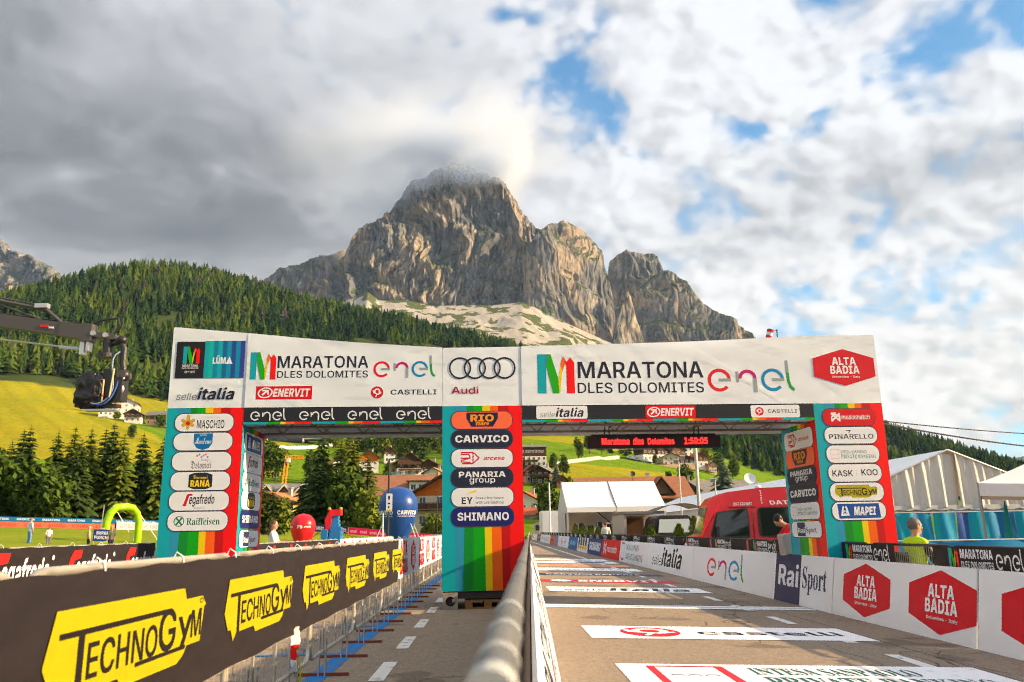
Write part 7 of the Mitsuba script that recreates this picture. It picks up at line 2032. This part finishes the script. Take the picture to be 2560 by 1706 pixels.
def person(label, pos, face, h=1.75, sit=False, lean=0.0, nod=0.0, arms=None, shirt=(200, 20, 30), sleeve=.5, legs=(40, 44, 60), hair='short', hair_c=(.03, .02, .015), group=None, vest=None, slim=1.0, shoes=(30, 30, 34), cap=None, bare=False):
    """A figure in local axes: x forwards, y to its left, z up; face is the heading in degrees."""
    key = thing('person', label, 'person', group)
    s = h / 1.75
    tw = T().translate([float(v) for v in pos]).rotate([0, 0, 1], face).scale(s)
    V = lambda *q: np.array(q, float)  # noqa: E731
    hipz = .50 if sit else .93
    c, q = math.cos(lean), math.sin(lean)
    up = lambda x, y, z: V(x * c + z * q, y, hipz + z * c - x * q)  # noqa: E731
    pel, wai, che, nek = up(0, 0, .0), up(.0, 0, .20), up(.0, 0, .40), up(-.01, 0, .545)
    sh = [up(-.005, .185 * slim, .475), up(-.005, -.185 * slim, .475)]
    nd = lean * .6 + nod
    hc = nek + V(math.sin(nd) * .16 + .02, 0, math.cos(nd) * .16)
    hf = lambda x, y, z: hc + V(x * math.cos(nd) + z * math.sin(nd), y, z * math.cos(nd) - x * math.sin(nd))  # noqa: E731
    if sit:
        kn = [V(.43, .11, .50), V(.43, -.11, .50)]
        an = [V(.42, .12, .08), V(.42, -.12, .08)]
    else:
        kn = [V(.03, .10, .49), V(.02, -.10, .49)]
        an = [V(-.03, .11, .08), V(-.01, -.11, .08)]
    hp = [pel + V(0, .09, -.02), pel + V(0, -.09, -.02)]
    if arms is None:
        arms = [(sh[0] + V(.0, .06, -.28), sh[0] + V(.08, .05, -.52)), (sh[1] + V(.0, -.06, -.28), sh[1] + V(.08, -.05, -.52))]
    else:
        arms = [(V(*a), V(*b)) for a, b in arms]
    tor = lambda k: [M3.batch_hull([ell(pel, V(.115, .165 * slim, .11) * k), ell(wai, V(.105, .145 * slim, .10) * k)]), M3.batch_hull([ell(wai, V(.105, .145 * slim, .10) * k), ell(che, V(.12, .175 * slim, .12) * k)]), M3.batch_hull([ell(che, V(.12, .175 * slim, .12) * k), ball(sh[0], .06 * k), ball(sh[1], .06 * k), ball(nek - (nek - che) * .2, .06 * k)])]  # noqa: E731
    body = tor(.96) + [bone(nek - (nek - che) * .25, .062, hc - V(0, 0, .03), .054)]
    body += [ell(hf(0, 0, .02), V(.095, .076, .115)), bone(hf(.03, 0, -.05), .058, hf(.055, 0, -.085), .035), bone(hf(.085, 0, .02), .012, hf(.112, 0, -.018), .015), ell(hf(.092, 0, -.055), V(.012, .024, .008)), ell(hf(-.005, .078, 0), V(.022, .012, .034)), ell(hf(-.005, -.078, 0), V(.022, .012, .034)), bone(hf(.08, .035, .035), .014, hf(.08, -.035, .035), .014)]
    for i in (0, 1):
        e, w = arms[i]
        body += [bone(sh[i], .052, e, .040), bone(e, .041, w, .027)] + hand(w, e)
        body += [bone(hp[i], .088, kn[i], .058), bone(kn[i], .056, an[i], .038), bone(an[i], .042, an[i] + V(.16, 0, -.045), .032)]
    add(f'{key}__body', fuse(body, .034, 5), 'skin', True, to_world=tw)
    if not bare:
        shp = tor(1.09)
        for i in (0, 1):
            e, w = arms[i]
            end = sh[i] + (e - sh[i]) * min(1, sleeve * 2)
            shp.append(bone(sh[i], .066, end, .056))
            if sleeve > .5:
                shp.append(bone(e, .056, e + (w - e) * min(1, (sleeve - .5) * 2), .040))
        m_ = fuse(shp, .035, 4)
        m_.vertices += .010 * (meshkit.fbm(m_.vertices * 14 + 3, 3, 5)[:, None] - .5) * m_.vertex_normals
        add(f'{key}__shirt', m_, cprint(*shirt), True, to_world=tw)
        if vest:
            vs = fuse(tor(1.2), .035, 4)
            add(f'{key}__vest', vs, cprint(*vest), True, to_world=tw)
    tr = [ell(pel, V(.125, .175 * slim, .12))]
    for i in (0, 1):
        tr += [bone(hp[i], .100, kn[i], .072), bone(kn[i], .070, an[i], .056)]
    add(f'{key}__trousers', fuse(tr, .04, 4), cprint(*legs), True, to_world=tw)
    add(f'{key}__shoes', cat([fuse([bone(an[i] + V(-.03, 0, -.03), .045, an[i] + V(.17, 0, -.045), .040)], .04, 3) for i in (0, 1)]), cprint(*shoes), True, to_world=tw)
    hm = mat(f'hair_{len(scene)}', type='principled', base_color={'type': 'rgb', 'value': list(hair_c)}, roughness=.55, specular=.3)
    if hair == 'cap':
        add(f'{key}__cap', fuse([ell(hf(-.004, 0, .045), V(.104, .088, .10)).trim_by_plane([0, 0, 1], float(hf(0, 0, .045)[2])), M3.batch_hull([ball(hf(.08, .05, .05), .010), ball(hf(.08, -.05, .05), .010), ball(hf(.17, 0, .035), .010)])], .03, 2), cprint(*cap), True, to_world=tw)
    else:
        hr = ell(hf(-.018, 0, .04), V(.096, .086, .105))
        cut = hf(.055, 0, .03)
        hr = hr - M3.batch_hull([ball(hf(.09, .1, .01), .035), ball(hf(.09, -.1, .01), .035), ball(hf(.07, .1, -.1), .05), ball(hf(.07, -.1, -.1), .05), ball(hf(.2, 0, 0), .06)])
        hr = hr - M3.batch_hull([ball(hf(.15, .12, -.12), .05), ball(hf(.15, -.12, -.12), .05), ball(hf(.03, .12, -.02), .03), ball(hf(.03, -.12, -.02), .03), ball(hf(.0, .12, -.12), .04), ball(hf(.0, -.12, -.12), .04)])
        hp_ = [hr]
        if hair == 'long':
            hp_ += [bone(hf(-.07, .03, .0), .075, hf(-.10, .02, -.22), .065), bone(hf(-.10, .02, -.22), .065, hf(-.10, .0, -.46), .030), bone(hf(-.06, -.04, .0), .06, hf(-.09, -.05, -.24), .05), bone(hf(-.01, .07, .01), .03, hf(-.03, .075, -.18), .022)]
        m_ = fuse(hp_, .03, 2)
        m_.vertices += .010 * (meshkit.fbm(m_.vertices * [30, 30, 7], 3, 5)[:, None] - .5) * m_.vertex_normals
        add(f'{key}__hair', m_, hm, True, to_world=tw)
    for i in (-1, 1):
        add(f'{key}__eye', cat([blob(1, (.007, .009, .006), hf(.088, .034 * i, .018))]), 'black_coat', True, to_world=tw)
    return key


person('man in a red t-shirt bending over the black barriers before the red van', (6.62, 17.9, -.17), 176, 1.80, lean=.75, nod=.45, arms=[((.56, .22, 1.06), (.66, .16, .84)), ((.52, -.24, 1.02), (.64, -.18, .84))], shirt=(226, 14, 30), sleeve=.42, legs=(30, 32, 46), hair_c=(.02, .015, .012))
person('grey haired man in a yellow safety vest sitting right of the striped tower', (6.28, 12.55, -.08), 8, 1.78, sit=True, lean=.06, arms=[((.16, .24, .72), (.36, .16, .62)), ((.14, -.25, .72), (.36, -.16, .62))], shirt=(16, 16, 20), sleeve=.95, legs=(30, 34, 50), hair_c=(.12, .112, .108), vest=(206, 238, 20))
ck = thing('chair', 'dark folding chair under the man in the yellow vest', 'chair')
add(f'{ck}__seat', bx(.42, .42, .04, (6.30, 12.55, .24)), 'black_coat')
add(f'{ck}__backrest', bx(.04, .42, .4, (6.07, 12.55, .58), ry=-.12), 'black_coat')
for a in (-.19, .19):
    for b in (-.19, .19):
        add(f'{ck}__leg', tube([(6.30 + a, 12.55 + b, .23), (6.30 + a * 1.15, 12.55 + b, -.17)], .013, 6), 'aluminium')
person('woman with long brown hair and white top behind the left barriers', (-5.98, 22.7, -.12), 4, 1.66, arms=[((.10, .20, 1.16), (.30, .14, 1.18)), ((.08, -.22, 1.14), (.30, -.14, 1.16))], shirt=(232, 234, 240), sleeve=.45, legs=(70, 84, 120), hair='long', hair_c=(.11, .05, .022), slim=.84)
person('person in a white shirt seen from behind before the open marquee', (6.35, 48.5, -.17), 80, 1.72, shirt=(236, 232, 228), hair_c=(.12, .05, .03))
person('bare chested person leaning forward on the barriers before the marquee', (7.2, 48.0, -.17), 262, 1.74, lean=.5, arms=[((.42, .26, 1.08), (.52, .10, .96)), ((.42, -.26, 1.08), (.52, -.10, .96))], bare=True, hair_c=(.03, .025, .02))
person('person with a white cap and black shirt left of the dark trailer', (7.55, 46.5, -.17), 230, 1.70, hair='cap', cap=(236, 238, 240), shirt=(20, 22, 30))
person('person in a white and pale blue top standing on the field by the left banner', (-30.2, 55, gz(-30.2, 55) - .1), 60, 1.70, shirt=(206, 222, 240), legs=(110, 150, 205), hair_c=(.2, .13, .07))
person('red haired child in white beside the person on the left field', (-28.7, 54.5, gz(-28.7, 54.5) - .1), 120, 1.22, shirt=(238, 238, 244), legs=(120, 110, 150), hair_c=(.30, .09, .03))
person('person in a pale straw hat left of the lime green arch', (-24.0, 50, gz(-24, 50) - .2), 30, 1.55, hair='cap', cap=(214, 186, 140), shirt=(190, 170, 130))
person('second person in a pale straw hat nearer the lime green arch', (-22.9, 50.5, gz(-22.9, 50.5) - .2), 150, 1.62, hair='cap', cap=(206, 176, 130), shirt=(90, 90, 80))

# ---------------------------------------------------------------- cloud caught on the summit
NX_, NY_, NZ_ = 144, 48, 72
bmin, bmax = np.array([-900.0, 2200.0, 1000.0]), np.array([640.0, 3000.0, 1490.0])
zz_, yy_, xx_ = np.meshgrid(np.linspace(0, 1, NZ_), np.linspace(0, 1, NY_), np.linspace(0, 1, NX_), indexing='ij')
P_ = np.stack([bmin[0] + xx_ * (bmax[0] - bmin[0]), bmin[1] + yy_ * (bmax[1] - bmin[1]), bmin[2] + zz_ * (bmax[2] - bmin[2])], -1)
nz_ = meshkit.fbm(P_ / 120, 5, 91)
base = 1120 + 26 * nstep(-120, 60, P_[..., 0]) - 45 * nstep(-170, -330, P_[..., 0]) + 130 * nstep(30, 190, P_[..., 0])
den = nstep(0.0, 1.0, (P_[..., 2] - base + 190 * (nz_ - .5)) / 90)
edge = np.exp(-((P_[..., 0] + 110) / 300) ** 2) * np.exp(-(np.maximum(0, P_[..., 2] - 1150) / 120) ** 1.5) * nstep(0, .22, yy_) * nstep(1, .8, yy_) * nstep(0, .1, xx_) * nstep(1, .9, xx_) * nstep(1, .7, zz_)
den = np.clip(den * edge * (3.0 * nz_ - .75), 0, 1.2)
size = (bmax - bmin)
scene['summit_vapour'] = {'type': 'heterogeneous', 'albedo': {'type': 'rgb', 'value': [.82, .885, .985]}, 'scale': .021,
                          'sigma_t': {'type': 'gridvolume', 'grid': mi.VolumeGrid(den.astype(np.float32)[..., None]), 'filter_type': 'trilinear', 'to_world': T().translate(bmin.tolist()).scale(size.tolist())}}
scene['cloud'] = {'type': 'cube', 'to_world': T().translate(((bmin + bmax) / 2).tolist()).scale((size / 2).tolist()), 'bsdf': {'type': 'null'}, 'exterior': {'type': 'ref', 'id': 'valley_air'}, 'interior': {'type': 'ref', 'id': 'summit_vapour'}}
labels['cloud'] = {'kind': 'stuff', 'label': 'grey cloud wrapped round the top of the highest peak', 'category': 'cloud'}

# ---------------------------------------------------------------- the valley's air
scene['valley_air'] = {'type': 'homogeneous', 'albedo': {'type': 'rgb', 'value': [.95, .95, .95]}, 'sigma_t': {'type': 'rgb', 'value': [1.7e-5, 2.5e-5, 4.0e-5]}}
scene['haze'] = {'type': 'cube', 'to_world': T().translate([1250, 3000, 760]).scale([6350, 4600, 792]), 'bsdf': {'type': 'null'}, 'interior': {'type': 'ref', 'id': 'valley_air'}}
labels['haze'] = {'kind': 'stuff', 'label': 'thin morning haze filling the valley between the camera and the mountains', 'category': 'haze'}
scene['camera']['medium'] = {'type': 'ref', 'id': 'valley_air'}
